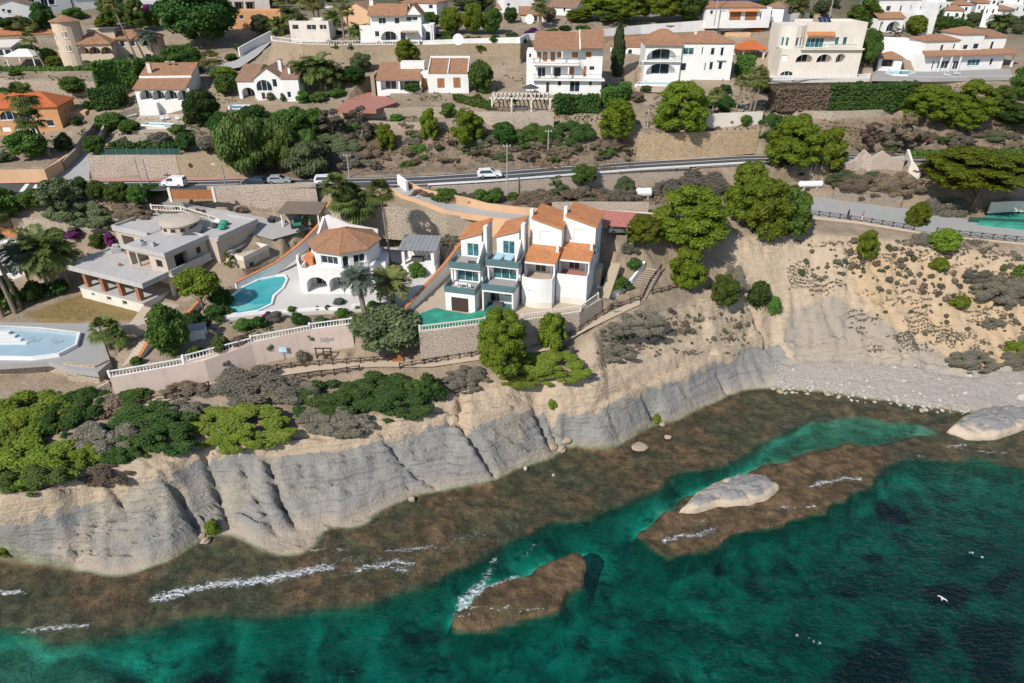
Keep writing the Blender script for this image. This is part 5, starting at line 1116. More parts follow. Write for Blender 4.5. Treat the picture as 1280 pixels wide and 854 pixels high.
for i in range(len(q)):a,b=q[i],q[(i+1)%len(q)];mb.face([a,(a[0],a[1]+.4,a[2]),(b[0],b[1]+.4,b[2]),b])
mb.build('pointed_wall',M['white'],h.t)
mb=MB()
q=[(1.9,11.2,9.0),(0,6.2,3.4),(0,6.2,0),(1.9,11.2,0)];mb.face(q);mb.face([(x-.35,y,z)for x,y,z in q[::-1]]);mb.face([(1.9,11.2,9),(1.55,11.2,9),(-.35,6.2,3.4),(0,6.2,3.4)]);mb.build('sloping_wall',M['white'],h.t)
h.block(9.6,12.6,5,9,0,3.4,M['white'],[('aw',.5,2.2,0,2.3)]);h.box('buttress',10.6,11.2,1.9,4.99,0,4.0,M['white'])
h.box('roof_terrace_box',-.2,1.2,3,5.5,3.56,4.9,M['tileorange'])
# pergola house on its right
h=House('pergola','white pergola with a grey slatted roof and orange eaves beside the villa',(503,331),(543,333),19.0,'pergola')
W_=h.W
for x,y in((0,0),(W_-.5,0),(0,4),(W_-.5,4)):h.box('column',x,x+.5,y,y+.5,-1.5,2.7,M['white'])
h.box('base',-.3,W_+.2,-.3,4.8,-2,.02,M['white']);h.box('back_wall',.5,W_-.5,4.1,4.4,0.021,2.6,M['white']);h.box('eave_beam',-.3,W_+.3,-.25,-.003,2.7,2.95,M['wood'])
h.box('side_wall',W_-.45,W_-.05,.503,3.99,.02,2.5,M['white'])
for i in range(9):h.roof(None,[[(-.5+i*(W_+1)/9+.03,-.5,2.95),(-.5+(i+1)*(W_+1)/9-.03,-.5,2.95),(-.5+(i+1)*(W_+1)/9-.03,4.8,3.7),(-.5+i*(W_+1)/9+.03,4.8,3.7)]],M['grey'],.06,'roof_panel')
h.box('dark_table',1.2,3.2,1.4,2.4,.03,.8,M['darkgrey'])
# pool of the white villa
def pool(label,poly,z,rim,depth,liner=None,water=True,wcol=None,hgt_=0.25):
    r=thing('swimming_pool',label,'swimming pool',P(*poly[0],z));o=P(*poly[0],z)
    pts=[P(x,y,z)-o for x,y in poly];c=sum(pts,Vector())/len(pts);n=len(pts);outp=[c+(p-c)*(1+rim/(p-c).length)for p in pts]
    mb=MB()
    for i in range(n):
        j=(i+1)%n;up=Vector((0,0,hgt_));a,b,e,f=pts[i],pts[j],outp[j],outp[i]
        mb.face([f+up,e+up,b+up,a+up]);mb.face([f-Vector((0,0,.5)),e-Vector((0,0,.5)),e+up,f+up])
        mb.face([a+up,b+up,b-Vector((0,0,.15)),a-Vector((0,0,.15))])
    mb.build('rim',M['whitepaint'],r)
    bs=MB()
    if water:
        MB().face([p+Vector((0,0,.1))for p in pts]).build('pool_water',wcol,r)
    else:
        bs.face([p+Vector((0,0,-.1))for p in pts]);bs.build('basin',liner,r)
    return r,pts,o
def m_pool(name,c1,c2):
    m,t,b=nmat(name);n=noise(t,gpos(t),0.5,3);n2=noise(t,gpos(t),2.5,3)
    t.links.new(mix(t,n,c1,c2),b.inputs['Base Color']);b.inputs['Roughness'].default_value=0.05;bump(t,b,n2,.05,.3);return m
M['poolwater']=m_pool('pool_water',(0.03,0.30,0.34),(0.07,0.44,0.45));M['poolpale']=m_pool('pale_pool_water',(0.10,0.30,0.38),(0.18,0.42,0.48));M['poolshallow']=m_pool('shallow_pool_water',(0.10,0.42,0.40),(0.20,0.55,0.52))
r,pts,o=pool('kidney shaped turquoise pool beside the white octagonal villa',[(278,389),(280,379),(292,371),(306,360),(326,351),(344,347),(355,346),(358,351),(352,362),(341,371),(339,381),(323,389),(300,393),(286,393)],17.65,.4,1,wcol=M['poolwater'],hgt_=.3)
q=[P(x,y,17.65)-o for x,y in((284,386),(287,379),(300,378),(318,381),(336,380),(320,386),(301,390))]
MB().face([p+Vector((0,0,.104))for p in q]).build('shallow_end',M['poolshallow'],r)
# white low edge wall in front of the terrace
wall('terrace_edge','low white curved wall edging the white villa terrace',[P(*p)for p in((280,401,17.1),(300,399,17.1),(330,396,17.1),(365,393.5,17.1),(400,391,17.1),(425,391,17.1),(432,396,17.1))],17.95,M['white'],.35)
wall('terrace_edge','short white curved wall round the palm bed right of the villa steps',[P(*p)for p in((440,388,17.2),(460,386,17.2),(475,388,17.2),(485,395,17.2),(482,402,17.0))],18.1,M['white'],.35)
# boundary walls with orange coping
wall('boundary_wall','white and blue boundary wall with orange coping left of the white villa terrace',[P(420,262,24.2),P(402,278,22.5),P(399,292,21),P(382,308,20),P(365,322,19),P(345,338,18.2),P(320,350,17.8),P(295,362,17.4)],[26.3,24.4,22.7,21.4,20.3,19.6,19.1,18.6],M['white'],.4,coping=M['tileorange'])
wall('boundary_wall','stepped garden wall with orange coping between the two lower plots',[P(250,388,16.6),P(236,404,16.2),P(205,425,15.2),P(190,440,14.6),P(176,458,14.2)],[18.2,17.8,17.2,16.6,15.8],M['white'],.4,coping=M['tileorange'])
wall('boundary_wall','long slanting white wall with orange coping left of the terraced houses',[P(498,411,17.0),P(512,396,17.2),P(535,372,17.5),P(560,346,17.8),P(580,322,18.3),P(588,306,18.8)],[18.7,19.0,19.6,20.4,21.4,22.4],M['white'],.4,coping=M['tileorange'])
wall('driveway_wall','curved peach wall along the hill side of the driveway',[P(508,234,27.6),P(530,245,26.9),P(565,255,25.8),P(585,259,25.1),P(610,264,24.7),P(650,269,24.2),P(690,271,24.0)],[28.7,28.1,27.5,26.8,26.1,25.6,25.4],M['peach'],.35)
wall('driveway_wall','low peach kerb wall along the sea side of the driveway',[P(486,239,27.6),P(504,248,26.9),P(539,260,25.8),P(559,268,24.8),P(590,272,24.3),P(640,279,23.9)],[28.3,27.5,26.6,25.5,24.9,24.5],M['peach'],.3)
wall('gate_pier','pair of white gate walls at the top of the driveway',[P(497,232,28.0),P(508,239,27.6)],[30,29.4],M['white'],.5)
# ------------------------------------------------------------------ terraced white houses
def unitR(label,A,rz,w_=4.75,curved=0.0):
    h=House('terraced_house',label,A,(A[0]+40,A[1]),17.9,'house','stepped terrace of white houses');h.rz=rz;h.t.rotation_euler=(0,0,rz)
    n=6;pl=[(w_*k/n,-curved*math.sin(PI*k/n))for k in range(n+1)]
    mb=MB().prism(pl+[(w_,6),(0,6)],0,3.9);mb.build('terrace_block',M['white'],h.t)
    pw=MB()
    for(a,b),(c,d)in zip(pl[:-1],pl[1:]):
        pw.face([(a,b,3.9),(c,d,3.9),(c,d,4.85),(a,b,4.85)]);pw.face([(c,d+.2,3.9),(a,b+.2,3.9),(a,b+.2,4.85),(c,d+.2,4.85)]);pw.face([(a,b,4.85),(c,d,4.85),(c,d+.2,4.85),(a,b+.2,4.85)])
    pw.box(0,.2,.2,1.6,3.9,4.84).box(w_-.2,w_,.2,1.6,3.9,4.84);pw.build('parapet',M['white'],h.t)
    mb=MB();off=[(a,b-.02)for a,b in pl]
    for(a,b),(c,d)in zip(off[:-1],off[1:]):mb.face([(a,b,-.3),(c,d,-.3),(c,d,1.0),(a,b,1.0)]);mb.face([(a,b,1.0),(c,d,1.0),(c,d+.02,1.0),(a,b+.02,1.0)])
    mb.build('plinth',M['palecream'],h.t)
    h.box('floor_tiles',.2,w_-.2,.2,4,3.903,3.93,M['redpave']if curved==0 else M['beigepave'])
    for x,y,zz,ww in((w_*.2,-curved-.03,3.2,1.8),):h.box('wall_panel',x,x+ww,y,y+.05,2.9,3.45,M['whitepaint'])
    h.box('side_wall',0,.22,1.6,6,3.9,6.5,M['white']);h.box('side_wall',w_-.22,w_,1.6,6,3.9,6.5,M['white'])
    h.block(.223,w_-.223,4.2,5.99,3.9,6.5,M['white'],[('w',.9,2.6,4.0,6.0),('p',2.9,3.8,4.0,6.0)])
    h.box('beam',0,w_,1.5,1.75,6.35,6.62,M['whitepaint']);h.box('post',w_*.86,w_*.86+.18,1.6,1.78,3.93,6.35,M['grey'])
    h.shed(0,w_,1.9,6.2,6.5,7.5,M['tilered']if False else M['tileorange'],.35,.15)
    zl,zr=11.9,10.7
    mb=MB();f=[('p',1.3,3.1,7.9,10.0)]
    panel(mb,(0,6.2),(1,0),w_,0,zr-.1,[(1.3,3.1,7.9,10.0,.12,False)],(0,1));mb.face([(0,6.2,zr-.1),(w_,6.2,zr-.1),(0,6.2,zl)])
    mb.face([(w_,6.2,0),(w_,13,0),(w_,13,zr-.1),(w_,6.2,zr-.1)]);mb.face([(0,13,0),(0,6.2,0),(0,6.2,zl),(0,13,zl)]);mb.face([(w_,13,0),(0,13,0),(0,13,zl),(w_,13,zr-.1)])
    mb.build('upper_wall',M['white'],h.t);h._win('p',(0,6.2),(1,0),(0,1),1.3,3.1,7.9,10.0,.12)
    h.roof(None,[[(w_+.25,5.9,zr),(w_+.25,13.2,zr),(-.1,13.2,zl+.2),(-.1,5.9,zl+.2)]],M['tileorange'],.15)
    h.box('chimney',-.55,-.05,7.0,7.9,6,13.0,M['white']);h.box('chimney',w_-.5,w_-.1,4.6,5.4,6,8.3,M['white'])
    return h
RZ=R(-15)
h=unitR('white terraced house with a curved front terrace wall and orange roof, third from the left',(652,381),RZ,4.75,.55)
h=unitR('end white terraced house with orange roofs and a shaded windowed side wall',(694.5,377.5),RZ,4.75,0.0)
def side_win(y,z):h._win('aw',(4.75,6.2 if y>6.2 else 0),(0,1),(-1,0),y-(6.2 if y>6.2 else 0),y-(6.2 if y>6.2 else 0)+.8,z,z+1.7,-.02)
side_win(3.4,4.4);side_win(8.2,5.6);side_win(6.6,1.2);h.box('side_balcony',4.753,5.4,5.0,6.4,6.6,7.5,M['greenglass'])
h.box('step_block',4.753,5.9,7,9.5,0,3.2,M['beigepave'])
def unitL(label,A,rz,w_,zoff,base_open):
    h=House('terraced_house',label,A,(A[0]+40,A[1]),17.9,'house','stepped terrace of white houses');h.rz=rz;h.t.rotation_euler=(0,0,rz);q=zoff
    if base_open:h.block(0,w_,0,6.5,0,3.0+q,M['white'],[('d',w_*.2,w_*.78,0,2.3)])
    else:
        h.block(0,w_,2.8,6.5,0,2.6+q,M['white'],[('w',.4,1.9,.1,2.2),('v',2.8,4,1.5,2.1,.3)]);h.box('side_wall',0,.25,0,2.79,0,2.6+q,M['white']);h.box('side_wall',w_-.25,w_,0,2.79,0,2.6+q,M['white'])
        h.box('sunken_patio',.25,w_-.25,-.6,2.79,.0,.12,M['greenglass']);h.box('sofa',1.3,2.9,1.3,2.1,.13,.75,M['darkgrey']);h.box('floor_slab',0,w_,0,2.79,2.603+q,3.0+q,M['white'])
    f0=3.003+q
    h.box('floor_tiles',.1,w_-.1,.1,5.4,f0,f0+.03,M['greypave']);g=MB();g.box(-.08,w_+.08,-.12,-.03,f0-.02,f0+.95);g.box(-.12,-.03,-.02,3.3,f0-.02,f0+.95);g.box(w_+.03,w_+.12,-.02,3.3,f0-.02,f0+.95);g.build('glass_balustrade',M['balglass'],h.t)
    h.block(0,w_,4.2,6.5,f0,5.5+q,M['white'],[('W',.6,w_-.5,f0+.05,f0+2.2)]);h.box('column',0,.3,2.9,3.2,f0,5.5+q,M['white']);h.box('column',w_-.3,w_,2.9,3.2,f0,5.5+q,M['white'])
    s0=5.503+q;h.box('floor_slab',-.1,w_+.1,2.7,7.2,s0,s0+.4,M['white']);g=MB();g.box(-.18,w_+.18,2.58,2.68,s0+.3,s0+1.3);g.box(-.2,-.11,2.7,6.4,s0+.3,s0+1.3);g.box(w_+.11,w_+.2,2.7,6.4,s0+.3,s0+1.3);g.build('glass_balustrade',M['balglass'],h.t)
    h.box('floor_tiles',0,w_,2.75,7.1,s0+.403,s0+.43,M['greypave'])
    u0=s0+.44;E=u0+2.9
    h.block(.3,w_-1.0,7.2,13,0,E,M['white'],[('W',1.0,2.9,u0+.05,u0+2.2)],right=[('w',1.2,2.4,u0+.1,u0+2.1)],top=False)
    zl,zr=E+.9,E
    h.roof(None,[[(.1,13.2,zl-.6),(.1,6.9,zl-.9),(w_-.9,6.9,zl+.4),(w_-.9,13.2,zl+.7)]],M['tileorange'],.15)
    mb=MB();mb.face([(.3,7.2,E),(w_-1,7.2,E),(w_-1,7.2,E+1.1)]);mb.face([(w_-1,7.2,E),(w_-1,13,E),(w_-1,13,E+1.4),(w_-1,7.2,E+1.1)]);mb.face([(.3,13,E),(.3,7.2,E),(w_-1,7.2,E+1.1),(w_-1,13,E+1.4)]);mb.build('upper_gable',M['white'],h.t)
    h.box('chimney',w_-.75,w_-.2,7.3,8.3,0,E+2.2,M['white'])
    mb=MB();qq=[(w_-.95,7.25,u0+2.6),(w_-.95,3.2,u0-.3),(w_-.95,3.2,u0-1.5),(w_-.95,7.25,u0-1)];mb.face(qq);mb.face([(x+.3,y,z)for x,y,z in qq[::-1]]);mb.face([qq[0],(w_-.65,7.25,u0+2.6),(w_-.65,3.2,u0-.3),qq[1]]);mb.build('sloping_wall',M['white'],h.t)
    return h
m,t,b=nmat('balcony_glass');b.inputs['Base Color'].default_value=(0.10,0.175,0.185,1);b.inputs['Roughness'].default_value=0.12;M['balglass']=m
h=unitL('leftmost white terraced house with dark teal glass balustrades and a grey garage shutter',(557.5,387),RZ,4.7,.1,True)
tb=MB();tb.box(1.6,3.0,1.4,2.1,3.85,3.93)
for x in(1.7,2.9):tb.box(x-.04,x+.04,1.45,1.55,3.14,3.85).box(x-.04,x+.04,1.95,2.05,3.14,3.85)
o=tb.build('garden_table',M['plastic'],None,h.a,RZ);tag(o,'long white table on the lower balcony of the leftmost terraced house','table')
for k,(x,y)in enumerate(((1.2,1.7),(1.9,.9),(2.6,.9),(3.4,1.8))):
    cb=MB().box(-.22,.22,-.22,.22,.40,.46).box(-.22,.22,.18,.22,.46,.9)
    for a in(-.19,.15):
        for b_ in(-.19,.15):cb.box(a,a+.04,b_,b_+.04,0,.4)
    o=cb.build('garden_chair',M['plastic'],None,h.w(x,y,3.14),RZ+k);tag(o,'white garden chair round the long table on the leftmost house balcony','chair','white chairs round the balcony table')
for k,(x,nm,mt,lb)in enumerate(((1.1,'planter','wood','orange brown planter box behind the upper glass balustrade'),(2.6,'outdoor_sofa','darkgrey','dark outdoor sofa behind the upper glass balustrade'))):
    mb=MB().box(0,1.2,0,.7,0,.45);mb.box(0,1.2,.55,.7,.452,.85)if k else mb.box(.05,1.15,.05,.65,.452,.5)
    o=mb.build(nm,M[mt],None,h.w(x,3.0,6.05),RZ);tag(o,lb,nm.split('_')[-1])
h=unitL('white terraced house with a green tinted glass upper balcony, second from the left',(603,387.5),RZ,4.9,.55,False)
for x in(1.0,2.6):h.roof(None,[[(x,3.0,7.4),(x+1.2,3.0,7.4),(x+1.2,4.6,7.75),(x,4.6,7.75)]],M['blueplastic']if False else M['bluepanel']if 'bluepanel' in M else M['signblue'],.05,'roof_light')
slab('green_court',[(509,398),(529,412.5),(606,402.5),(612,392),(600,388),(585,393),(557,388),(545,385)],18.0,M['greencourt'],'bright green painted terrace below the leftmost terraced house',.4)
o=MB().lathe([(.22,0),(.3,.5),(.2,.55)],8).build('brick_pillar',M['brick'],None,P(499,408,18.2));tag(o,'small orange brick pillar at the foot of the slanting wall','pillar')
# carport and red roof
h=House('carport','long open carport with a faded red sheet roof behind the end terraced house',(752,299),(812,303),23.5,'carport')
h.roof(None,[[(-1.5,0,2.6),(h.W+1,0,2.4),(h.W+1,5,3.2),(-1.5,5,3.4)]],M['redroof'],.15)
for x in(.0,h.W/2,h.W+.5):h.box('post',x,x+.15,.2,.35,-.5,2.4,M['grey']);h.box('post',x,x+.15,4.5,4.65,-.5,3.1,M['grey'])
h.box('back_wall',-1.5,h.W+1,5.05,5.3,-.5,3.3,M['white'])
# ------------------------------------------------------------------ unfinished concrete villa
h=House('unfinished_villa','unfinished raw concrete villa with brick pillars and open upper rooms',(105,372),(187,394),15.2)
Cw,Cc=M['concretewall'],M['concrete']
h.block(-.2,14.6,0,9,-1,1.9,M['palecream'],[('v',2.6,3.4,.9,1.4,.4),('v',6.2,7.3,.8,1.5,.4),('v',9.8,10.9,.7,1.5,.4)],name='terrace_base')
h.box('terrace_floor',-.3,14.7,-.15,9,1.903,2.0,Cc)
for x in(.9,4.9,8.9,13.0):h.box('brick_column',x,x+.75,.35,1.1,2.003,5.0,M['brick'])
h.block(-.2,9,4.6,9,2.003,5.0,M['peach']if False else Cw,[('v',1,3,2.1,4.3,2),('v',5,7.4,2.1,4.3,2)]);h.box('inner_wall',9.0,16.0,6.3,9,2.003,5.0,Cw)
h.box('roof_slab',-1.3,16.2,-.4,9.5,5.003,5.5,Cc);h.parapet(-1.3,16.2,-.4,9.5,5.503,.35,Cc,.25,'slab_edge')
h.box('corner_column',15.7,16.2,4.6,5.1,1.0,5.0,Cw)
h.block(7.6,16.4,4.6,13,5.52,8.4,Cw,[('o',.5,5.0,5.6,8.0,3.0),('v',6.4,7.8,6.3,7.6,.3)],right=[('v',1.6,4.2,5.6,8.0,1.2),('v',6.0,7.0,6.6,7.7,.25)],top=False)
h.box('post',9.6,9.9,4.65,4.95,5.52,8.4,Cc)
h.box('roof_slab',7.3,16.8,4.3,13.2,8.403,8.9,Cc);h.parapet(7.3,16.8,4.3,13.2,8.903,.3,Cc,.25,'slab_edge','frb')
h.block(-1,7.59,9.6,19,5.0,8.4,Cw,[('o',1.2,4.2,5.6,7.8,2.5)],left=[('v',2,6,5.7,7.9,1.5)],top=False);h.box('roof_slab',-1.3,7.29,9.3,19.3,8.41,9.0,Cc);h.parapet(-1.3,7.29,9.3,19.3,9.003,.4,Cc,.3,'slab_edge','lbf')
h.block(7.6,18.5,13.21,22.5,0,8.3,Cw,right=[('v',1.6,2.6,1.6,3.6,.4),('v',5.2,6.2,2.0,4.2,.4),('v',7.2,8.2,2,4.4,.4)],top=False);h.box('roof_slab',7.3,18.9,13.22,22.8,8.303,8.8,Cc);h.parapet(7.3,18.9,13.22,22.8,8.803,.35,Cc,.3,'slab_edge','rb')
h.block(7.3,16.3,9,13.2,0,5.0,Cw,right=[('v',.8,1.6,1.6,3.6,.3),('v',2.6,3.4,1.6,3.6,.3)],name='lower_wall')
h.parapet(7.6,17.4,4.0,12.6,5.51,.9,Cc,.2,'balcony_wall','r');h.box('balcony',16.41,17.4,4.4,12.6,5.1,5.5,Cc)
dm=MB().lathe([(3.1,0),(3.1,1.25),(3.35,1.27),(3.35,1.5),(2.4,1.75),(0.2,1.9)],24,(9.8,14.2,8.9));dm.build('round_lantern',M['concretewall'],h.t,smooth=False)
for k in range(7):
    a=R(-150+28*k);MB().box(-.35,.35,-.05,.05,0,.55).build('lantern_shade_panel',M['black'],h.t,(9.8+3.1*math.cos(a),14.2+3.1*math.sin(a),9.3),a+PI/2)  # the drum is solid; black panels paint in the shade of openings
h.roof(None,[[(12.6,11.6,8.95),(15.0,13.0,8.95),(14.2,15.2,9.9),(12.2,14.6,10.2)]],M['darkgrey'],.1,'tarpaulin')
for k,(x,y,s,mt)in enumerate(((9.3,6.2,.9,'concrete'),(10.3,5.8,.6,'concrete'),(12.0,6.4,.8,'concrete'),(.6,7.6,1.5,'concrete'),(3.0,8.0,.9,'brick'),(6.4,3.6,.5,'brick'))):
    z=8.95 if y<7 and x>7.6 else 5.55;mb=MB().box(-s/2,s/2,-s/2,s/2,0,s*.45).box(-s/3,s/3,-s/3,s/4,s*.452,s*.8)
    o=mb.build('rubble_block',M[mt],None,h.w(x,y,z),k*.7);tag(o,['grey block pile near the edge of the upper slab','small grey block beside the pile on the upper slab','flat grey slab pile in the middle of the upper slab','large pale block heap at the back of the lower slab','orange brick stack at the back of the lower slab','tiny orange brick stack near the open upper room'][k],'rubble')
for k,(x,y,mt,lb)in enumerate(((15.2,18.6,'greencloth','green sack lying on the right rear roof slab'),(16.3,17.0,'greencloth','larger green sack near the rear slab edge'),(14.4,17.0,'darkgrey','dark bundle between the green sacks on the rear slab'),(13.6,18.8,'plastic','white bundle at the back of the rear slab'))):
    mb=MB().lathe([(.3,0),(.8,.25),(.7,.6),(.25,.85)],9);o=mb.build('sack',M[mt],None,h.w(x,y,8.82),0,True);tag(o,lb,'sack')
h.block(18.92,23,14,20,0,5.2,Cw,[('v',.8,2.0,2.4,4.4,.5)],right=[('v',1,2,2.4,4.4,.3)],name='side_wing');h.parapet(18.92,23,14,20,5.196,.8,M['palecream'],.2,'terrace_parapet')
h.box('plank',12,15.8,6.0,6.3,5.56,5.62,M['greywood'])
st=MB()
for i in range(10):st.box(15.2+i*.0,17.0,-.8-i*.36,-.44-i*.36,-2,1.9-.2*i)
st.build('stair',M['beigepave'],h.t)
h.box('landing',15,18.6,-.4,4,-1,.9,M['beigepave'])
wall('ramp_wall','beige wall below the stair of the unfinished villa',[P(150,427,14.6),P(187,417,14.8),P(208,402,15.2)],[16.4,16.6,16.8],M['beigepave']if False else M['concretewall'],1.6)
b_=[P(190,262,25.2),P(227,264,25.0),P(262,274,24.2),P(285,284,23.4)]
wall('drive_wall','stone wall carrying the white balustrade of the villa drive',[P(190,270,23.6),P(227,274,23.3),P(262,284,22.4),P(285,292,21.8)],[25.2,25.0,24.2,23.4],M['stonewarm'],.4)
balustrade('white balustrade curving along the drive behind the unfinished villa',b_,.9,M['palecream'],.5)
h=House('carport','open carport with a brown slatted roof beside the parked machinery',(352,283),(402,284),22.6,'carport')
h.roof(None,[[(-.4,0,2.5),(h.W,0,2.5),(h.W,5,3.0),(-.4,5,3.0)]],M['greywood'],.15)
for x in(0,h.W-.6):h.box('post',x,x+.2,.3,.5,-.6,2.4,M['whitepaint'])
h.box('back_wall',0,h.W,4.6,4.9,-.6,2.8,M['stonewarm']);h.box('side_wall',h.W-.35,h.W-.02,.6,4.59,-.6,2.6,M['stonewarm'])
h=House('neighbour_house','white house with a pale flat roof behind the date palms at the left edge',(-60,352),(34,345),16.5)
h.block(0,h.W,0,9,-1,2.8,M['white'],[('w',8,10,.6,2.2)]);h.parapet(0,h.W,0,9,2.796,.4,M['white'])
h=House('rust_roof_house','small house with an orange tiled roof at the left edge above the palms',(-20,315),(26,312),19.0)
h.block(0,h.W,0,6,-1,2.6,M['white']);h.gable(0,h.W,0,6,2.6,1.4,M['tileorange'],M['white'])
# ------------------------------------------------------------------ retaining walls
def PW(pts):return[P(*p)for p in pts]
wall('retaining_wall','pale pink rendered retaining wall above the cliff footpath',PW(PINK[:-1]),[15.35,15.65,16.0,16.65,17.05,17.25],M['pink'],.5)
sg=[P(146,498,12),P(215,485,12.3),P(262,477,12.5),P(320,456,13.2),P(392,441,13.6),P(443,434,13.8)]
def top(p,z,n=.2):return Vector((p.x,p.y+n,z))
balustrade('lowest section of white balustrade on the pink wall',[top(sg[0],15.37),top(sg[1].lerp(sg[2],.45),15.75)],.95)
balustrade('second section of white balustrade on the pink wall, below the garden palms',[top(sg[1].lerp(sg[2],.47),16.15),top(sg[3],16.65)],.95)
balustrade('third section of white balustrade above the blue information sign',[top(sg[3],16.95),top(sg[4],17.2)],.95)
balustrade('highest section of white balustrade beside the round dark bush',[top(sg[4],17.5),top(sg[5],17.7)],.95)
wall('raised_coping','stepped white blocks raising the top of the pink wall',[top(sg[1].lerp(sg[2],.47),15.6,.03),top(sg[3],16.6,.03),top(sg[4],17.0,.03),top(sg[5],17.2,.03)],[16.12,16.92,17.45,17.65],M['pink'],.4)
B2=[P(*p)for p in BAL2]
wall('retaining_wall','battered pinkish stone wall under the terraced houses',[Vector((B2[0].x,B2[0].y-.75,13.6)),Vector((B2[1].x,B2[1].y-.75,12.9)),Vector((B2[2].x,B2[2].y-.75,13.3)),Vector((B2[3].x,B2[3].y-.7,14.6)),Vector((B2[4].x+.8,B2[4].y-.5,15.6))],17.95,M['stonepink'],.5,batter=.25)
balustrade('pale balustrade along the green terrace of the terraced houses',[top(B2[0],17.97,-.15),top(B2[1],17.97,-.15)],.9,M['palecream'])
balustrade('white balustrade along the beige terrace of the terraced houses',[top(B2[2],17.97,-.15),top(B2[2].lerp(B2[3],.5),17.97,-.15),top(B2[3],17.97,-.15),top(B2[4],17.97,-.15)],.9,M['palecream'])
wall('pool_wall','pale stone wall under the empty white pool',PW([(-300,475,11.8),(0,469,12.0),(60,464,12.0),(88,471,11.9)]),14.42,M['stone'],.5)
wall('stone_pier','square pale stone pier at the corner of the pool terrace',PW([(86,476,11.8),(126,480,11.8),(142,462,13.0)]),14.75,M['stone'],.6)
wall('low_stone_wall','low rough stone wall at the path below the stone pier',PW([(98,507,11.3),(112,500,11.5),(140,488,12.0)]),[12.2,12.6,13.4],M['stonepink'],.4)
wall('retaining_wall','tall pale stone wall below the driveway behind the white villa',PW(STW),[24.0,25.5,26.3,24.9,24.2],M['stone'],.5)
wall('retaining_wall','pale stone wall below the coast road behind the carport',PW([(262,250,26.3),(330,261,24.3),(400,270,22.6)]),28.75,M['stonepink'],.5)
wall('retaining_wall','beige retaining wall behind the roofs of the terraced houses',PW([(592,296,20.4),(640,296,21.6),(700,296,21.8),(745,300,22.2)]),[24.2,24.1,24.0,23.8],M['peach'],.4)
wall('bank_wall','pale rubble wall along the sea side of the coast road',PW([(540,246,26.3),(612,246,25.5),(700,243,24.8),(800,236,24.4),(860,228,25.0)]),28.05,M['stonepink'],.5)
wall('carport_wall','pale pink wall behind the shrubs above the carport',PW([(690,266,24.3),(740,266,24.2),(810,268,24.0)]),26.2,M['stonepink'],.35)
wall('retaining_wall','long low stone wall holding the dry terrace above the date palms',PW([(20,292,21.5),(90,293,21.5),(150,292,21.5),(165,288,22)]),24.4,M['stone'],.5)
wall('retaining_wall','pale stone wall with a green mesh fence beside the coast road',PW([(117,223,28.1),(160,222.6,28.1),(226,222,28.1)]),[32.4,32.4,32.3],M['stonepink'],.5)
o_=wall('retaining_wall','warm brown stone wall with a small arched opening beside the coast road',PW([(226.6,222,28.1),(262,221.5,28.1),(300,221,28.1)]),[32.3,32.2,31.9],M['stonewarm'],.5)
q=P(239,221.5,28.1);o=MB().prism([(0,0),(.9,0),(.9,.1),(0,.1)],0,2.2).build('wall_door',M['darkwood'],None,(q.x,q.y-.12,28.15));tag(o,'small dark arched door in the warm brown stone wall','door')
MB().lathe([(.45,0),(.45,.1)],12).build('door_arch',M['darkwood'],o,(.45,.05,2.2)).rotation_euler=(PI/2,0,0)
wall('retaining_wall','low curved pale stone wall at the corner of the side road',PW([(-60,230,28.2),(0,229,28.2),(60,226,28.4),(78,213,29),(92,199,29.8)]),[30.5,30.5,30.5,30.8,31.2],M['peach'],.5)
wall('retaining_wall','tall beige stone wall under the long clipped hedge',PW([(-150,128,35.6),(0,127,35.6),(60,127,35.8),(125,126,36),(160,118,36.6)]),[40.2,40.2,40.2,40,38.6],M['stone'],.5)
wall('garden_wall','stepped beige garden wall below the four arch villa',PW([(140,188,32.6),(160,180,33),(210,178,33.1),(222,182,33)]),[34.0,34.6,34.6,34.2],M['stone'],.5)
wall('garden_wall','low beige wall below the terrace pool of the four arch villa',PW([(165,168,33.5),(180,166,33.6),(210,165,33.7),(216,164,33.8)]),34.6,M['palecream'],.4)
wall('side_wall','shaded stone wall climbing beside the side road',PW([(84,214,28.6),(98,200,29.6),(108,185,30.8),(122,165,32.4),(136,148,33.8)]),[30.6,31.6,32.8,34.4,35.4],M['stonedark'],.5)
wall('side_wall','pale wall on the uphill side of the side road near the cube hedge',PW([(126,184,31),(134,165,32.6),(146,150,33.8),(176,141,34.6)]),[32.4,34.2,35.2,36.0],M['stone'],.4)
wall('retaining_wall','yellow rubble stone wall along the hill side of the coast road',PW([(796,198.5,28.6),(850,196,28.6),(900,193,28.6),(945,189,28.8)]),[33.2,33.5,33.3,33.2],M['stoneyellow'],.5)
wall('retaining_wall','very long warm stone wall topped by a white balustrade on the upper slope',PW(UPW),[46.9,46.7,46.5,46.5,46.5,46.7,46.7],M['stonewarm'],.5)
ub=[P(*p)for p in UPW]
balustrade('white balustrade at the left curved end of the long upper stone wall',[top(ub[0],46.92),top(ub[1],46.72),top(ub[2],46.52)],.9,None,.6)
balustrade('long white balustrade below the balcony house',[top(ub[2],46.54),top(ub[3],46.54),top(ub[3].lerp(ub[4],.9),46.54)],.9,None,.6)
wall('white_parapet','plain white parapet at the right end of the long upper stone wall',[top(ub[4],46.5),top(ub[5],46.68),top(ub[6],46.68)],[47.4,47.7,48.0],M['white'],.3)
wall('white_parapet','long white wall running behind the roof of the three storey house',PW([(650,79,42.4),(660,72,42.6),(750,62,43.5),(800,53,44.5),(880,46,45.2),(960,40,46.0),(1010,30,47)]),[47.9,48,48.1,48.6,49.2,49.8,50.2],M['white'],.4,z0=47.0)
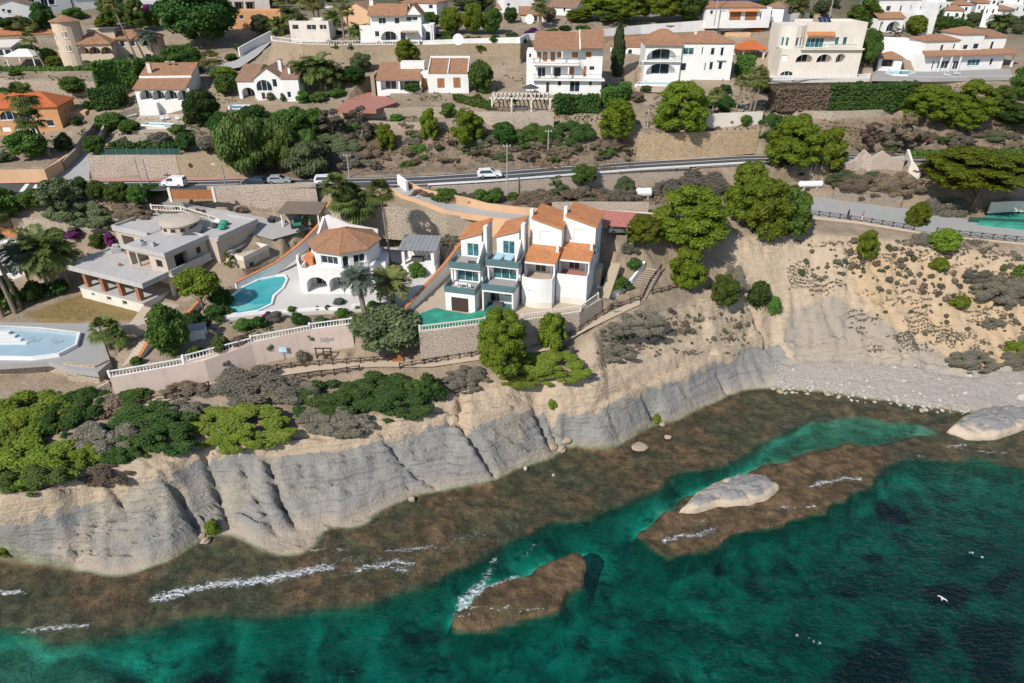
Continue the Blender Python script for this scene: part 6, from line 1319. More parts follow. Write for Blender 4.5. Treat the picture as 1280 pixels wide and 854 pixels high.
wall('retaining_wall','warm stone wall under the white wall behind the three storey house',PW([(650,79,42.4),(660,72,42.6),(750,62,43.5),(800,53,44.5),(880,46,45.2)]),[46.5,46.5,46.5,46.5,46.6],M['stonewarm'],.5,batter=-.06)
wall('garden_wall','low beige stone wall under the tall dark hedge at right',PW([(990,148,34.2),(1040,150,34.2),(1100,146,34.6),(1112,142,35)]),[35.9,35.9,36,36],M['stone'],.4)
wall('garden_wall','stone garden wall left of the pergola terrace',PW([(570,146,35.4),(600,150,35),(612,156,34.2),(640,158,34.2),(692,158,34.2)]),[36.4,36.6,36.8,37,37],M['stonepink'],.4)
wall('garden_wall','pale garden wall behind the row of tall fan palms',PW([(880,158,33.8),(910,157,33.8),(952,152,34.4)]),[36.2,36.3,36.4],M['palecream'],.4)
wall('lane_wall','white wall in shade along the upper lane',PW([(300,68,43.4),(318,58,44.4),(340,46,46)]),[44.9,45.9,47.4],M['white'],.3)
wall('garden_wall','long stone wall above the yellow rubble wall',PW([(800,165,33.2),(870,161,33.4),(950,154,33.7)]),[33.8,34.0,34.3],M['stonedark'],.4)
wall('ruined_wall','pale crumbling plaster ruin beside the coast road',PW([(1055,212,26.8),(1068,211,26.8),(1076,211,26.8),(1088,212,26.8),(1100,212,26.8),(1114,212,26.8),(1128,212,26.8)]),[28.0,28.3,30.6,29.2,30.4,29.0,29.4],M['stonepink'],1.2)
wall('ruined_wall','thin pale broken wall right of the plaster ruin',PW([(1130,200,27.6),(1136,212,26.8),(1148,222,25.8)]),[29.8,28.4,26.8],M['palecream'],.5)
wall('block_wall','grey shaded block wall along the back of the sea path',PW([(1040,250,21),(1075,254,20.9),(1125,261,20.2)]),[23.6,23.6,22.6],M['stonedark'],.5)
wall('court_wall','dark green mesh panel wall around the green court',PW([(1210,277,19.6),(1250,280,19.4),(1300,284,19.2)]),20.5,M['greenmesh'],.1)
wall('rear_court_wall','pale wall at the back of the green court',PW([(1236,264,20.8),(1262,262,20.9),(1310,262,20.9)]),22.6,M['palecream'],.3)
wall('step_wall','low white wall beside the timber steps',PW([(745,372,16.2),(766,374,15.9),(790,358,17.2),(806,338,18.6)]),[18.4,17.4,18.6,20.2],M['white'],.4)
wall('path_kerb','low pale kerb in front of the sea path fence',PW([(1000,272,21.1),(1075,280,20.5),(1142,291,19.8),(1200,298.5,19.3),(1280,306,18.8)]),[21.5,20.9,20.15,19.6,19.1],M['path'],.3)
# steps
s_=thing('timber_steps','flight of pale steps with timber edges right of the terraced houses','steps',P(795,374,16.2));a,b=P(798,374,16.1),P(818,336,19.0)
for k in range(14):
    u=k/14;p=a.lerp(b,u)-a;mb=MB().box(-1.5,1.5,0,.75,-.8,.1+.0);mb.build('step',M['path'],s_,p,R(-22));MB().box(-1.5,1.5,-.1,-.003,-.2,.13).build('timber_edge',M['greywood'],s_,p,R(-22))
s_=thing('stair','narrow beige stair climbing beside the end terraced house','steps',P(755,372,17.2));a,b=P(757,366,17.6),P(772,322,21.8)
for k in range(20):
    p=a.lerp(b,k/20)-a;MB().box(-.8,.8,0,.5,-1.2,.0).build('step',M['beigepave'],s_,p,R(-15))
s_=thing('garden_stair','pale garden stair with an orange capped side wall beside the pink wall','steps',P(158,458,14.2));a,b=P(160,462,13.6),P(182,432,15.2)
for k in range(9):
    p=a.lerp(b,k/9)-a;MB().box(-1.1,1.1,0,.8,-1.0,.0).build('step',M['path'],s_,p,R(-35))
s_=thing('footpath_steps','three brown timber steps on the footpath below the round bush','steps',P(497,452,12.8))
for k in range(3):MB().box(-.9,.9,0,.5,-.3,.18*(k+1)).build('step',M['wood'],s_,(0,k*.5,0))
# fences
wood_fence('rustic timber fence along the footpath under the pink wall',PW([(96,522,11.4),(145,515,11.7),(200,502,11.9),(262,484,12.3)]))
wood_fence('rustic timber fence between the pink wall and the round bush',PW([(330,468,12.6),(350,462,12.6),(395,458,12.7),(440,455,12.7),(485,452,12.7)]))
wood_fence('short rustic fence on the sea side of the footpath above the dark scrub',PW([(370,475,12.3),(410,470,12.4),(450,464,12.4)]))
wood_fence('rustic timber fence from the brown steps to the pine trees',PW([(500,461,12.5),(540,455,12.6),(575,449,12.7),(604,445,12.8)]))
wood_fence('dark rustic fence rising to the timber steps',PW([(700,428,14.0),(725,415,14.8),(745,400,15.4),(765,388,15.7),(800,376,16.2)]))
wood_fence('dark handrail fence beside the timber steps',PW([(803,374,16.2),(812,355,17.6),(826,337,19.0)]))
wood_fence('short rustic fence on the bluff below the large pine',PW([(815,372,16),(828,370,15.8),(845,362,16)]))
wood_fence('left half of the timber fence along the sea path above the bay',PW([(985,266,21.5),(1030,271,21.2),(1072,277,20.8),(1110,283,20.4),(1142,288,20)]))
wood_fence('right half of the timber fence along the sea path above the bay',PW([(1170,291,19.8),(1197,294.5,19.5),(1240,299,19.2),(1284,303,19)]))
# small viewing gate on the path
g_=thing('timber_gate','dark timber gate frame on the footpath below the graffiti','gate',P(397,452,12.7))
for x in(0,1.1,2.2):MB().box(x-.08,x+.08,-.08,.08,0,2.2).build('post',M['darkwood'],g_)
MB().box(-.2,2.4,-.07,.07,2.203,2.35).build('beam',M['darkwood'],g_);MB().box(.1,2.1,-.04,.04,.5,.62).box(.1,2.1,-.04,.04,1.2,1.32).build('cross_rail',M['darkwood'],g_)
# information sign and graffiti on the pink wall
s_=thing('information_sign','pale blue information sign on a thin post by the pink wall','sign',P(356,452,13.0))
MB().tube([(0,0,0),(0,0,2.5)],.04,6).build('post',M['grey'],s_);MB().box(-.65,.65,-.06,-.02,1.6,2.55).build('panel',M['signblue'],s_)
mb=MB()
for k,(x0,x1,z)in enumerate(((-.5,.5,2.38),(-.5,-.05,2.1),(-.5,-.1,1.95),(.1,.5,2.1),(-.5,.4,1.78))):mb.box(x0,x1,-.068,-.0605,z-.035,z+.035)
mb.build('sign_lines',M['whitepaint'],s_)
M['spray']=m_plain('faded_spray_paint',(0.30,0.33,0.37),.8);gr=bpy.data.curves.new('graffiti','FONT');gr.body='Stlyn';gr.size=1.05;gr.extrude=.01;gr.shear=.25;gr.materials.append(M['grey'])
g0,g1=sg[4],sg[5];yaw=math.atan2(g1.y-g0.y,g1.x-g0.x);q=g0.lerp(g1,.28)
go_=bpy.data.objects.new('graffiti',gr);COL.objects.link(go_);go_.location=(q.x-1.3,q.y-.06-.05,15.1);go_.rotation_euler=(PI/2,0,yaw);bpy.context.view_layer.update()
gm_=bpy.data.meshes.new_from_object(go_.evaluated_get(bpy.context.evaluated_depsgraph_get()));bpy.data.objects.remove(go_);gm_.materials.clear();gm_.materials.append(M['spray'])
go_=link('graffiti',gm_);gd_=Vector((math.cos(yaw),math.sin(yaw),0));go_.location=Vector((q.x,q.y,15.3))-gd_*.6+Vector((gd_.y,-gd_.x,0))*.05;go_.rotation_euler=(PI/2,0,yaw);tag(go_,'grey spray painted lettering on the pink wall near the round bush','graffiti')
M['poolliner']=m_pool('pale_blue_pool_floor',(0.30,0.44,0.52),(0.42,0.55,0.62))
wall('terrace_step','low beige stone step on the slope under the low white house',PW([(425,143,36.0),(470,145,35.9),(520,146,35.5),(575,146,35.5)]),37.3,M['stone'],.5)
wall('terrace_step','second low beige stone step on the dry slope above the bright pines',PW([(480,160,34.0),(540,163,33.7),(600,160,34.0)]),35.2,M['stone'],.5)
# empty white pool at left
r,pts,o=pool('empty white pool with blue steps and a rounded end on the left terrace',[(-60,443),(-60,413),(0,410),(50,413),(98,418),(94,433),(72,444),(40,448),(0,447)],14.7,.35,1,M['poolliner'],False,hgt_=.35)
mb=MB();
for i in range(len(pts)):
    j=(i+1)%len(pts);mb.face([pts[i]+Vector((0,0,-.09)),pts[j]+Vector((0,0,-.09)),pts[j]+Vector((0,0,.34)),pts[i]+Vector((0,0,.34))])
mb.build('pool_side',M['plastic'],r)
st=MB()
for k in range(4):q0=P(-10+k*7,418+k*4,14.7)-o;st.box(q0.x-6,q0.x+2.6,q0.y,q0.y+.7,-.085,.28-.08*k)
st.build('pool_steps',M['plastic'],r)
mb=MB();q=[pts[5]+Vector((-.6,0,-.085)),pts[6]+Vector((-.6,.4,-.085)),pts[6]+Vector((0,0,.36)),pts[5]+Vector((0,0,.36))];mb.face(q);mb.build('dark_window',M['blueglass'],r)
for k,(x,y)in enumerate(((38,428),(66,430))):
    hd=MB();p0=P(x,y,14.7);hd.tube([(0,0,-.1),(0,0,.7),(.25,0,.85),(.5,0,.7),(.5,0,-.1)],.03,5).tube([(0,.5,-.1),(0,.5,.7),(.25,.5,.85),(.5,.5,.7),(.5,.5,-.1)],.03,5)
    ob=hd.build('pool_ladder',M['rim'],None,p0);tag(ob,['steel pool handrail near the steps of the empty pool','steel pool handrail near the right end of the empty pool'][k],'handrail')
pool('small blue terrace pool in front of the four arch villa',[(178,157),(186,154.5),(214,155.5),(217,157),(205,158.5)],34.4,.3,1,wcol=M['poolpale'])
pool('round ended blue pool below the arcaded villa',[(795,106.5),(800,103.5),(838,103.5),(842,105),(836,107.5)],38.9,.3,1,wcol=M['poolpale'])
pool('curved blue pool left of the hip roofed villa',[(1108,91),(1113,88.5),(1135,89),(1143,92),(1134,94.5),(1116,94)],39.0,.25,1,wcol=M['poolwater'])
pool('small blue pool beside the round dark tree',[(286,134),(290,132.5),(312,132.5),(313,136),(292,137)],36.6,.2,1,wcol=M['poolpale'])
slab('terrace',[(168,152),(165,164),(218,163),(240,150),(238,143),(176,143)],34.3,M['beigepave'],'beige sun terrace in front of the four arch villa')
slab('terrace',[(1090,97),(1165,98),(1266,96),(1262,86),(1160,90),(1095,88)],38.85,M['greypave'],'grey terrace in front of the hip roofed villa')
slab('terrace',[(795,110),(850,112),(860,99),(800,98)],38.8,M['beigepave'],'pale terrace below the arcaded villa')
# pergola terrace in the middle
h=House('pergola','large cream pergola frame over a paved terrace left of the three storey house',(614,140),(688,141),36.0,'pergola')
W_=h.W;h.box('terrace_base',-.3,W_+.3,-.3,6,-2.5,.0,M['stonepink'])
for x in(0,W_*.33,W_*.66,W_-.35):h.box('post',x,x+.35,0,.35,0.003,2.6,M['palecream']);h.box('post',x,x+.35,5.4,5.75,0.003,2.6,M['palecream'])
h.box('beam',-.3,W_+.3,0,.3,2.603,2.9,M['palecream']);h.box('beam',-.3,W_+.3,5.4,5.7,2.603,2.9,M['palecream'])
for i in range(14):h.box('rafter',W_*i/14+.1,W_*i/14+.28,-.4,6.0,2.903,3.1,M['palecream'])
h.box('dark_seat',4.5,7.5,1.6,3,.003,.8,M['darkgrey']);h.rail([(-.2,-.2),(W_+.2,-.2)],0,.9,M['grey'],'railing',.4)
# gazebo
h=House('gazebo','white fabric gazebo with four posts behind the long hedge',(11,84),(45,84),41.4,'gazebo')
for x in(0,h.W-.2):
    for y in(0,4.5):h.box('post',x,x+.2,y,y+.2,-.3,2.4,M['whitepaint'])
h.hip(0,h.W,0,4.7,2.3,1.3,M['cloth'],.3)
# satellite dishes standing alone
for k,(x,y,s,z)in enumerate(((573,55,1.0,47.3),(662,29,1.0,48.6))):
    d_=thing('satellite_dish',['large white dish on the white parapet by the bright trees','white dish in front of the peach porch house'][k],'dish',P(x,y,z));MB().tube([(0,0,-1),(0,.2,.6)],.08,6).build('mast',M['grey'],d_)
    ds=MB().lathe([(.02,0),(.7,.08),(1.15,.3),(1.2,.34)],18).build('reflector',M['plastic'],d_,(0,0,.9),0,True);ds.rotation_euler=(R(80),0,0)
# ------------------------------------------------------------------ road furniture
gl_=thing('guard_rail','long low white guard rail along the sea side of the coast road','guard rail',P(530,231,28));o=gl_.location
mbx=MB().box(-.07,.07,-.07,.07,0,.75).mesh('post',M['grey'])
rl=[P(*p)for p in[(535,234,28),(612,229.5,28),(700,222.5,28),(800,214.5,28),(930,206.5,28)]]
for a,b in zip(rl[:-1],rl[1:]):
    n=int((b-a).length/3.6);rz_=math.atan2(b.y-a.y,b.x-a.x);MB().box(0,math.hypot(b.x-a.x,b.y-a.y),-.16,-.08,.38,.72).build('rail',M['whitepaint'],gl_,a-o,rz_)
    for i in range(n):link('post',mbx,gl_,a.lerp(b,i/n)-o,rz_)
def lamp_post(px,py,z,H_,label,kind='pole',lean=0.0,arm=0):
    p=G(px,py)if z is None else P(px,py,z)
    t_=thing('utility_pole' if kind=='pole' else 'street_lamp',label,'pole' if kind=='pole' else 'street lamp',p)
    MB().tube([(0,0,-.4),(lean,0,H_)],[.15,.09],7).build('shaft',M['pole']if kind=='pole' else M['grey'],t_)
    if kind=='pole':MB().box(lean-.7,lean+.7,-.06,.06,H_-.5,H_-.38).build('crossarm',M['pole'],t_);[MB().lathe([(.05,0),(.07,.1),(.03,.2)],6).build('insulator',M['plastic'],t_,(lean+x,0,H_-.38))for x in(-.6,0,.6)]
    if arm:MB().tube([(lean,0,H_-.1),(lean+arm*1.2,0,H_+.15)],.05,5).build('arm',M['grey'],t_);MB().box(min(arm*1.1,arm*1.8)+lean,max(arm*1.1,arm*1.8)+lean,-.13,.13,H_+.1,H_+.25).build('lamp_head',M['lamp'],t_)
    return t_
lamp_post(187,268,None,10.5,'leaning concrete utility pole in front of the unfinished villa')
lamp_post(186,229,28,4.5,'thin dark pole beside the red pavement','pole')
lamp_post(215,222,28,4.0,'street lamp in front of the pale stone road wall','lamp',0,-1)
lamp_post(283,235,28,4.2,'street lamp on the road beside the drive gate','lamp',0,-1)
lamp_post(437,222,28,4.6,'pale concrete post beside the road and the fan palms')
lamp_post(634,251,None,10.5,'wooden utility pole standing in front of the white car')
lamp_post(542,77,42.6,8,'tall thin pole in front of the long upper stone wall')
lamp_post(414,77,43,5,'short grey pole at the joint of the long upper wall')
lamp_post(257,86,41.2,4.0,'white post beside the upper lane','lamp')
lamp_post(893,30,48.6,12,'dark pole in front of the shuttered bungalow')
lamp_post(1036,26,49,9,'pale lattice pole behind the cream tower villa')
lamp_post(685,193,None,5.0,'short pole in the dry grass above the road')
lamp_post(809,160,None,5.2,'slim pale pillar between the two round pines')
# ------------------------------------------------------------------ vehicles
def car(label,p,rz,paint,kind='hatch',name='parked_car',group='cars on the coast road'):
    t_=thing(name,label,'van' if kind=='van' else 'car',p,rz,group)
    prof={'van':[(-2.2,.35),(-2.25,1.2),(-2.2,1.85),(.4,1.88),(1.15,1.15),(2.1,.95),(2.25,.6),(2.2,.32)],'hatch':[(-2.1,.35),(-2.15,.85),(-2.0,.98),(-1.6,1.42),(.1,1.45),(.95,.98),(1.95,.85),(2.15,.6),(2.1,.32)],'suv':[(-2.3,.4),(-2.32,1.0),(-2.1,1.6),(.2,1.66),(1.0,1.08),(2.1,.98),(2.3,.65),(2.25,.36)]}[kind]
    mb=MB();hw=.88;n=len(prof);tuck=lambda z:hw-(.12 if z>1.2 else 0)
    L1=[(x,-tuck(z),z)for x,z in prof];L2=[(x,tuck(z),z)for x,z in prof]
    mb.face(L1);mb.face(L2[::-1])
    for i in range(n):j=(i+1)%n;mb.face([L1[j],L1[i],L2[i],L2[j]])
    bd=mb.build('body',paint,t_);bv=bd.modifiers.new('bevel','BEVEL');bv.width=.07;bv.segments=2
    top_=max(z for x,z in prof);xs_w={'van':(-.4,.95),'hatch':(-1.55,.65),'suv':(-1.9,.7)}[kind];zb=1.0 if kind!='van' else 1.2
    for s_ in(-1,1):
        g=MB();y=s_*(.895);y2=s_*(.80)
        if kind=='van':q=[(-.35,y,zb),(1.0,y,zb),(.45,y2,top_-.15),(-.35,y2,top_-.15)]
        else:q=[(xs_w[0]-.15,y,zb),(xs_w[1]+.05,y,zb),(xs_w[1]-.6,y2,top_-.1),(xs_w[0]+.15,y2,top_-.1)]
        g.face(q if s_<0 else q[::-1]);g.build('side_window',M['glass'],t_)
    ws={'van':[(.46,1.84),(1.12,1.2)],'hatch':[(.15,1.44),(.9,1.03)],'suv':[(.25,1.64),(.97,1.12)]}[kind]
    (xa,za),(xb,zb2)=ws;g=MB();g.face([(xb+.03,-.72,zb2+.02),(xb+.03,.72,zb2+.02),(xa+.03,.66,za+.01),(xa+.03,-.66,za+.01)]);g.build('windscreen',M['glass'],t_)
    xr_=prof[2][0];g=MB();g.face([(prof[1][0]-.015,.65,prof[2][1]-.55 if kind=='van' else prof[2][1]),(prof[1][0]-.015,-.65,prof[2][1]-.55 if kind=='van' else prof[2][1]),(xr_-.02 if kind=='van' else-1.62,-.6,top_-.12),(xr_-.02 if kind=='van' else-1.62,.6,top_-.12)]);g.build('rear_window',M['glass'],t_)
    for x in(-1.35,1.35):
        for s_ in(-1,1):
            w=MB().lathe([(.16,-.1),(.33,-.1),(.33,.1),(.16,.1)],14).build('wheel',M['rubber'],t_,(x,s_*.82,.33));w.rotation_euler=(PI/2,0,0);MB().lathe([(.0,-.108),(.2,-.108),(.2,.108),(.0,.108)],10,cap=False).build('rim',M['rim'],w)
    for s_ in(-1,1):
        MB().box(2.12,2.24,s_*.62-.16,s_*.62+.16,.62,.76).build('headlight',M['lamp'],t_);MB().box(-2.27,-2.16,s_*.7-.1,s_*.7+.1,.75,1.0).build('tail_light',M['redlamp'],t_)
        MB().box(.75,.9,s_*.98-.08,s_*.98+.08,.98,1.1).build('mirror',paint,t_)
    return t_
car('small white panel van on the coast road above the drive gate',P(218,233,28.12),R(180-3),M['carwhite'],'van','parked_van')
car('dark blue hatchback on the coast road at the end of the stone wall',P(319,231,28.12),R(180-3),M['cardark'],'hatch','parked_car')
car('white car on the coast road partly hidden behind the fan palms',P(410,230,28.12),R(4),M['carwhite'],'suv','parked_car')
car('silver car just left of the white car by the fan palms',P(350,229,28.12),R(4),M['cargrey'],'hatch','parked_car')
car('silver white car driving on the open stretch of the coast road',P(612,221.5,28.12),R(8),M['carwhite'],'suv','moving_car')
car('white hatchback parked under the red roofed carport',P(776,291,23.5),R(-2),M['carwhite'],'hatch','parked_car')
car('white car parked among the palms on the upper street',P(408,12,49.6),R(10),M['carwhite'],'hatch','parked_car')
# tanks, wood gate, machinery
def tank(label,p,L_,r_,rz):
    t_=thing('storage_tank',label,'tank',p,rz);b_=MB().lathe([(r_*.5,-L_/2-.25),(r_,-L_/2),(r_,L_/2),(r_*.5,L_/2+.25)],14).build('vessel',M['plastic'],t_,(0,0,r_+.35),0,False);b_.rotation_euler=(0,PI/2,0)
    for x in(-L_*.3,L_*.3):MB().box(x-.12,x+.12,-r_*.7,r_*.7,-.2,.5).build('saddle',M['concrete'],t_)
    MB().lathe([(.2,0),(.2,.25)],10,(0,0,2*r_+.33)).build('cap',M['grey'],t_)
tank('long white gas tank beside the dead pine above the sea path',G(1012,236),4.6,.65,R(4));tank('short white tank above the pale carport wall',G(804,248),2.6,.85,R(5))
g_=thing('wooden_gate','brown slatted wooden gate at the drive entrance below the road','gate',P(216,249,27.4));
for i in range(16):MB().box(i*.45,i*.45+.4,-.05,.05,0,1.7).build('slat',M['wood'],g_)
for x in(-.5,7.25):MB().box(x,x+.45,-.2,.25,-.5,2.1).build('post',M['palecream'],g_)
mc=thing('mini_excavator','green and grey mini excavator parked in front of the brown carport','excavator',P(372,284,22.5),R(20))
MB().box(-1.1,1.1,-.75,-.4,0,.5).build('track',M['rubber'],mc);MB().box(-1.1,1.1,.4,.75,0,.5).build('track',M['rubber'],mc);MB().box(-.8,.7,-.6,.6,.503,1.0).build('chassis',M['greencloth'],mc);MB().box(-.5,.45,-.5,.1,1.003,2.1).build('cab',M['glass'],mc);MB().tube([(.5,.3,.9),(1.5,.3,2.1),(2.4,.3,1.3),(2.2,.3,.5)],.13,6).build('boom',M['greencloth'],mc);MB().box(1.95,2.4,.05,.55,.1,.55).build('bucket',M['grey'],mc)
for k,(x,y,lb,mt)in enumerate(((345,276,'dark heap of building material left of the mini excavator','darkgrey'),(338,278,'lower dark heap of rubble at the edge of the drive','black'),(352,279,'grey sacks piled between the dark heap and the excavator','concrete'))):
    rr_=random.Random(k);mb=MB()
    for i in range(7):a_,b_,s_=rr_.uniform(-1,1),rr_.uniform(-.6,.6),rr_.uniform(.3,.6);mb.box(a_-s_,a_+s_,b_-s_,b_+s_,0,s_*1.4+i*.004)
    o=mb.build('material_heap',M[mt],None,G(x,y));tag(o,lb,'heap')
ut=House('pool_shed','tiny white pool shed with a blue panel above the pink wall',(239,428),(258,426),16.2,'shed');ut.block(0,ut.W,0,1.8,-.5,1.9,M['white'],[('p',.3,ut.W-.5,.2,1.4)]);ut.box('roof_slab',-.15,ut.W+.15,-.15,1.95,1.903,2.05,M['greypave'])
ar=thing('garden_arch','small beige stone arch beside the tiny pool shed','arch',P(265,425,16.2));MB().tube([(-.9+0,0,0),(-.8,0,1.0),(0,0,1.6),(.8,0,1.0),(.9,0,0)],.16,6).build('arch_ring',M['peach'],ar)
for k,(x,y)in enumerate(((1085,83),(1112,88),(1183,92),(1195,90))):
    cb=thing('sun_lounger',['white sun lounger beside the tiled pool house','white sun lounger by the curved pool','white garden seat on the veranda, left one','white garden seat on the veranda, right one'][k],'lounger',P(x,y+3,39.0),k*.4);MB().box(-.35,.35,-.9,.5,.25,.35).build('bed',M['plastic'],cb);MB().box(-.35,.35,.5,.58,.3,.95).build('backrest',M['plastic'],cb);[MB().box(a-.03,a+.03,b-.03,b+.03,0,.25).build('leg',M['plastic'],cb)for a in(-.3,.3)for b in(-.8,.45)]
for k,(x,y)in enumerate(((203,150),(209,149),(222,150))):
    cb=thing('sun_lounger','white sun lounger on the beige terrace of the four arch villa','lounger',P(x,y,34.36),.5,'white loungers on the terrace of the four arch villa');MB().box(-.35,.35,-.9,.5,.25,.35).build('bed',M['plastic'],cb);MB().box(-.35,.35,.5,.58,.3,.9).build('backrest',M['plastic'],cb);[MB().box(a-.03,a+.03,b-.03,b+.03,0,.25).build('leg',M['plastic'],cb)for a in(-.3,.3)for b in(-.8,.45)]
pu=thing('patio_umbrella','closed dark patio umbrella on the terrace left of the three storey house','umbrella',P(663,122,37.8));MB().tube([(0,0,0),(0,0,2.6)],.05,6).build('pole',M['grey'],pu);MB().lathe([(1.9,0),(1.2,.35),(.05,.8)],10,(0,0,2.0)).build('canopy',M['darkgrey'],pu)
gc=thing('shade_canopy','turquoise shade cloth on posts behind the dead pine','canopy',P(1014,212,27));[MB().tube([(x,y,0),(x,y,2.2)],.05,5).build('post',M['grey'],gc)for x in(0,2)for y in(0,1.5)];MB().box(-.2,2.2,-.2,1.7,2.203,2.3).build('cloth',M['greencourt'],gc)
# ------------------------------------------------------------------ people on the sea path
def person(label,p,rz,top_,legs,stride=.18):
    t_=thing('person',label,'person',p,rz)
    me=bpy.data.meshes.new('body');V=[(0,0,.92),(0,0,1.15),(0,0,1.42),(0,.0,1.53),(0,.02,1.66),(0,.03,1.74)]
    V+=[(-.09,0,.86),(-.1,stride*.5,.47),(-.1,stride*.9,.08),(-.1,stride*.9+.14,.04),(.09,0,.86),(.1,-stride*.2,.47),(.1,-stride,.08),(.1,-stride+.14,.04),(-.2,0,1.40),(-.25,-.06,1.12),(-.24,.06,.88),(.2,0,1.40),(.25,.05,1.12),(.24,.16,.90)]
    E_=[(0,1),(1,2),(2,3),(3,4),(4,5),(0,6),(6,7),(7,8),(8,9),(0,10),(10,11),(11,12),(12,13),(2,14),(14,15),(15,16),(2,17),(17,18),(18,19)]
    rad=[.14,.13,.15,.06,.1,.08,.1,.07,.05,.04,.1,.07,.05,.04,.065,.05,.035,.065,.05,.035]
    me.from_pydata(V,E_,[]);o=bpy.data.objects.new('body',me);COL.objects.link(o);o.parent=t_
    md=o.modifiers.new('skin','SKIN');sd=o.modifiers.new('sub','SUBSURF');sd.levels=1;sd.render_levels=1
    for i,r_ in enumerate(rad):me.skin_vertices[0].data[i].radius=(r_,r_)if me.skin_vertices else None
    me.materials.append(top_)
    MB().lathe([(.04,0),(.12,.06),(.125,.13),(.08,.2)],10).build('hair',M['hair'],t_,(0,-.01,1.66),0,True)
    tr=MB()
    for s_,k in((-1,1),(1,-1)):tr.tube([(s_*.09,0,.95),(s_*.1,stride*.5 if s_<0 else-stride*.2,.47),(s_*.1,stride*.9 if s_<0 else-stride,.1)],[.125,.095,.075],8)
    tr.build('trousers',legs,t_,None,0,True);MB().lathe([(.17,.95),(.155,1.15),(.18,1.4),(.09,1.5)],10).build('shirt',top_,t_,None,0,True)
try:
    person('person in dark clothes standing by the timber fence on the sea path',P(1059,273.5,21.15),R(200),M['clothblack'],M['clothblack'],.1)
    person('person in red and white clothes walking by the timber fence on the sea path',P(1077,276,21.0),R(70),M['clothred'],M['clothwhite'])
except Exception as ex:print('person failed',ex)
# ------------------------------------------------------------------ gull over the sea
gp=P(1178,748,4.0);V=[];F=[]
body=[(-.34,.02),(-.28,.05),(-.12,.085),(.08,.08),(.2,.05),(.28,.055),(.34,.03),(.40,.008)];n=8
for x,r_ in body:
    for k in range(n):V.append((x,r_*math.cos(2*PI*k/n),r_*.9*math.sin(2*PI*k/n)+(.03 if x>.2 else 0)))
for i in range(len(body)-1):
    for k in range(n):a,b=i*n+k,i*n+(k+1)%n;F.append((a,b,b+n,a+n))
for s_ in(-1,1):
    b0=len(V);ch=[(.05,.13,-.13,.02),(.35,.16,-.08,.13),(.62,.05,-.12,.10),(.78,-.10,-.16,.05)]
    for y,xf,xb_,z in ch:
        for zz in(z+.012,z-.012):V+=[(xf,s_*y,zz),(xb_,s_*y,zz)]
    for i in range(3):
        q=b0+i*4;F+=[(q,q+1,q+5,q+4),(q+2,q+6,q+7,q+3),(q,q+4,q+6,q+2),(q+1,q+3,q+7,q+5)]
b0=len(V);V+=[(-.3,.03,.01),(-.3,-.03,.01),(-.5,-.11,.0),(-.5,.11,.0)];F.append((b0,b0+1,b0+2,b0+3))
gull=link('seagull',npmesh('seagull',V,F,M['gull'],False),None,gp,R(55));gull.scale=(.68,)*3;gull.rotation_euler=(R(8),0,R(50));tag(gull,'white seagull gliding with spread wings above the dark teal water','seagull')
# ------------------------------------------------------------------ rocks
def m_rock(name,c1,c2,c3,top_=0):
    m,t,b=nmat(name);p=gpos(t);n=noise(t,p,.8,6,.65);f=noise(t,p,4,5,.7)
    c=mix(t,n,c1,c2);sz_=N(t,'SeparateXYZ');t.links.new(p,sz_.inputs[0]);c=mix(t,ramp(t,mth(t,'MULTIPLY',mth(t,'ADD',sz_.outputs[2],mth(t,'MULTIPLY',noise(t,p,.8,5),.9)),.4),[(.0,(0,0,0)),(top_-.02,(0,0,0)),(top_+.1,(1,1,1))])if top_ else ramp(t,noise(t,p,.35,3),[(.45,(0,0,0)),(.62,(1,1,1))]),c,c3)
    t.links.new(c,b.inputs['Base Color']);b.inputs['Roughness'].default_value=.9;bump(t,b,mth(t,'ADD',n,mth(t,'MULTIPLY',f,.5)),.3,1);return m
M['rockpale']=m_rock('pale_sea_rock',(.46,.36,.26),(.62,.51,.39),(.27,.26,.25),.6);M['rocktan']=m_rock('tan_boulder',(.34,.27,.19),(.44,.36,.27),(.40,.32,.22));M['rockwhite']=m_rock('whitish_boulder',(.44,.41,.37),(.58,.54,.49),(.42,.38,.33))
def rock(seed,n=20,rough=.35):
    V=[];F=[];m_=n*2;rn=np.random.RandomState(seed);ph=rn.rand(12)*6
    for i in range(n+1):
        th=PI*i/n
        for k in range(m_):
            a=2*PI*k/m_;d=Vector((math.sin(th)*math.cos(a),math.sin(th)*math.sin(a),math.cos(th)))
            r_=1+rough*(float(fbm(np.array(d.x*1.3+ph[0]+d.z),np.array(d.y*1.3+ph[1]-d.z*.7),4,seed))-.5)*2+.06*math.sin(d.z*9+ph[2])
            V.append(tuple(d*r_))
    for i in range(n):
        for k in range(m_):F.append((i*m_+k,i*m_+(k+1)%m_,(i+1)*m_+(k+1)%m_,(i+1)*m_+k))
    return V,[f[::-1]for f in F]
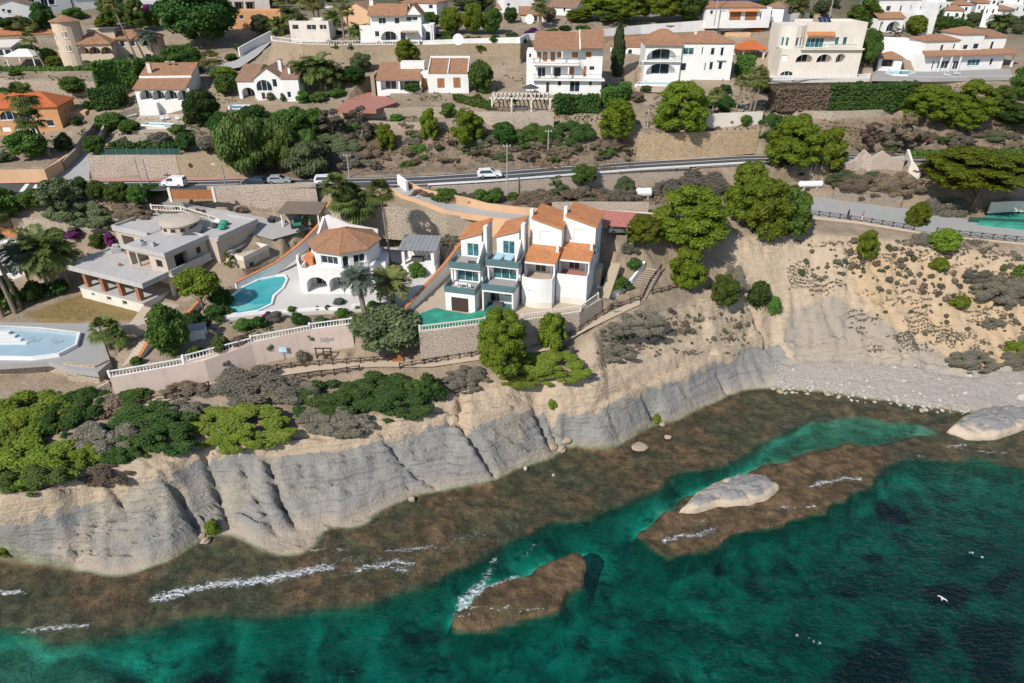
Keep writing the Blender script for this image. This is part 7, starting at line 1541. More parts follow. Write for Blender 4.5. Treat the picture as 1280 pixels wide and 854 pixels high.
def big_rock(label,poly,h_,seed,mat,base=-.3):
    """flat topped sea rock over an outline on the water"""
    w=[P(x,y,.3)for x,y in poly];c=sum(w,Vector())/len(w);n=60;pts=[]
    d=[0]
    for i in range(len(w)):d.append(d[-1]+(w[(i+1)%len(w)]-w[i]).length)
    for k in range(n):
        s=d[-1]*k/n;i=max(0,int(np.searchsorted(d,s,'right'))-1);pts.append(w[i].lerp(w[(i+1)%len(w)],(s-d[i])/max(1e-6,d[i+1]-d[i])))
    n=110;pts=[pts[int(k*60/n)].lerp(pts[(int(k*60/n)+1)%60],(k*60/n)%1)for k in range(n)]
    rings=[(1.0,base),(.985,.1),(.97,.22),(.95,.34),(.92,.48),(.88,.60),(.82,.72),(.75,.82),(.66,.90),(.56,.95),(.46,.98),(.36,1.0),(.26,1.0),(.16,1.0),(.02,1.0)];V=[];F=[]
    for j,(s,z)in enumerate(rings):
        for p in pts:
            q=c+(p-c)*s;x,y=np.array(q.x),np.array(q.y);e=float(fbm(x*.5,y*.5,4,seed))-.5;e2=float(fbm(x*1.9+z*2,y*1.9,5,seed+3))-.5
            V.append((q.x-c.x+(e2*.5 if j else 0),q.y-c.y+(e2*.4 if j else 0),z*h_*(1+.7*e)+e2*.8-.25*abs(float(fbm(x*.9,y*.9,3,seed+9))-.5)if j else base))
    for j in range(len(rings)-1):
        for k in range(n):F.append((j*n+k,j*n+(k+1)%n,(j+1)*n+(k+1)%n,(j+1)*n+k))
    o=link('sea_rock',npmesh('sea_rock',V,F,mat,False),None,(c.x,c.y,.05));return tag(o,label,'rock')
big_rock('large pale flat rock on the reef in front of the bay',[(848,640),(866,620),(890,606),(912,598),(938,594),(962,597),(976,610),(962,624),(930,632),(895,634),(866,641)],1.5,5,M['rockpale'])
big_rock('large grey topped rock at the right end of the pebble beach',[(1184,538),(1200,524),(1222,513),(1250,510),(1285,512),(1300,528),(1275,538),(1245,548),(1210,548)],1.5,9,M['rockpale'])
RK=[(835,548,9,6,'tan','rounded tan boulder alone on the brown reef'),(828,531,10,7,'tan','tan boulder at the foot of the dark cliff cleft'),(515,627,9,8,'tan','small tan boulder on the reef edge at mid cliff'),(702,563,12,11,'tan','broken boulder under the green streaked cleft'),(690,560,14,12,'tan','larger pale boulder leaning on the cliff under the cleft'),(708,551,14,8,'tan','long flat boulder right of the broken boulders'),(657,588,6,7,'white','small white stone at the cliff foot'),(252,671,12,8,'tan','boulder at the mouth of the left gully'),(258,678,12,9,'tan','lower boulder at the mouth of the left gully'),(975,491,9,5,'tan','round boulder at the left end of the beach'),(967,486,8,5,'tan','second boulder at the left end of the beach'),(1034,494,10,5,'tan','boulder at the waterline in the middle of the beach'),(1184,510,10,5,'tan','boulder at the waterline left of the grey topped rock'),(1152,514,8,5,'tan','wet boulder just off the beach'),(1211,470,10,6,'white','white boulder above the beach near the dark bushes'),(1276,498,12,11,'white','bright white boulder at the right edge of the beach'),(1274,480,8,6,'white','white stone above the bright boulder at the right edge'),(800,560,20,4,'tan','flat pale slab on the reef below the cliff foot'),(692,595,5,3,'white','tiny white stone on the green patch of reef'),(215,518,12,8,'tan','dark grey boulder in the scrub below the pink wall')]
RM={}
for i,(x,y,w_,h_,mt,lb)in enumerate(RK):
    v,f=rock(i%5);g=G(x,y);k=mpp(g)
    if(i%5,mt)not in RM:RM[(i%5,mt)]=npmesh('boulder',v,f,M['rock'+mt],False)
    o=link('boulder',RM[(i%5,mt)],None,(g.x,g.y,max(g.z,.0)+h_*k*.15),i*1.3);o.scale=(w_*k/2,w_*k/2*.8,h_*k/2*.9);tag(o,lb,'boulder')
rg=random.Random(5);small=[npmesh('stone',*rock(20+k,6,.45),M['rockwhite'],False)for k in range(4)]
for i in range(150):
    u=rg.random();px=975+rg.random()*240;ymid=np.interp(px,[960,1000,1040,1080,1120,1160,1215],[486,489,492,499,504,510,515]);py=ymid-abs(rg.gauss(0,9))+5 if u<.72 else rg.uniform(455,ymid)
    g=G(px,py);s=rg.uniform(.12,.42)if u<.9 else rg.uniform(.3,.55)
    o=link('stone',small[i%4],None,(g.x,g.y,g.z+s*.25),rg.uniform(0,6));o.scale=(s,s*.8,s*.6);tag(o,'small pale stone lying loose on the grey pebble beach','stone','loose pale stones on the pebble beach')
V=[];F=[]
for i in range(5200):
    px=rg.uniform(965,1290);ymid=float(np.interp(px,[960,1000,1040,1080,1120,1160,1215,1290],[486,489,492,499,504,510,514,514]));py=rg.uniform(456,ymid+4)if rg.random()<.5 else ymid+2-abs(rg.gauss(0,8))
    p=P(px,py,1.2);z=hgt(p.x,p.y)
    if z<.1:continue
    s=rg.uniform(.05,.16);b0=len(V);a=rg.uniform(0,6)
    for q in((1,0,0),(0,1,0),(-1,0,0),(0,-1,0)):c,n=math.cos(a),math.sin(a);V.append((p.x+s*(q[0]*c-q[1]*n),p.y+s*(q[0]*n+q[1]*c),z))
    V.append((p.x,p.y,z+s*.8));F+=[(b0,b0+1,b0+4),(b0+1,b0+2,b0+4),(b0+2,b0+3,b0+4),(b0+3,b0,b0+4)]
tag(link('pebbles',npmesh('pebbles',V,F,M['rockwhite'])),'grey and white pebbles covering the beach','pebbles',kind='stuff')
# ------------------------------------------------------------------ vegetation
RN=np.random.RandomState(3)
def _unit(n):d=RN.normal(size=(n,3));return d/np.linalg.norm(d,axis=1,keepdims=True)
def quads(c,nrm,size,aspect=1.0,updir=None):
    n=len(c);r=_unit(n)if updir is None else np.tile(updir,(n,1))+0.25*_unit(n)
    t=np.cross(nrm,r);t/=np.linalg.norm(t,axis=1,keepdims=True)+1e-9;b=np.cross(nrm,t)
    s=(size*(0.6+0.8*RN.rand(n)))[:,None];t=t*s;b=b*s*aspect
    return np.stack([c-t-b*.6,c+t-b,c+t*.7+b,c-t+b*.8],1).reshape(-1,3)
def core(cl,k=.72,nu=8,nv=5):
    V=[];F=[]
    for cx,cy,cz,rx,ry,rz in cl:
        b0=len(V)
        for j in range(nv+1):
            th=PI*j/nv
            for i in range(nu):
                a=2*PI*i/nu;w=k*(1+.15*RN.randn());V.append((cx+rx*w*math.sin(th)*math.cos(a),cy+ry*w*math.sin(th)*math.sin(a),cz+rz*w*math.cos(th)))
        for j in range(nv):
            for i in range(nu):F.append((b0+j*nu+i,b0+(j+1)*nu+i,b0+(j+1)*nu+(i+1)%nu,b0+j*nu+(i+1)%nu))
    return np.array(V),np.array(F)
def crown(name,cl,n,size,mat,aspect=1.0,up=.25,wild=.55,droop=False,k=.72):
    cl=np.array(cl);w=(cl[:,3]*cl[:,5]);idx=RN.choice(len(cl),n,p=w/w.sum());d=_unit(n);d[:,2]=np.where((d[:,2]<-.2)&(RN.rand(n)<.6),-d[:,2],d[:,2])
    rad=.78+.34*RN.rand(n)**1.5
    c=cl[idx,:3]+d*cl[idx,3:6]*rad[:,None]
    nr=d*(1-wild)+_unit(n)*wild+np.array([0,0,up]);nr/=np.linalg.norm(nr,axis=1,keepdims=True)
    q=quads(c,nr,size,aspect,np.array([0,0,1.])if droop else None)
    F=np.arange(n*4).reshape(-1,4);cv,cf=core(cl,k)
    return npmesh(name,np.vstack([q,cv]),np.vstack([F,cf+n*4]),mat)
def cl_pine(s,n=46):
    r=np.random.RandomState(s);out=[]
    for i in range(n):
        u=r.rand();z=.22+.70*u;env=math.sqrt(max(.05,1-((u-.30)/.74)**2));a=r.rand()*2*PI;q=(.42*env)*math.sqrt(r.rand()*.85+.15)
        s_=.045+.06*r.rand();out.append((q*math.cos(a),q*math.sin(a),z,s_*1.3,s_*1.3,s_*.85))
    return out
def cl_oval(s,n=60):
    r=np.random.RandomState(s);out=[(0,0,.5,.24,.24,.36)]
    for i in range(n):
        z=.10+.84*r.rand();env=.40*math.sin(PI*min(.98,.16+.80*z))**.75;a=r.rand()*6.28;q=env*math.sqrt(.35+.65*r.rand());s_=.07+.06*r.rand();out.append((q*math.cos(a),q*math.sin(a),z,s_,s_,s_*1.1))
    return out
def cl_round(s,n=40,zc=.55,rz=.42,rr=.42,cs=.13):
    r=np.random.RandomState(s);out=[(0,0,zc,rr*.75,rr*.75,rz*.78)]
    for i in range(n):
        d=r.normal(size=3);d/=np.linalg.norm(d);s_=cs*(.7+.6*r.rand());out.append((d[0]*(rr-.05)*.92,d[1]*(rr-.05)*.92,zc+d[2]*rz*.82,s_,s_,s_*.9))
    return out
def cl_bush(s,n=16):
    r=np.random.RandomState(s);out=[(0,0,.38,.36,.36,.38)]
    for i in range(n):
        a=r.rand()*2*PI;e=r.rand()*1.35;s_=.13+.1*r.rand();out.append((.36*math.cos(a)*math.cos(e),.36*math.sin(a)*math.cos(e),.30+.52*math.sin(e)*(.7+.4*r.rand()),s_,s_,s_*1.1))
    return out
def cl_patch(s,n=24):
    r=np.random.RandomState(s);out=[]
    for i in range(n):
        a=r.rand()*2*PI;q=.46*math.sqrt(r.rand());s_=(.05+.10*r.rand())*(1.25-q);out.append((q*math.cos(a),q*math.sin(a),.15+.5*r.rand()*(1-1.6*q*q),s_,s_,s_*1.9))
    return out
def cl_cyp(s):
    r=np.random.RandomState(s);out=[]
    for i in range(26):
        u=i/25;w=.42*math.sin(PI*min(1,.25+u*.8))**.8*(1-u**4*.6);a=r.rand()*6.28;out.append((.1*math.cos(a),.1*math.sin(a),.04+.92*u,w,w,.07))
    return out
PROTO={}
def proto(kind,v,mk):
    key=(kind,v)
    if key not in PROTO:
        s=100+v*7
        PROTO[key]={'pine':lambda:crown('crown',cl_pine(s,120),26000,.0125,None,.55,.45,.5),'pinesmall':lambda:crown('crown',cl_oval(s+50,60),12000,.019,None,.55,.45,.5),'round':lambda:crown('crown',cl_round(s,52),20000,.0135,None,1,.2,.55),'roundsmall':lambda:crown('crown',cl_round(s+9,28,.54,.44,.44,.16),9000,.021,None,1,.2,.55),
                      'willow':lambda:crown('crown',cl_round(s+20,34,.52,.44,.42,.15),11000,.011,None,3.2,.1,.35,True),'bush':lambda:crown('crown',cl_bush(s),3600,.03,None,.9,.25,.55),'patch':lambda:crown('crown',cl_patch(s,40),13000,.0135,None,.9,.35,.55),'twig':lambda:crown('crown',cl_patch(s+3,26),6000,.009,None,3.0,.1,.8,True,.55),
                      'cypress':lambda:crown('crown',cl_cyp(s),9000,.022,None,1.6,.2,.4,True,.8),'sparse':lambda:crown('crown',cl_pine(s+80,22),4200,.018,None,.7,.3,.6,False,.45)}[kind]()
    k2=(kind,v,mk)
    if k2 not in PROTO:
        me=PROTO[key].copy();me.materials.clear();me.materials.append(M[mk]);PROTO[k2]=me
    return PROTO[k2]
def trunk_mesh(s,cb=.35,limbs=5,r0=.022):
    key=('trunk',s)
    if key not in PROTO:
        r=random.Random(s);mb=MB();lx,ly=r.uniform(-.05,.05),r.uniform(-.05,.05)
        mb.tube([(0,0,-.06),(lx*.4,ly*.4,.12),(lx,ly,.35),(lx*1.3,ly*1.3,.7)],[r0*1.25,r0,r0*.8,r0*.3],7)
        for i in range(limbs):a=r.uniform(0,6.28);z=r.uniform(.18,.42);q=r.uniform(.2,.34);mb.tube([(lx*z*2,ly*z*2,z),(q*.5*math.cos(a),q*.5*math.sin(a),z+.13),(q*math.cos(a),q*math.sin(a),z+r.uniform(.2,.3))],[r0*.55,r0*.4,r0*.15],5)
        PROTO[key]=mb.mesh('trunk',M['bark'])
    return PROTO[key]
NV=[0]
def plant(kind,box,label,mk='leafgreen',name=None,cat=None,group=None,base=None,sink=.1,wide=1.0,hmin=.5,lift=0):
    x0,y0,x1,y1=box;cx=(x0+x1)/2
    pyb=y1-(.16*(x1-x0)if base is None else base)
    g=G(cx,pyb);k=mpp(g);W_=(x1-x0)*k*.97*wide;H_=max(hmin,zat(g.y,y0)-g.z)
    i=NV[0];NV[0]+=1;rz=(i*2.399)%6.283
    tree=kind in('pine','pinesmall','round','roundsmall','willow','cypress','sparse')
    v=i%(3 if tree else 3);me=proto(kind,v,mk)
    if tree and H_*1.0>1.6:
        t_=thing(name or{'pine':'pine_tree','pinesmall':'pine_tree','cypress':'cypress_tree'}.get(kind,'broadleaf_tree'),label,cat or 'tree',(g.x,g.y,g.z-sink),rz,group)
        c=link('crown',me,t_);c.scale=(W_,W_,H_*(1-lift));c.location.z=H_*lift;tr=link('trunk',trunk_mesh(i%4),t_);tr.scale=(max(W_,H_)*.8,max(W_,H_)*.8,H_*.95);return t_
    if kind in('patch','twig')and y1-y0>9:
        a,b=G(cx,y1-.06*(y1-y0)),G(cx,y0+.32*(y1-y0));D_=min(max(abs(b.y-a.y)*1.4,W_*.5),W_*1.4);H_=min(max(.8,.36*W_),3.0);W_*=1.1;g=(a+b)/2;g.z=min(g.z,hgt(g.x,g.y));sl_=max(-.1,min(.7,math.atan2(b.z-a.z,max(b.y-a.y,.5))))
        o=link(name or 'shrub',me,None,(g.x,g.y,g.z-.12*H_));o.rotation_euler=(sl_,0,0);o.scale=(W_*(1 if i%2 else-1),D_,H_*1.15);return tag(o,label,cat or 'shrub',group)
    o=link(name or 'shrub',me,None,(g.x,g.y,g.z-sink-.05*H_),rz);o.scale=(W_,W_,H_*1.02);tag(o,label,cat or 'shrub',group);return o
# --- palms
def fan_palm_mesh(s):
    r=np.random.RandomState(s);V=[];F=[]
    for i in range(40):
        az=r.rand()*6.283;el=r.uniform(-.55,1.4);d=np.array([math.cos(az)*math.cos(el),math.sin(az)*math.cos(el),math.sin(el)]);st=.22*(.7+.5*r.rand());c=d*st;side=np.array([-math.sin(az),math.cos(az),0]);up=np.cross(d,side)
        for k in range(9):
            a=(k-4)*.30;e=d*math.cos(a)+side*math.sin(a);L_=.30*(1-.03*abs(k-4));p1=c+e*L_*.55;p2=c+e*L_+np.array([0,0,-.09-.05*r.rand()]);w=np.cross(e,up)*.024;b0=len(V);V+=[c,p1-w,p2,p1+w];F.append((b0,b0+1,b0+2,b0+3))
    return np.array(V),np.array(F)
def date_palm_mesh(s,n=34):
    r=np.random.RandomState(s);V=[];F=[]
    for i in range(n):
        az=i*2.399+r.rand()*.4;e0=1.25-1.55*(i/n)+.15*r.randn();L_=.5*(.85+.25*r.rand());p=np.zeros(3);pts=[p];e=e0
        for k in range(7):p=p+L_/7*np.array([math.cos(az)*math.cos(e),math.sin(az)*math.cos(e),math.sin(e)]);pts.append(p);e-=.16+.04*k*(.6 if e0>.5 else .35)
        side=np.array([-math.sin(az),math.cos(az),0])
        for k in range(20):
            u=.12+.86*k/20;i0=min(6,int(u*7));q=pts[i0]+(pts[i0+1]-pts[i0])*(u*7-i0);t=pts[i0+1]-pts[i0];t=t/np.linalg.norm(t);ll=.12*math.sin(PI*(.18+.78*u))+.02
            for s_ in(-1,1):tip=q+side*s_*ll+t*ll*.75+np.array([0,0,-.02+.02*r.randn()]);w=t*.012;b0=len(V);V+=[q-w,(q+tip)/2-w*1.6,tip,(q+tip)/2+w*1.6];F.append((b0,b0+1,b0+2,b0+3))
        for k in range(7):b0=len(V);w=side*.006;V+=[pts[k]-w,pts[k+1]-w,pts[k+1]+w,pts[k]+w];F.append((b0,b0+1,b0+2,b0+3))
    return np.array(V),np.array(F)
def palm(kind,bx,by,cy,cw,label,mk='palmleaf',lean=0.0,group=None,tw=.22,skirt=False,z=None):
    """base pixel (bx,by), crown centre row cy, crown width in pixels"""
    g=G(bx,by)if z is None else P(bx,by,z);k=mpp(g);zt=max(.8,zat(g.y,cy)-g.z);S=cw*k;i=NV[0];NV[0]+=1;v=i%3;key=(kind,v,mk)
    if key not in PROTO:
        V,F=fan_palm_mesh(30+v)if kind=='fan' else date_palm_mesh(60+v);PROTO[key]=npmesh('fronds',V,F,M[mk])
    t_=thing('palm_tree',label,'palm',(g.x,g.y,g.z-.1),0,group);c=link('fronds',PROTO[key],t_,(lean*k,0,zt),i*1.7);c.scale=(S,S,S*.92)
    MB().tube([(0,0,-.3),(lean*k*.3,0,zt*.3),(lean*k*.75,0,zt*.75),(lean*k,0,zt+.05)],[tw*1.35,tw,tw*.85,tw*.9],8).build('trunk',M['palmbark'],t_)
    if skirt:V,F=fan_palm_mesh(90);sk_=PROTO.setdefault('skirt',npmesh('dead_fronds',V*[.55,.55,-1.0]+[0,0,-.12],F,M['leafdry']));o=link('dead_fronds',sk_,t_,(lean*k,0,zt-.1));o.scale=(S*.8,S*.8,S*.7)
    return t_
# --- hedges
def hedge(label,line,wid,hh,mk='leafdark',z=None,jag=.18,name='hedge',cat='hedge'):
    w=[G(x,y)if z is None else P(x,y,z)for x,y in line];c0=w[0];cl=[]
    for a,b in zip(w[:-1],w[1:]):
        L_=(b-a).length;n=max(1,int(L_/.55))
        for i in range(n):
            p=a.lerp(b,(i+.5)/n)-c0;sz=min(.55,wid*.6)
            for s_ in(-.5,0,.5):
                for zz in np.arange(sz*.5,max(hh-sz*.4,sz*.6),sz*.95):cl.append((p.x+RN.randn()*jag*.4,p.y+s_*(wid-sz)+RN.randn()*jag*.4,p.z+zz+RN.randn()*jag*.7,sz*(.65+.45*RN.rand()),sz*(.65+.4*RN.rand()),sz*(.65+.4*RN.rand())))
    n=int(min(16000,48*len(cl)));me=crown('hedge',cl,n,.13,M[mk],.9,.2,.5,False,.85);return tag(link(name,me,None,c0-Vector((0,0,.1))),label,cat)

# ================= coast, lower part
plant('pine',(805,232,908,335),'largest rounded bright pine standing alone above the timber steps','pine',base=22)
plant('pine',(776,268,828,312),'low left lobe pine leaning from the largest bright pine over the carport','pine',base=8)
plant('pinesmall',(830,312,884,364),'small bright pine below the largest pine at the cliff edge','pine',base=8)
plant('pinesmall',(880,345,925,386),'dark green bushy pine on the edge of the bluff gully','pinedark',base=6)
plant('pine',(898,200,958,290),'tall bright pine left of the sea path with a dense leaning crown','pine',base=8)
plant('pinesmall',(925,225,985,300),'shaggy pine growing down the cliff edge beside the sea path','pine',base=4)
plant('pinesmall',(955,235,1012,300),'darker low pine at the left end of the sea path fence','pinedark',base=5)
plant('pine',(950,142,1022,220),'big two tone pine with grey dead branches above the white gas tank','pine',base=6)
plant('pinesmall',(1010,160,1058,214),'thin pine mixed with bare grey branches left of the plaster ruin','pine',base=4)
plant('pine',(1142,184,1280,256),'wide umbrella pine with a leaning bare trunk beside the green court','pine',base=-8,lift=.35)
plant('pinesmall',(1127,254,1162,284),'small leaning pine in the middle of the sea path','pine',base=2)
plant('pine',(592,384,662,478),'tall bright pine in front of the green terrace with grey dead lower branches','pine',base=10)
plant('pinesmall',(668,392,712,440),'bright pine in front of the beige terrace wall','pine',base=4)
plant('patch',(645,430,735,478),'low bright pine scrub spreading to the cliff edge','leafbright')
plant('patch',(625,450,680,488),'bright green scrub at the foot of the tall pine','leafbright')
plant('twig',(618,425,668,475),'grey dead branches at the foot of the bright pine','leafgrey','dead_shrub')
plant('twig',(680,425,720,450),'grey dead twigs beside the second bright pine','leafgrey','dead_shrub')
plant('roundsmall',(440,388,532,444),'large round dark bush hanging over the pink wall','leafolive','round_shrub','shrub',base=10)
plant('patch',(255,455,372,508),'wide grey dead looking shrub above the bright cliff bush','leafgrey')
plant('patch',(240,500,370,558),'bright yellow green bush on the cliff brow','leafbright')
plant('patch',(368,462,470,528),'left part of the dark green scrub below the footpath','leafdark')
plant('patch',(430,458,522,512),'right part of the dark green scrub below the footpath','leafdark')
plant('patch',(480,465,530,505),'mid green shrub inside the dark scrub','leafgreen')
plant('patch',(372,500,445,545),'grey twiggy scrub at the cliff brow below the dark scrub','leafgrey')
plant('bush',(522,468,558,505),'dark bush with yellow leaves right of the dark scrub','leafdark')
plant('patch',(548,465,600,492),'grey scrub between the dark bush and the tall pine','leafgrey')
plant('patch',(-20,475,100,560),'big olive green bush at the left edge below the pool wall','leafbright')
plant('patch',(-30,545,105,612),'bright green bush hanging over the cliff at the left edge','leafbright')
plant('patch',(60,478,135,545),'dark bush in the shade of the stone pier','leafdark')
plant('patch',(90,520,175,570),'dull grey green scrub below the rustic fence','leafgrey')
plant('patch',(130,510,240,545),'dark green creeping scrub below the fence','leafdark')
plant('patch',(150,525,248,572),'dark spreading scrub on the pale gravel at the cliff brow','leafdark')
plant('patch',(118,550,178,582),'low dark shrub at the left cliff brow','leafdark')
plant('twig',(100,575,165,605),'dry brown tuft on the left cliff brow','leafdry')
plant('bush',(112,500,165,520),'ochre dry tuft at the foot of the pink wall','leafdry')
plant('bush',(145,488,190,505),'green tuft along the foot of the pink wall','leafgreen')
for x,y,w_,lb in((338,432,12,'small dark plant growing out of the pink wall left of the sign'),(389,421,12,'small dark plant growing out of the top of the pink wall'),(378,446,16,'round brown bush at the foot of the pink wall'),(283,452,11,'small dark plant growing in the middle of the pink wall')):plant('bush',(x-w_/2,y-w_/2,x+w_/2,y+w_/2),lb,'leafgrey')
# bluff and bay scrub
plant('patch',(740,400,790,425),'grey green scrub in front of the dark rustic fence','leafgrey');plant('patch',(756,395,830,412),'grey scrub along the bluff crest','leafgrey');plant('patch',(735,420,790,452),'grey scrub on the bluff slope below the fence','leafgrey');plant('bush',(758,408,782,426),'darkest bush on the bluff','leafdark')
plant('bush',(930,350,962,388),'dark green bush in the gully beside the bay cliff','leafdark');plant('patch',(900,320,935,372),'grey scrub behind the bluff under the pines','leafgrey');plant('bush',(955,370,975,395),'small green bush on the pale bay cliff','leafgreen')
plant('pinesmall',(1066,288,1096,326),'conical bright green bush just under the sea path fence','pine','shrub','shrub',base=4);plant('roundsmall',(1160,288,1196,318),'round bright green bush under the sea path fence','leafbright','round_shrub','shrub',base=4);plant('patch',(1138,288,1172,314),'grey scrub left of the round bright bush','leafgrey')
plant('bush',(1160,322,1184,340),'small green bush below the round bright bush','leafbright');plant('bush',(1185,368,1212,388),'green tuft in the middle of the bay slope','leafbright');plant('patch',(1262,318,1300,352),'green bush at the right edge of the bay slope','leafgreen');plant('patch',(1250,422,1300,446),'green bush above the beach at the right edge','leafbright');plant('patch',(1245,430,1295,464),'dark grey scrub under the green bush at the right edge','leafgrey')
plant('patch',(1180,440,1242,462),'dark scrub line above the right end of the beach','leafgrey');plant('patch',(1200,338,1240,352),'dark low scrub on the upper right slope','leafgrey');plant('patch',(1215,345,1290,376),'grey scrub band on the right slope','leafgrey');plant('patch',(1225,398,1255,410),'grey scrub low on the right slope','leafgrey')
plant('bush',(684,499,696,512),'green tuft at the top of the cliff cleft','leafbright');plant('bush',(814,518,826,530),'green tuft at the foot of the second cleft','leafbright');plant('bush',(258,650,278,670),'green plant at the mouth of the left gully','leafbright');plant('bush',(-5,684,16,696),'green tuft at the cliff foot on the left edge','leafbright')
rg=random.Random(77);SPOT=[(990,305,1290,350,70),(1150,330,1290,420,62),(1010,300,1140,345,24),(800,385,935,430,46),(745,400,830,450,16),(1090,340,1180,400,20),(1220,400,1290,450,14)]
for x0,y0,x1,y1,n in SPOT:
    for i in range(n):
        x,y=rg.uniform(x0,x1),rg.uniform(y0,y1);w_=rg.choice([4,5,5,6,7,8,10]);
        if x<1000 and y>425-(x-800)*.0:w_=4
        plant('bush',(x-w_/2,y-w_*.42,x+w_/2,y+w_*.42),'small grey tussock dotted over the sandy slope between the cliff and the bay',rg.choice(['leafgrey','leafgrey','leafolive','leafdry']),'tussock','tussock','small tussocks on the sandy slopes',hmin=.25)
# ================= plots
palm('date',458,404,346,52,'young date palm with a thick trunk in front of the white villa steps','palmblue',-4,None,.42)
palm('date',492,385,352,62,'wide drooping date palm in the bed right of the white villa','palmolive',0,None,.4)
palm('fan',490,340,238,40,'single very tall fan palm beside the octagonal villa','palmleaf',-5,None,.2)
for x,y,c,w_,lb in((445,290,244,44,'left fan palm of the clump behind the villa'),(452,292,262,40,'low front fan palm of the clump behind the villa'),(458,293,255,44,'right fan palm of the clump behind the villa'),(430,282,232,38,'tallest rear fan palm of the clump by the road'),(436,280,252,36,'rear low fan palm of the clump by the road')):palm('fan',x,299 if y>285 else 286,c,w_*1.15,lb,'palmleaf',-2,'fan palms behind the octagonal villa',.2,z=20.5 if y>285 else 23.4)
palm('fan',494,305,293,30,'small pale fan palm at the foot of the tall stone wall','palmleaf',0,None,.2)
plant('bush',(442,329,496,352),'wide clipped dark hedge bush in front of the white villa','leafdark');plant('bush',(475,330,512,348),'brownish green end of the clipped hedge bush','leafolive');plant('bush',(509,328,534,350),'round green bush in front of the pergola','leafgreen')
plant('bush',(388,280,400,304),'green bush in the corner behind the pointed wall','leafgreen');plant('twig',(545,290,575,306),'dark leafless tree shadowed against the tall stone wall','leafgrey','dead_shrub')
gdn=[(366,388,14,'leafgreen','low shrub in the bed at the terrace steps'),(397,386,9,'leafdark','small ball shrub left in the terrace bed'),(410,385,10,'leafdark','small ball shrub right in the terrace bed'),(425,378,16,'palmblue','spiky blue agave at the villa corner'),(374,400,22,'leafdark','wide dark shrub in the lower garden bed'),(428,393,20,'leafgreen','green shrub below the date palm'),(447,386,10,'leafgreen','small green shrub by the white curved wall'),(470,385,24,'leafgreen','leafy green shrub inside the curved wall'),(400,402,18,'leafolive','grey cactus like shrub behind the balustrade'),(345,397,20,'leafgrey','grey low shrub behind the second balustrade'),(325,404,24,'leafdark','dark low shrub in front of the kidney pool'),(305,408,24,'leafgreen','green low shrub in front of the kidney pool'),(440,400,18,'leafgreen','green shrub near the round bush'),(335,393,12,'bougain','small magenta flowering shrub at the pool edge'),(300,428,20,'leafdry','brown shrub behind the second balustrade'),(276,432,26,'palmleaf','spiky agave beside the tiny pool shed'),(245,440,20,'leafgreen','green shrub at the end of the lowest balustrade'),(172,453,18,'leafgreen','green shrub beside the garden stair')]
for x,y,w_,mk,lb in gdn:plant('bush',(x-w_/2,y-w_*.4,x+w_/2,y+w_*.35),lb,mk)
plant('roundsmall',(228,338,282,394),'umbrella shaped tree with a forked pale trunk beside the kidney pool','leafbright',base=2,lift=.42);plant('roundsmall',(195,385,242,450),'dense green tree left of the tiny pool shed','leafgreen',base=6);plant('bush',(225,390,262,415),'dark shrub under the umbrella shaped tree','leafdark');plant('bush',(255,382,290,402),'dark hedge along the rim of the kidney pool','leafdark');plant('bush',(262,360,292,386),'dark leafy shrub between the umbrella tree and pool','leafdark')
plant('sparse',(281,311,296,338),'tiny topped young tree tied to a tripod of props','leafbright')
palm('fan',138,436,412,46,'bushy fan palm at the corner of the pool terrace','palmleaf',0,None,.3);palm('fan',148,440,420,34,'low fan palm leaning from the pool terrace corner','palmleaf',3,None,.25)
for x,y,c,w_,mk,lb in((45,372,318,62,'palmblue','grey green date palm over the left neighbour roof'),(70,366,308,76,'palmleaf','largest date palm with dark drooping fronds in the left garden'),(64,368,330,50,'palmolive','lower date palm with yellowish fronds in the left garden'),(88,360,318,60,'palmolive','rightmost date palm beside the unfinished villa'),(20,392,300,40,'palmleaf','tall slim palm at the left edge of the lawn'),(26,386,292,40,'palmleaf','second tall slim palm at the left edge of the lawn'),(4,396,330,40,'palmblue','short palm trunk at the left picture edge')):palm('date' if w_>45 else 'fan',x,y,c,w_,lb,mk,-6 if w_<=45 else 0,'palms in the garden left of the unfinished villa',.3)
for x0,y0,x1,y1,mk,lb in((-10,345,30,392,'leafgreen','green hedge bush at the left edge beside the lawn'),(28,350,62,380,'leafdark','dark bush under the date palms'),(50,352,90,372,'leafdark','shaded bush behind the lawn'),(112,292,134,312,'leafgreen','light green shrub behind the unfinished villa'),(84,284,104,300,'bougain','magenta bougainvillea below the low stone wall'),(133,290,148,312,'bougain','magenta bougainvillea at the villa back corner'),(60,284,82,300,'leafgreen','green shrub left of the magenta bougainvillea')):plant('bush',(x0,y0,x1,y1),lb,mk)
for x0,y0,x1,y1,mk,lb in((-20,235,30,282,'leafgreen','leafy bush at the left edge below the road'),(26,238,62,264,'leafgreen','round bush second from left below the road'),(56,224,108,272,'leafolive','large grey green bush in the middle of the road hedge'),(52,226,76,250,'leafgreen','small green bush behind the grey green bush'),(94,222,114,248,'leafgreen','bright bush right of the grey green bush'),(112,226,138,256,'leafgreen','left round bush of the pair below the road'),(134,228,164,256,'leafgreen','right round bush of the pair below the road'),(162,232,186,260,'leafgreen','bush beside the leaning utility pole'),(172,230,204,256,'leafdark','dark bush between the pole and the wooden gate')):plant('roundsmall',(x0,y0,x1,y1),lb,mk,'round_shrub','shrub',None,5)
plant('patch',(140,256,190,280),'brownish weeds on the dry terrace','leafdry');plant('patch',(60,262,140,276),'grass tufts on the dry terrace','leafolive');palm('fan',-4,285,258,52,'leafy palm at the left edge below the road','palmleaf');palm('fan',14,282,255,40,'second leafy palm below the road','palmleaf')
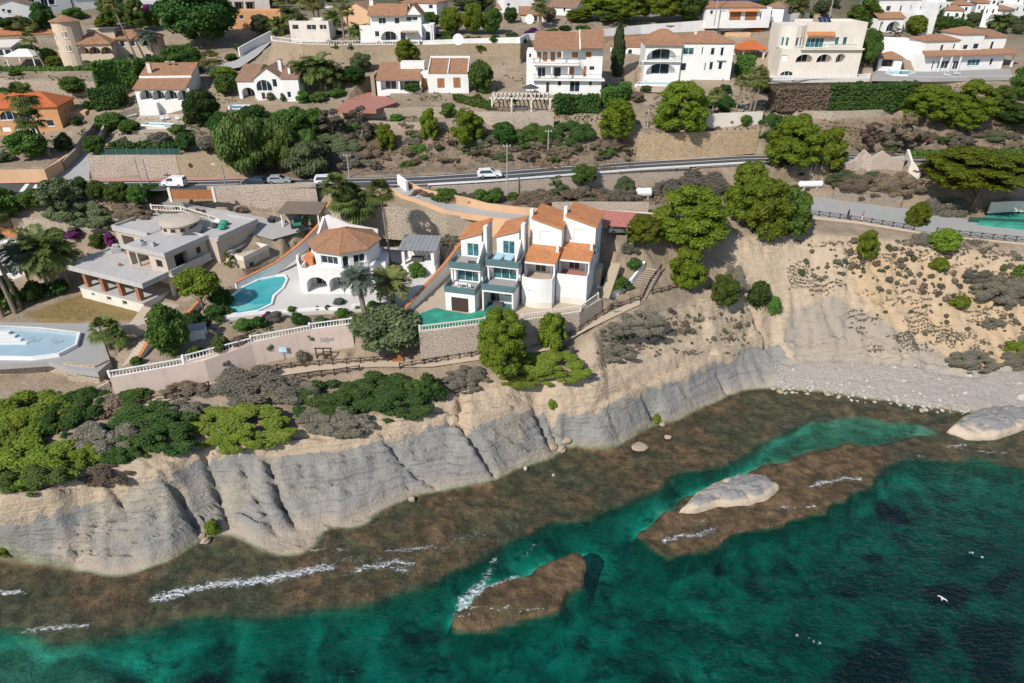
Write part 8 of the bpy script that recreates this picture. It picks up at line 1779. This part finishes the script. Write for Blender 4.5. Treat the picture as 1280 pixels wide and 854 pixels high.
# below the road, right part
for x0,y0,x1,y1,kd,mk,lb in((538,236,574,256,'bush','leafgreen','round green bush in the middle of the dry bank under the road'),(590,236,610,255,'bush','leafgreen','left of two green bushes under the road'),(604,234,632,256,'bush','leafgreen','right of two green bushes under the road'),(632,240,652,254,'bush','leafgreen','bush at the foot of the wooden utility pole'),(660,240,682,254,'bush','leafgreen','small bush before the thin bare tree'),(768,222,794,250,'roundsmall','leafolive','rounded olive bush on the pale bank'),(512,232,545,250,'patch','leafdry','brown dry scrub at the top of the driveway'),(570,240,600,256,'patch','leafgrey','grey scrub between green bushes under the road'),(640,244,700,262,'patch','leafdry','dry scrub strip under the pale bank wall'),(700,240,760,258,'patch','leafdry','brown scrub strip right of the thin bare tree'),(745,242,800,256,'patch','leafgrey','grey scrub strip beside the short white tank'),(838,212,920,250,'patch','leafgrey','large grey green scrub slope below the road'),(815,222,850,250,'patch','leafgrey','grey scrub right of the short white tank')):plant(kd,(x0,y0,x1,y1),lb,mk)
plant('roundsmall',(712,206,746,244),'green umbrella topped tree with a forked trunk beside the road','leafgreen',base=2,lift=.3);plant('sparse',(680,218,710,250),'thin half bare tree on the pale bank below the road','leafolive',base=2)
plant('patch',(765,345,792,365),'dark scrub beside the timber steps','leafdark');plant('bush',(752,345,786,364),'green bush at the bottom of the beige stair','leafgreen');plant('twig',(768,300,800,318),'grey scrub under the low pine lobe','leafgrey');plant('bush',(782,322,802,340),'green shrub between the two stairs','leafdark')
# bay path surroundings
plant('patch',(1030,210,1100,236),'green and brown scrub slope left of the umbrella pine','leafolive');plant('patch',(1085,212,1150,246),'brown scrub hanging over the shaded block wall','leafdry');plant('patch',(1045,222,1110,244),'dry brown scrub above the block wall','leafdry');plant('patch',(1150,245,1215,270),'dark brown scrub under the umbrella pine','leafgrey');plant('bush',(1136,206,1170,218),'magenta bougainvillea left of the umbrella pine','bougain');plant('bush',(1252,196,1282,212),'magenta bougainvillea at the right edge above the umbrella pine','bougain')
plant('sparse',(1098,140,1148,196),'brown dry tree with a grey shaded side beside the plaster ruin','leafdry','dead_tree',base=4);plant('sparse',(1070,150,1105,190),'paler dry shrub tree left of the brown dry tree','leafdry','dead_tree',base=4);plant('twig',(1090,150,1140,190),'grey tangled dry branches inside the brown dry tree','leafgrey','dead_shrub')
hedge('low green hedge along the far side of the road at right',[(1138,196),(1200,195),(1290,194)],1.6,1.3,'leafgreen')
t_=thing('dead_tree','bare silver dead tree trunk leaning beside the white gas tank','dead tree',G(1014,222));MB().tube([(0,0,-.3),(.5,0,2.5),(1.6,.2,5.2),(3.2,.1,7.6)],[.22,.18,.12,.04],7).build('trunk',M['deadwood'],t_)
for q in([(.5,0,2.5),(-.6,.3,4.4),(-1.6,.2,5.6)],[(1.1,.1,4),(1.6,-.4,5.5),(1.2,-.6,7)],[(1.6,.2,5.2),(2.9,.5,6)]):MB().tube(q,[.1,.06,.02],5).build('branch',M['deadwood'],t_)
# ================= above the road
plant('willow',(274,140,344,222),'large weeping pepper tree at left of the road trees','leafmid',base=6);plant('willow',(322,150,380,220),'second weeping pepper tree, paler, in the road row','leafmid',base=5);plant('willow',(352,175,418,224),'lowest rounded tree at the right end of the road row','leafolive',base=5);plant('round',(292,132,352,178),'dark dense tree behind the weeping pepper trees','leafdark',base=5);plant('round',(340,133,395,178),'dark tree behind the second pepper tree','leafgreen',base=5);plant('round',(232,112,280,164),'very dark round tree beside the four arch villa','leafdark',base=5)
plant('sparse',(392,135,440,178),'grey leafless tree below the red forecourt','leafgrey','dead_tree',base=4);plant('sparse',(430,130,475,190),'dark grey thin tree in the slope thicket','leafgrey',base=4);plant('patch',(385,160,455,205),'grey green thicket on the slope above the road','leafolive');plant('patch',(430,165,480,200),'brownish thicket right of the grey green thicket','leafdry');plant('patch',(395,185,450,214),'dull thicket just above the road','leafgrey')
for x0,y0,x1,y1,kd,mk,lb in((468,156,498,190,'pinesmall','pine','small leaning bright pine on the dry slope'),(524,136,552,177,'pinesmall','pine','oval bright pine in front of the low white house'),(560,138,608,182,'pinesmall','pine','wide bright pine right of the oval pine'),(486,142,506,156,'bush','leafgreen','small round bush on the beige slope'),(548,128,572,148,'bush','leafgreen','round bush under the low white house'),(616,154,646,184,'roundsmall','leafdark','dark round bush below the pergola terrace'),(740,126,798,173,'pinesmall','pine','wide round bright pine below the cypress'),(812,97,882,178,'pine','pine','big dense bright pine left of the tall fan palms'),(645,158,700,180,'patch','leafgreen','green scrub under the pergola terrace wall'),(685,145,745,188,'patch','leafdark','dark thicket in front of the three storey house hedge'),(640,165,660,182,'bush','leafgreen','small bush right of the dark round bush'),(600,170,620,178,'bush','leafolive','tiny grey green tuft on the dry slope'),(542,180,556,190,'bush','leafolive','pale blue green tuft on the dry slope'),(585,76,618,120,'roundsmall','leafgreen','leafy tree right of the low white house'),(505,103,528,118,'roundsmall','leafgreen','small round tree in front of the low house porch'),(490,50,528,82,'pinesmall','pine','dark bright pine in front of the long upper stone wall'),(438,66,466,92,'roundsmall','leafolive','olive tree in front of the long upper stone wall'),(420,82,460,106,'round','leafdark','dark shaded tree left of the low white house')):plant(kd,(x0,y0,x1,y1),lb,mk,base=3)
hedge('clipped green hedge bank below the orange doors of the low house',[(568,124),(590,130),(616,136)],2.6,1.2,'leafgreen')
for x,y,c,w_,lb in((385,112,88,52,'date palm with orange fruit left of the low house'),(402,112,84,56,'biggest date palm left of the low house'),(418,110,92,44,'rightmost date palm left of the low house')):palm('date',x,y,c,w_,lb,'palmleaf',0,'date palms beside the red forecourt',.35)
for x0,y0,x1,y1,mk,lb in((370,112,388,132,'leafgreen','green shrub at the foot of the left date palm'),(388,114,410,130,'leafgreen','round shrub between the date palms'),(408,110,434,124,'leafgreen','shrub right of the date palms'),(333,115,345,127,'leafolive','pot plant left of the white villa door'),(350,115,360,128,'leafolive','pot plant right of the white villa door')):plant('bush',(x0,y0,x1,y1),lb,mk)
hedge('tall clipped hedge below the three storey house',[(694,139),(720,139),(748,138)],2.2,3.4,'leafdark');hedge('bright green hedge stepping down beside the cypress',[(752,132),(770,128),(786,122)],3.0,3.6,'leafgreen');plant('cypress',(762,18,780,99),'single tall dark cypress between the two white houses','cypress',base=4)
plant('sparse',(758,26,784,46),'brown leafless tree behind the tip of the cypress','leafdry','dead_tree',base=2)
for x,y,c,w_,lb in((886,156,118,26,'leftmost small fan palm of the row below the arcaded villa'),(916,155,102,24,'second fan palm of the row with a brown trunk'),(934,152,94,30,'tallest fan palm of the row'),(938,156,100,30,'right fan palm of the row with a leaning trunk')):palm('fan',x,y,c,w_,lb,'palmolive',4,'row of fan palms on the garden terrace',.2)
plant('patch',(880,115,920,140),'dark green thicket behind the fan palm row','leafdark');plant('bush',(922,142,940,160),'green bush at the foot of the tallest fan palm','leafgreen');plant('bush',(905,148,920,158),'small green bush at the foot of the second fan palm','leafgreen');hedge('square clipped hedge beside the orange roofed pavilion',[(920,92),(940,92)],2.5,4.2,'leafgreen');plant('round',(935,80,958,120),'dense tree behind the fan palm row','leafgreen',base=3);plant('patch',(945,140,985,165),'dark scrub at the end of the yellow rubble wall','leafdark')
hedge('long tall dark hedge below the cream tower villa',[(1032,137),(1070,137),(1110,137),(1140,134)],2.6,5.3,'leafdark');hedge('dry brownish hedge left of the long dark hedge',[(960,138),(990,138),(1031,137)],2.4,5.0,'leafdry')
for x0,y0,x1,y1,mk,lb in((1126,104,1190,158,'pine','left pine of the row below the hip roofed villa'),(1180,98,1240,160,'pine','middle wide pine of the row below the hip roofed villa'),(1178,128,1222,168,'pine','low front pine of the row below the hip roofed villa'),(1228,105,1262,150,'pinedark','right pine of the row below the hip roofed villa'),(1255,80,1300,130,'leafgreen','leafy tree at the right edge below the hip roofed villa'),(1236,128,1300,160,'leafdark','dark bush at the right edge under the pine row')):plant('pine' if 'pine' in mk else 'round',(x0,y0,x1,y1),lb,mk,base=4)
plant('round',(1066,36,1098,88),'leafy bright tree right of the cream tower villa','leafgreen',base=3);plant('roundsmall',(1130,20,1156,46),'bright bush in front of the upper white house','leafbright',base=2);plant('pinesmall',(1052,0,1104,34),'spreading dark pine behind the cream tower villa','pinedark',base=3);plant('round',(1164,20,1190,44),'dark green tree right of the upper white house','leafgreen',base=2);plant('round',(1186,24,1216,42),'row of dark trees behind the hip roof, left part','leafgreen',base=2);palm('date',1244,42,26,34,'feathery palm behind the right end of the hip roof','palmleaf');plant('sparse',(1108,34,1128,50),'grey bare shrub in front of the upper white house','leafgrey',base=2);plant('twig',(1066,68,1082,88),'brown dry shrub left of the white roof terrace','leafdry')
# pines along the top centre
for x0,y0,x1,y1,mk,lb in((722,-18,778,28,'pine','left pine of the big pine wood at the top'),(760,-20,812,32,'pine','second pine of the big pine wood at the top'),(800,-22,850,32,'pine','third pine of the big pine wood at the top'),(838,-22,882,32,'leafgreen','bright leafy tree at the right end of the pine wood'),(704,10,742,30,'pine','low pine shrub in front of the pine wood'),(742,5,790,32,'pinedark','darker pine in the front of the pine wood'),(548,8,582,46,'leafbright','left tree of the round bright trees above the stone wall'),(575,4,608,46,'leafbright','middle tree of the round bright trees above the stone wall'),(598,8,630,46,'leafgreen','right tree of the round bright trees above the stone wall'),(526,14,552,40,'leafgreen','dark green tree right of the balcony house'),(560,-10,620,16,'leafolive','grey green tree behind the round bright trees'),(628,8,648,32,'leafdark','dark conical tree left of the porch house'),(676,8,696,30,'leafdry','reddish brown tree by the gabled cottage'),(490,-12,545,6,'pinedark','dark trees at the very top behind the blue shaded house')):plant('pine' if 'pine' in mk else 'round',(x0,y0,x1,y1),lb,mk,base=3)
plant('bush',(656,34,674,46),'purple flowering bush on the white parapet','bougain')
for x,y,c,w_,lb in((674,34,6,26,'tall palm with a black trunk above the long white wall'),(676,37,12,22,'second tall palm beside the black trunked palm')):palm('fan',x,y,c,w_,lb,'palmolive')
# palm grove upper left centre
for x,y,c,w_,k_,lb in((350,44,30,34,'date','leafy date palm at the left end of the upper palm grove'),(366,42,18,36,'date','broad date palm in the upper palm grove'),(378,48,26,30,'date','low date palm behind the white balustrade'),(395,40,6,24,'fan','slim fan palm in the upper grove, left of the white house'),(401,40,2,24,'fan','slim fan palm in the upper grove, with its head cut by the frame'),(418,44,22,32,'date','date palm right of the cream house in the grove'),(430,48,6,24,'fan','dark trunked fan palm left of the balcony house'),(437,50,14,22,'fan','thickest dark trunked fan palm left of the balcony house'),(450,53,38,34,'date','drooping date palm at the corner of the balcony house'),(375,12,-2,26,'fan','fan palm behind the orange walled house'),(348,10,0,24,'fan','fan palm above the orange walled house'),(428,14,-3,24,'fan','fan palm behind the tan gable house'),(520,50,38,22,'date','small palm in front of the balcony house arches')):palm(k_,x,y,c,w_,lb,'palmleaf' if k_=='date' else 'palmolive',0,'palms of the upper palm grove',.22)
plant('bush',(402,36,428,48),'round green shrub behind the white balustrade','leafgreen');plant('round',(312,18,342,48),'blue green round tree beside the upper lane','leafolive',base=3);plant('patch',(386,38,402,47),'brown shrub at the foot of the slim palms','leafdry');plant('bush',(545,38,570,50),'low green shrub right of the balcony house','leafgreen')
# upper left
plant('round',(203,-22,306,66),'huge dense dark green tree at the upper left','leafdark',base=8);plant('round',(203,55,255,92),'lighter tree below the huge dark tree','leafgreen',base=4);plant('round',(225,62,262,94),'dark shrub tree left of the white lane post','leafdark',base=3)
for x0,y0,x1,y1,mk,lb in((128,-14,166,40,'pinedark','left dark pine behind the tower house'),(160,-4,192,44,'pinedark','right dark pine behind the tower house'),(120,18,148,40,'pine','brighter low pine behind the tower house'),(182,12,202,40,'pine','small pine by the magenta bougainvillea'),(45,4,72,40,'leafdark','dark tree above the small white house'),(80,10,110,26,'leafgreen','bright shrub above the tower roof'),(0,22,28,42,'leafdark','dark bush at the upper left edge'),(28,22,46,44,'leafdark','dark bush right of the upper left edge'),(22,56,52,72,'leafdark','clipped dark shrub behind the gazebo'),(52,60,74,82,'leafgreen','green shrub left of the tower house'),(60,70,80,88,'leafbright','light round shrub at the foot of the tower'),(262,84,296,100,'leafbright','low bright shrub beside the upper lane'),(270,92,300,122,'leafgreen','green shrub right of the four arch villa')):plant('pine' if 'pine' in mk else 'roundsmall',(x0,y0,x1,y1),lb,mk,base=3)
plant('bush',(178,5,204,20),'large magenta bougainvillea at the upper left','bougain');plant('bush',(112,55,126,78),'orange brown climbing plant on the tower house arches','leafdry')
palm('date',196,74,46,30,'blue grey date palm beside the tower house','palmblue',-6);palm('fan',58,86,48,22,'slim fan palm between the gazebo and the tower house','palmolive',-10);palm('fan',28,40,28,24,'fan palm above the orange annexe','palmolive');palm('fan',42,42,32,20,'second fan palm above the orange annexe','palmolive');palm('fan',172,76,4,24,'very tall palm with a red banded trunk behind the tower house','palmolive',-14);palm('fan',278,114,74,32,'fan palm beside the side wall of the four arch villa','palmolive',-6);palm('fan',68,16,12,24,'fan palm at the left top edge','palmleaf')
hedge('long clipped hedge on top of the tall beige wall',[(-5,93),(40,93),(80,93),(124,92)],2.0,2.0,'leafgreen',40.0);hedge('tall leafy hedge at the right end of the clipped hedge',[(126,108),(150,106),(178,104)],4.0,5.6,'leafgreen');hedge('dark hedge continuing above the four arch villa',[(178,92),(205,88)],3.0,3.4,'leafdark');hedge('big cube shaped clipped hedge beside the side road',[(121,134),(140,133),(156,132)],4.4,4.6,'leafdark');hedge('low trimmed dark hedge under the cube hedge',[(122,138),(135,137)],1.5,1.2,'leafdark')
palm('fan',64,196,120,46,'taller of the two fan palms in front of the orange house','palmleaf',-12,None,.24);palm('fan',56,194,150,42,'lower leafy fan palm in front of the orange house','palmleaf',-4,None,.24)
plant('roundsmall',(14,164,62,202),'spreading dark green tree in front of the orange house','leafgreen',base=4);plant('bush',(70,166,92,190),'dark bush at the gate of the orange house','leafdark');plant('bush',(-10,190,20,206),'green bush behind the curved corner wall','leafolive');plant('twig',(0,100,24,124),'dark cypress like bushes in front of the tall beige wall','leafdark');plant('roundsmall',(78,96,110,118),'climbing green bush on the tall beige wall','leafgreen',base=2)
for x0,y0,x1,y1,mk,lb in((122,142,162,164,'leafgreen','leafy tree at the bend of the side road'),(150,150,178,170,'leafgreen','round tree beside the garden wall below the four arch villa'),(108,170,134,196,'leafgreen','leafy bush in the side road corner'),(210,155,236,170,'leafgreen','green shrub right of the terrace pool'),(222,165,248,192,'leafdark','fan leaved shrub above the pale road wall'),(186,166,216,188,'leafgrey','grey shrub in the middle of the garden wall'),(244,172,276,192,'leafgrey','grey thorny scrub above the brown road wall'),(230,140,244,158,'palmleaf','small spiky plant at the corner of the four arch villa'),(272,162,284,178,'coral','coral flowering shrub left of the pepper tree')):plant('roundsmall' if y1-y0>18 else 'bush',(x0,y0,x1,y1),lb,mk,base=3)
mf=thing('mesh_fence','dark green mesh fence on top of the pale road wall','fence',P(120,194,32.4));o=mf.location;e=P(226,193,32.3)
MB().face([(0,0,0),tuple(e-o),tuple(e-o+Vector((0,0,1.1))),(0,0,1.1)]).build('mesh_panel',M['greenmesh'],mf)
for k in range(9):MB().tube([(0,-.05,-.2),(0,-.05,1.2)],.05,5).build('post',M['grey'],mf,(e-o)*(k/8))
hedge('row of small clipped conifers behind the green mesh fence',[(140,190),(180,189),(220,189)],1.0,1.6,'leafdark')
# right and far backdrop trees
rg=random.Random(21)
for x0,y0,x1,y1,n in((1170,0,1290,40,26),(0,-6,340,14,16),(340,-8,560,8,12),(880,-8,1060,8,16)):
    for i in range(n):
        x,y=rg.uniform(x0,x1),rg.uniform(y0,y1);w_=rg.uniform(10,24)
        plant('roundsmall',(x-w_/2,y-w_*.6,x+w_/2,y+w_*.3),'distant green tree among the far houses along the top edge',rg.choice(['leafgreen','leafdark','leafolive']),'broadleaf_tree','tree','distant trees along the top edge',base=2)
palm('date',975,22,8,30,'left palm of the clump above the white long wall','palmolive');palm('date',996,24,10,32,'right palm of the clump above the white long wall','palmolive');plant('bush',(1000,14,1024,26),'green bush beside the palm clump','leafgreen');plant('roundsmall',(1014,0,1036,22),'grey green tree behind the brick chimney','leafolive',base=2)
# extra garden shrubs that fill the plots of the upper slope
for i,(x,y,w_,h_,mk)in enumerate([(196,74,14,12,'leafgreen'),(212,92,16,12,'leafdark'),(290,72,18,12,'leafgreen'),(300,60,14,12,'leafdark'),(332,40,14,14,'leafgreen'),(420,58,16,10,'leafgreen'),(440,60,14,12,'leafdark'),(560,52,26,12,'leafgreen'),(590,52,26,14,'leafgreen'),(618,50,22,14,'leafdark'),(640,46,20,14,'leafolive'),(652,52,16,10,'leafgreen'),(690,40,20,10,'leafgreen'),(706,36,18,10,'leafdark'),(728,36,22,10,'leafgreen'),(596,122,14,10,'leafgreen'),(606,112,16,14,'leafgreen'),(640,124,12,10,'leafdark'),(760,112,16,16,'leafgreen'),(796,122,20,16,'leafdry'),(808,112,18,12,'leafolive'),(862,112,22,12,'leafgreen'),(905,112,20,14,'leafdark'),(948,100,18,18,'leafgreen'),(960,112,20,14,'leafdark'),(100,112,22,14,'leafolive'),(34,124,16,12,'leafdark'),(112,132,14,14,'leafdark'),(96,152,14,14,'leafdark'),(260,180,20,12,'leafolive'),(190,180,26,10,'leafgrey'),(470,176,20,16,'leafolive'),(510,190,22,10,'leafdry'),(600,190,26,8,'leafdry'),(560,200,30,8,'leafdry'),(700,186,26,12,'leafdry'),(752,182,30,10,'leafdry'),(660,196,30,8,'leafdry'),(460,204,24,10,'leafgrey'),(960,168,24,16,'leafdark'),(1000,172,26,12,'leafdry'),(1040,176,26,10,'leafgrey'),(1160,172,30,12,'leafdry'),(1200,178,34,10,'leafgrey'),(1240,170,30,14,'leafolive'),(1270,182,26,10,'leafdry'),(1150,66,16,14,'leafgreen'),(1076,24,20,12,'leafgreen'),(900,36,14,8,'leafgreen'),(970,30,20,10,'leafgreen'),(240,44,18,14,'leafgreen'),(150,44,20,12,'leafdark'),(20,92,18,10,'leafgreen'),(330,88,18,16,'leafgreen'),(352,92,18,12,'leafolive'),(450,100,18,16,'leafdark'),(600,60,16,10,'leafgreen')]):
    plant('bush' if w_<24 else 'patch',(x-w_/2,y-h_/2,x+w_/2,y+h_/2),'garden shrub or wild bush filling a gap on the slope above the coast road',mk,'shrub','shrub','filler shrubs on the slope above the road')
for x0,y0,x1,y1,mk,lb in((20,500,70,545,'leafgreen','mid green bush inside the left edge scrub'),(-20,520,60,570,'leafbright','bright scrub joining the two left edge bushes'),(70,545,130,590,'leafbright','bright green end of the left cliff brow scrub'),(200,500,262,530,'leafgrey','grey scrub strip under the footpath fence'),(205,480,262,500,'leafdry','brown scrub beside the footpath fence'),(330,475,400,505,'leafgrey','grey scrub joining the dead looking shrub and the dark scrub'),(255,535,330,560,'leafbright','low bright edge of the cliff brow bush'),(445,485,540,520,'leafdark','dark scrub on the brow above the wide grey slab'),(400,515,470,545,'leafgrey','grey edge of the dark scrub'),(560,455,612,480,'leafgrey','grey scrub left of the tall pine foot'),(0,590,90,615,'leafgreen','hanging edge of the left cliff bush'),(100,540,150,560,'leafdark','small dark creeping scrub')):
    plant('patch',(x0,y0,x1,y1),lb,mk)
plant('willow',(298,150,356,220),'middle weeping pepper tree between the two larger ones','leafmid',base=6);plant('willow',(372,160,412,212),'narrow weeping tree at the right of the pepper trees','leafgreen',base=5);plant('round',(262,140,300,180),'dark tree closing the left end of the pepper tree row','leafdark',base=5);plant('round',(378,134,412,172),'dark tree behind the right pepper tree','leafgreen',base=5)
rg=random.Random(91)
for x0,y0,x1,y1,n in((425,150,650,206,34),(640,176,792,202,22),(950,150,1285,190,34),(420,178,480,212,8),(1000,215,1050,235,5),(640,236,800,252,12),(130,252,260,285,12),(250,260,330,340,10),(300,165,420,214,8)):
    for i in range(n):
        x,y=rg.uniform(x0,x1),rg.uniform(y0,y1);w_=rg.uniform(8,26);plant('patch' if w_>14 else 'bush',(x-w_/2,y-w_*.24,x+w_/2,y+w_*.24),'garden shrub or wild bush filling a gap on the slope above the coast road',rg.choice(['leafdry','leafdry','leafolive','leafgrey','leafgreen']),'shrub','shrub','filler shrubs on the slope above the road',hmin=.3)
def tufts(name,label,polys,n,size,mk,per=6,seed=5):
    """one mesh of many small upright leaf tufts that nobody could count"""
    r=np.random.RandomState(seed);X_,Y_=pix(GX,GY,H);m_=np.zeros(GX.shape,bool)
    for x0,y0,x1,y1 in polys:m_|=(X_>x0)&(X_<x1)&(Y_>y0)&(Y_<y1)
    m_&=(fbm(X_*.045,Y_*.09,4,seed)>.47+.12*r.rand(*GX.shape))&(H>.6)&(GY<230);k=np.flatnonzero(m_.ravel());k=r.choice(k,min(n,len(k)),False)
    C_=np.stack([GX.ravel()[k]+.3*(r.rand(len(k))-.5),GY.ravel()[k]+.2*(r.rand(len(k))-.5),H.ravel()[k]],-1)
    C_=np.repeat(C_,per,0);s=size*(.5+r.rand(len(C_)));d=_unit(len(C_));d[:,2]=np.abs(d[:,2]);c=C_+d*s[:,None]*.8
    q=quads(c,d*.5+_unit(len(C_))*.5+np.array([0,0,.2]),size*.55,1.2);F=np.arange(len(q)).reshape(-1,4)
    tag(link(name,npmesh(name,q,F,M[mk])),label,'scrub',kind='stuff')
tufts('slope_scrub','low grey scrub and litter covering the sandy slopes above the bay',[(985,300,1290,340),(985,300,1290,340),(1060,335,1290,440),(760,395,930,445),(985,300,1160,370)],2600,.22,'leafgrey',6,7)
tufts('dry_grass','dry grass covering the brown slopes beside the coast road',[(300,165,790,212),(950,150,1285,190),(420,135,660,175),(540,236,880,256),(100,250,260,285),(980,215,1150,245)],3600,.26,'drygrass',6,9)
tufts('garden_ground_cover','low green ground cover in the gardens of the upper slope',[(0,70,340,130),(340,50,660,130),(660,100,960,165),(0,130,300,190),(700,20,1280,40),(240,395,430,425),(1090,100,1280,125)],2600,.24,'leafolive',6,11)
# ------------------------------------------------------------------ final bed of the ground
gme.vertices.foreach_set('co',np.stack([GX,GY,H],-1).reshape(-1,3).astype(np.float32).ravel());gme.update()
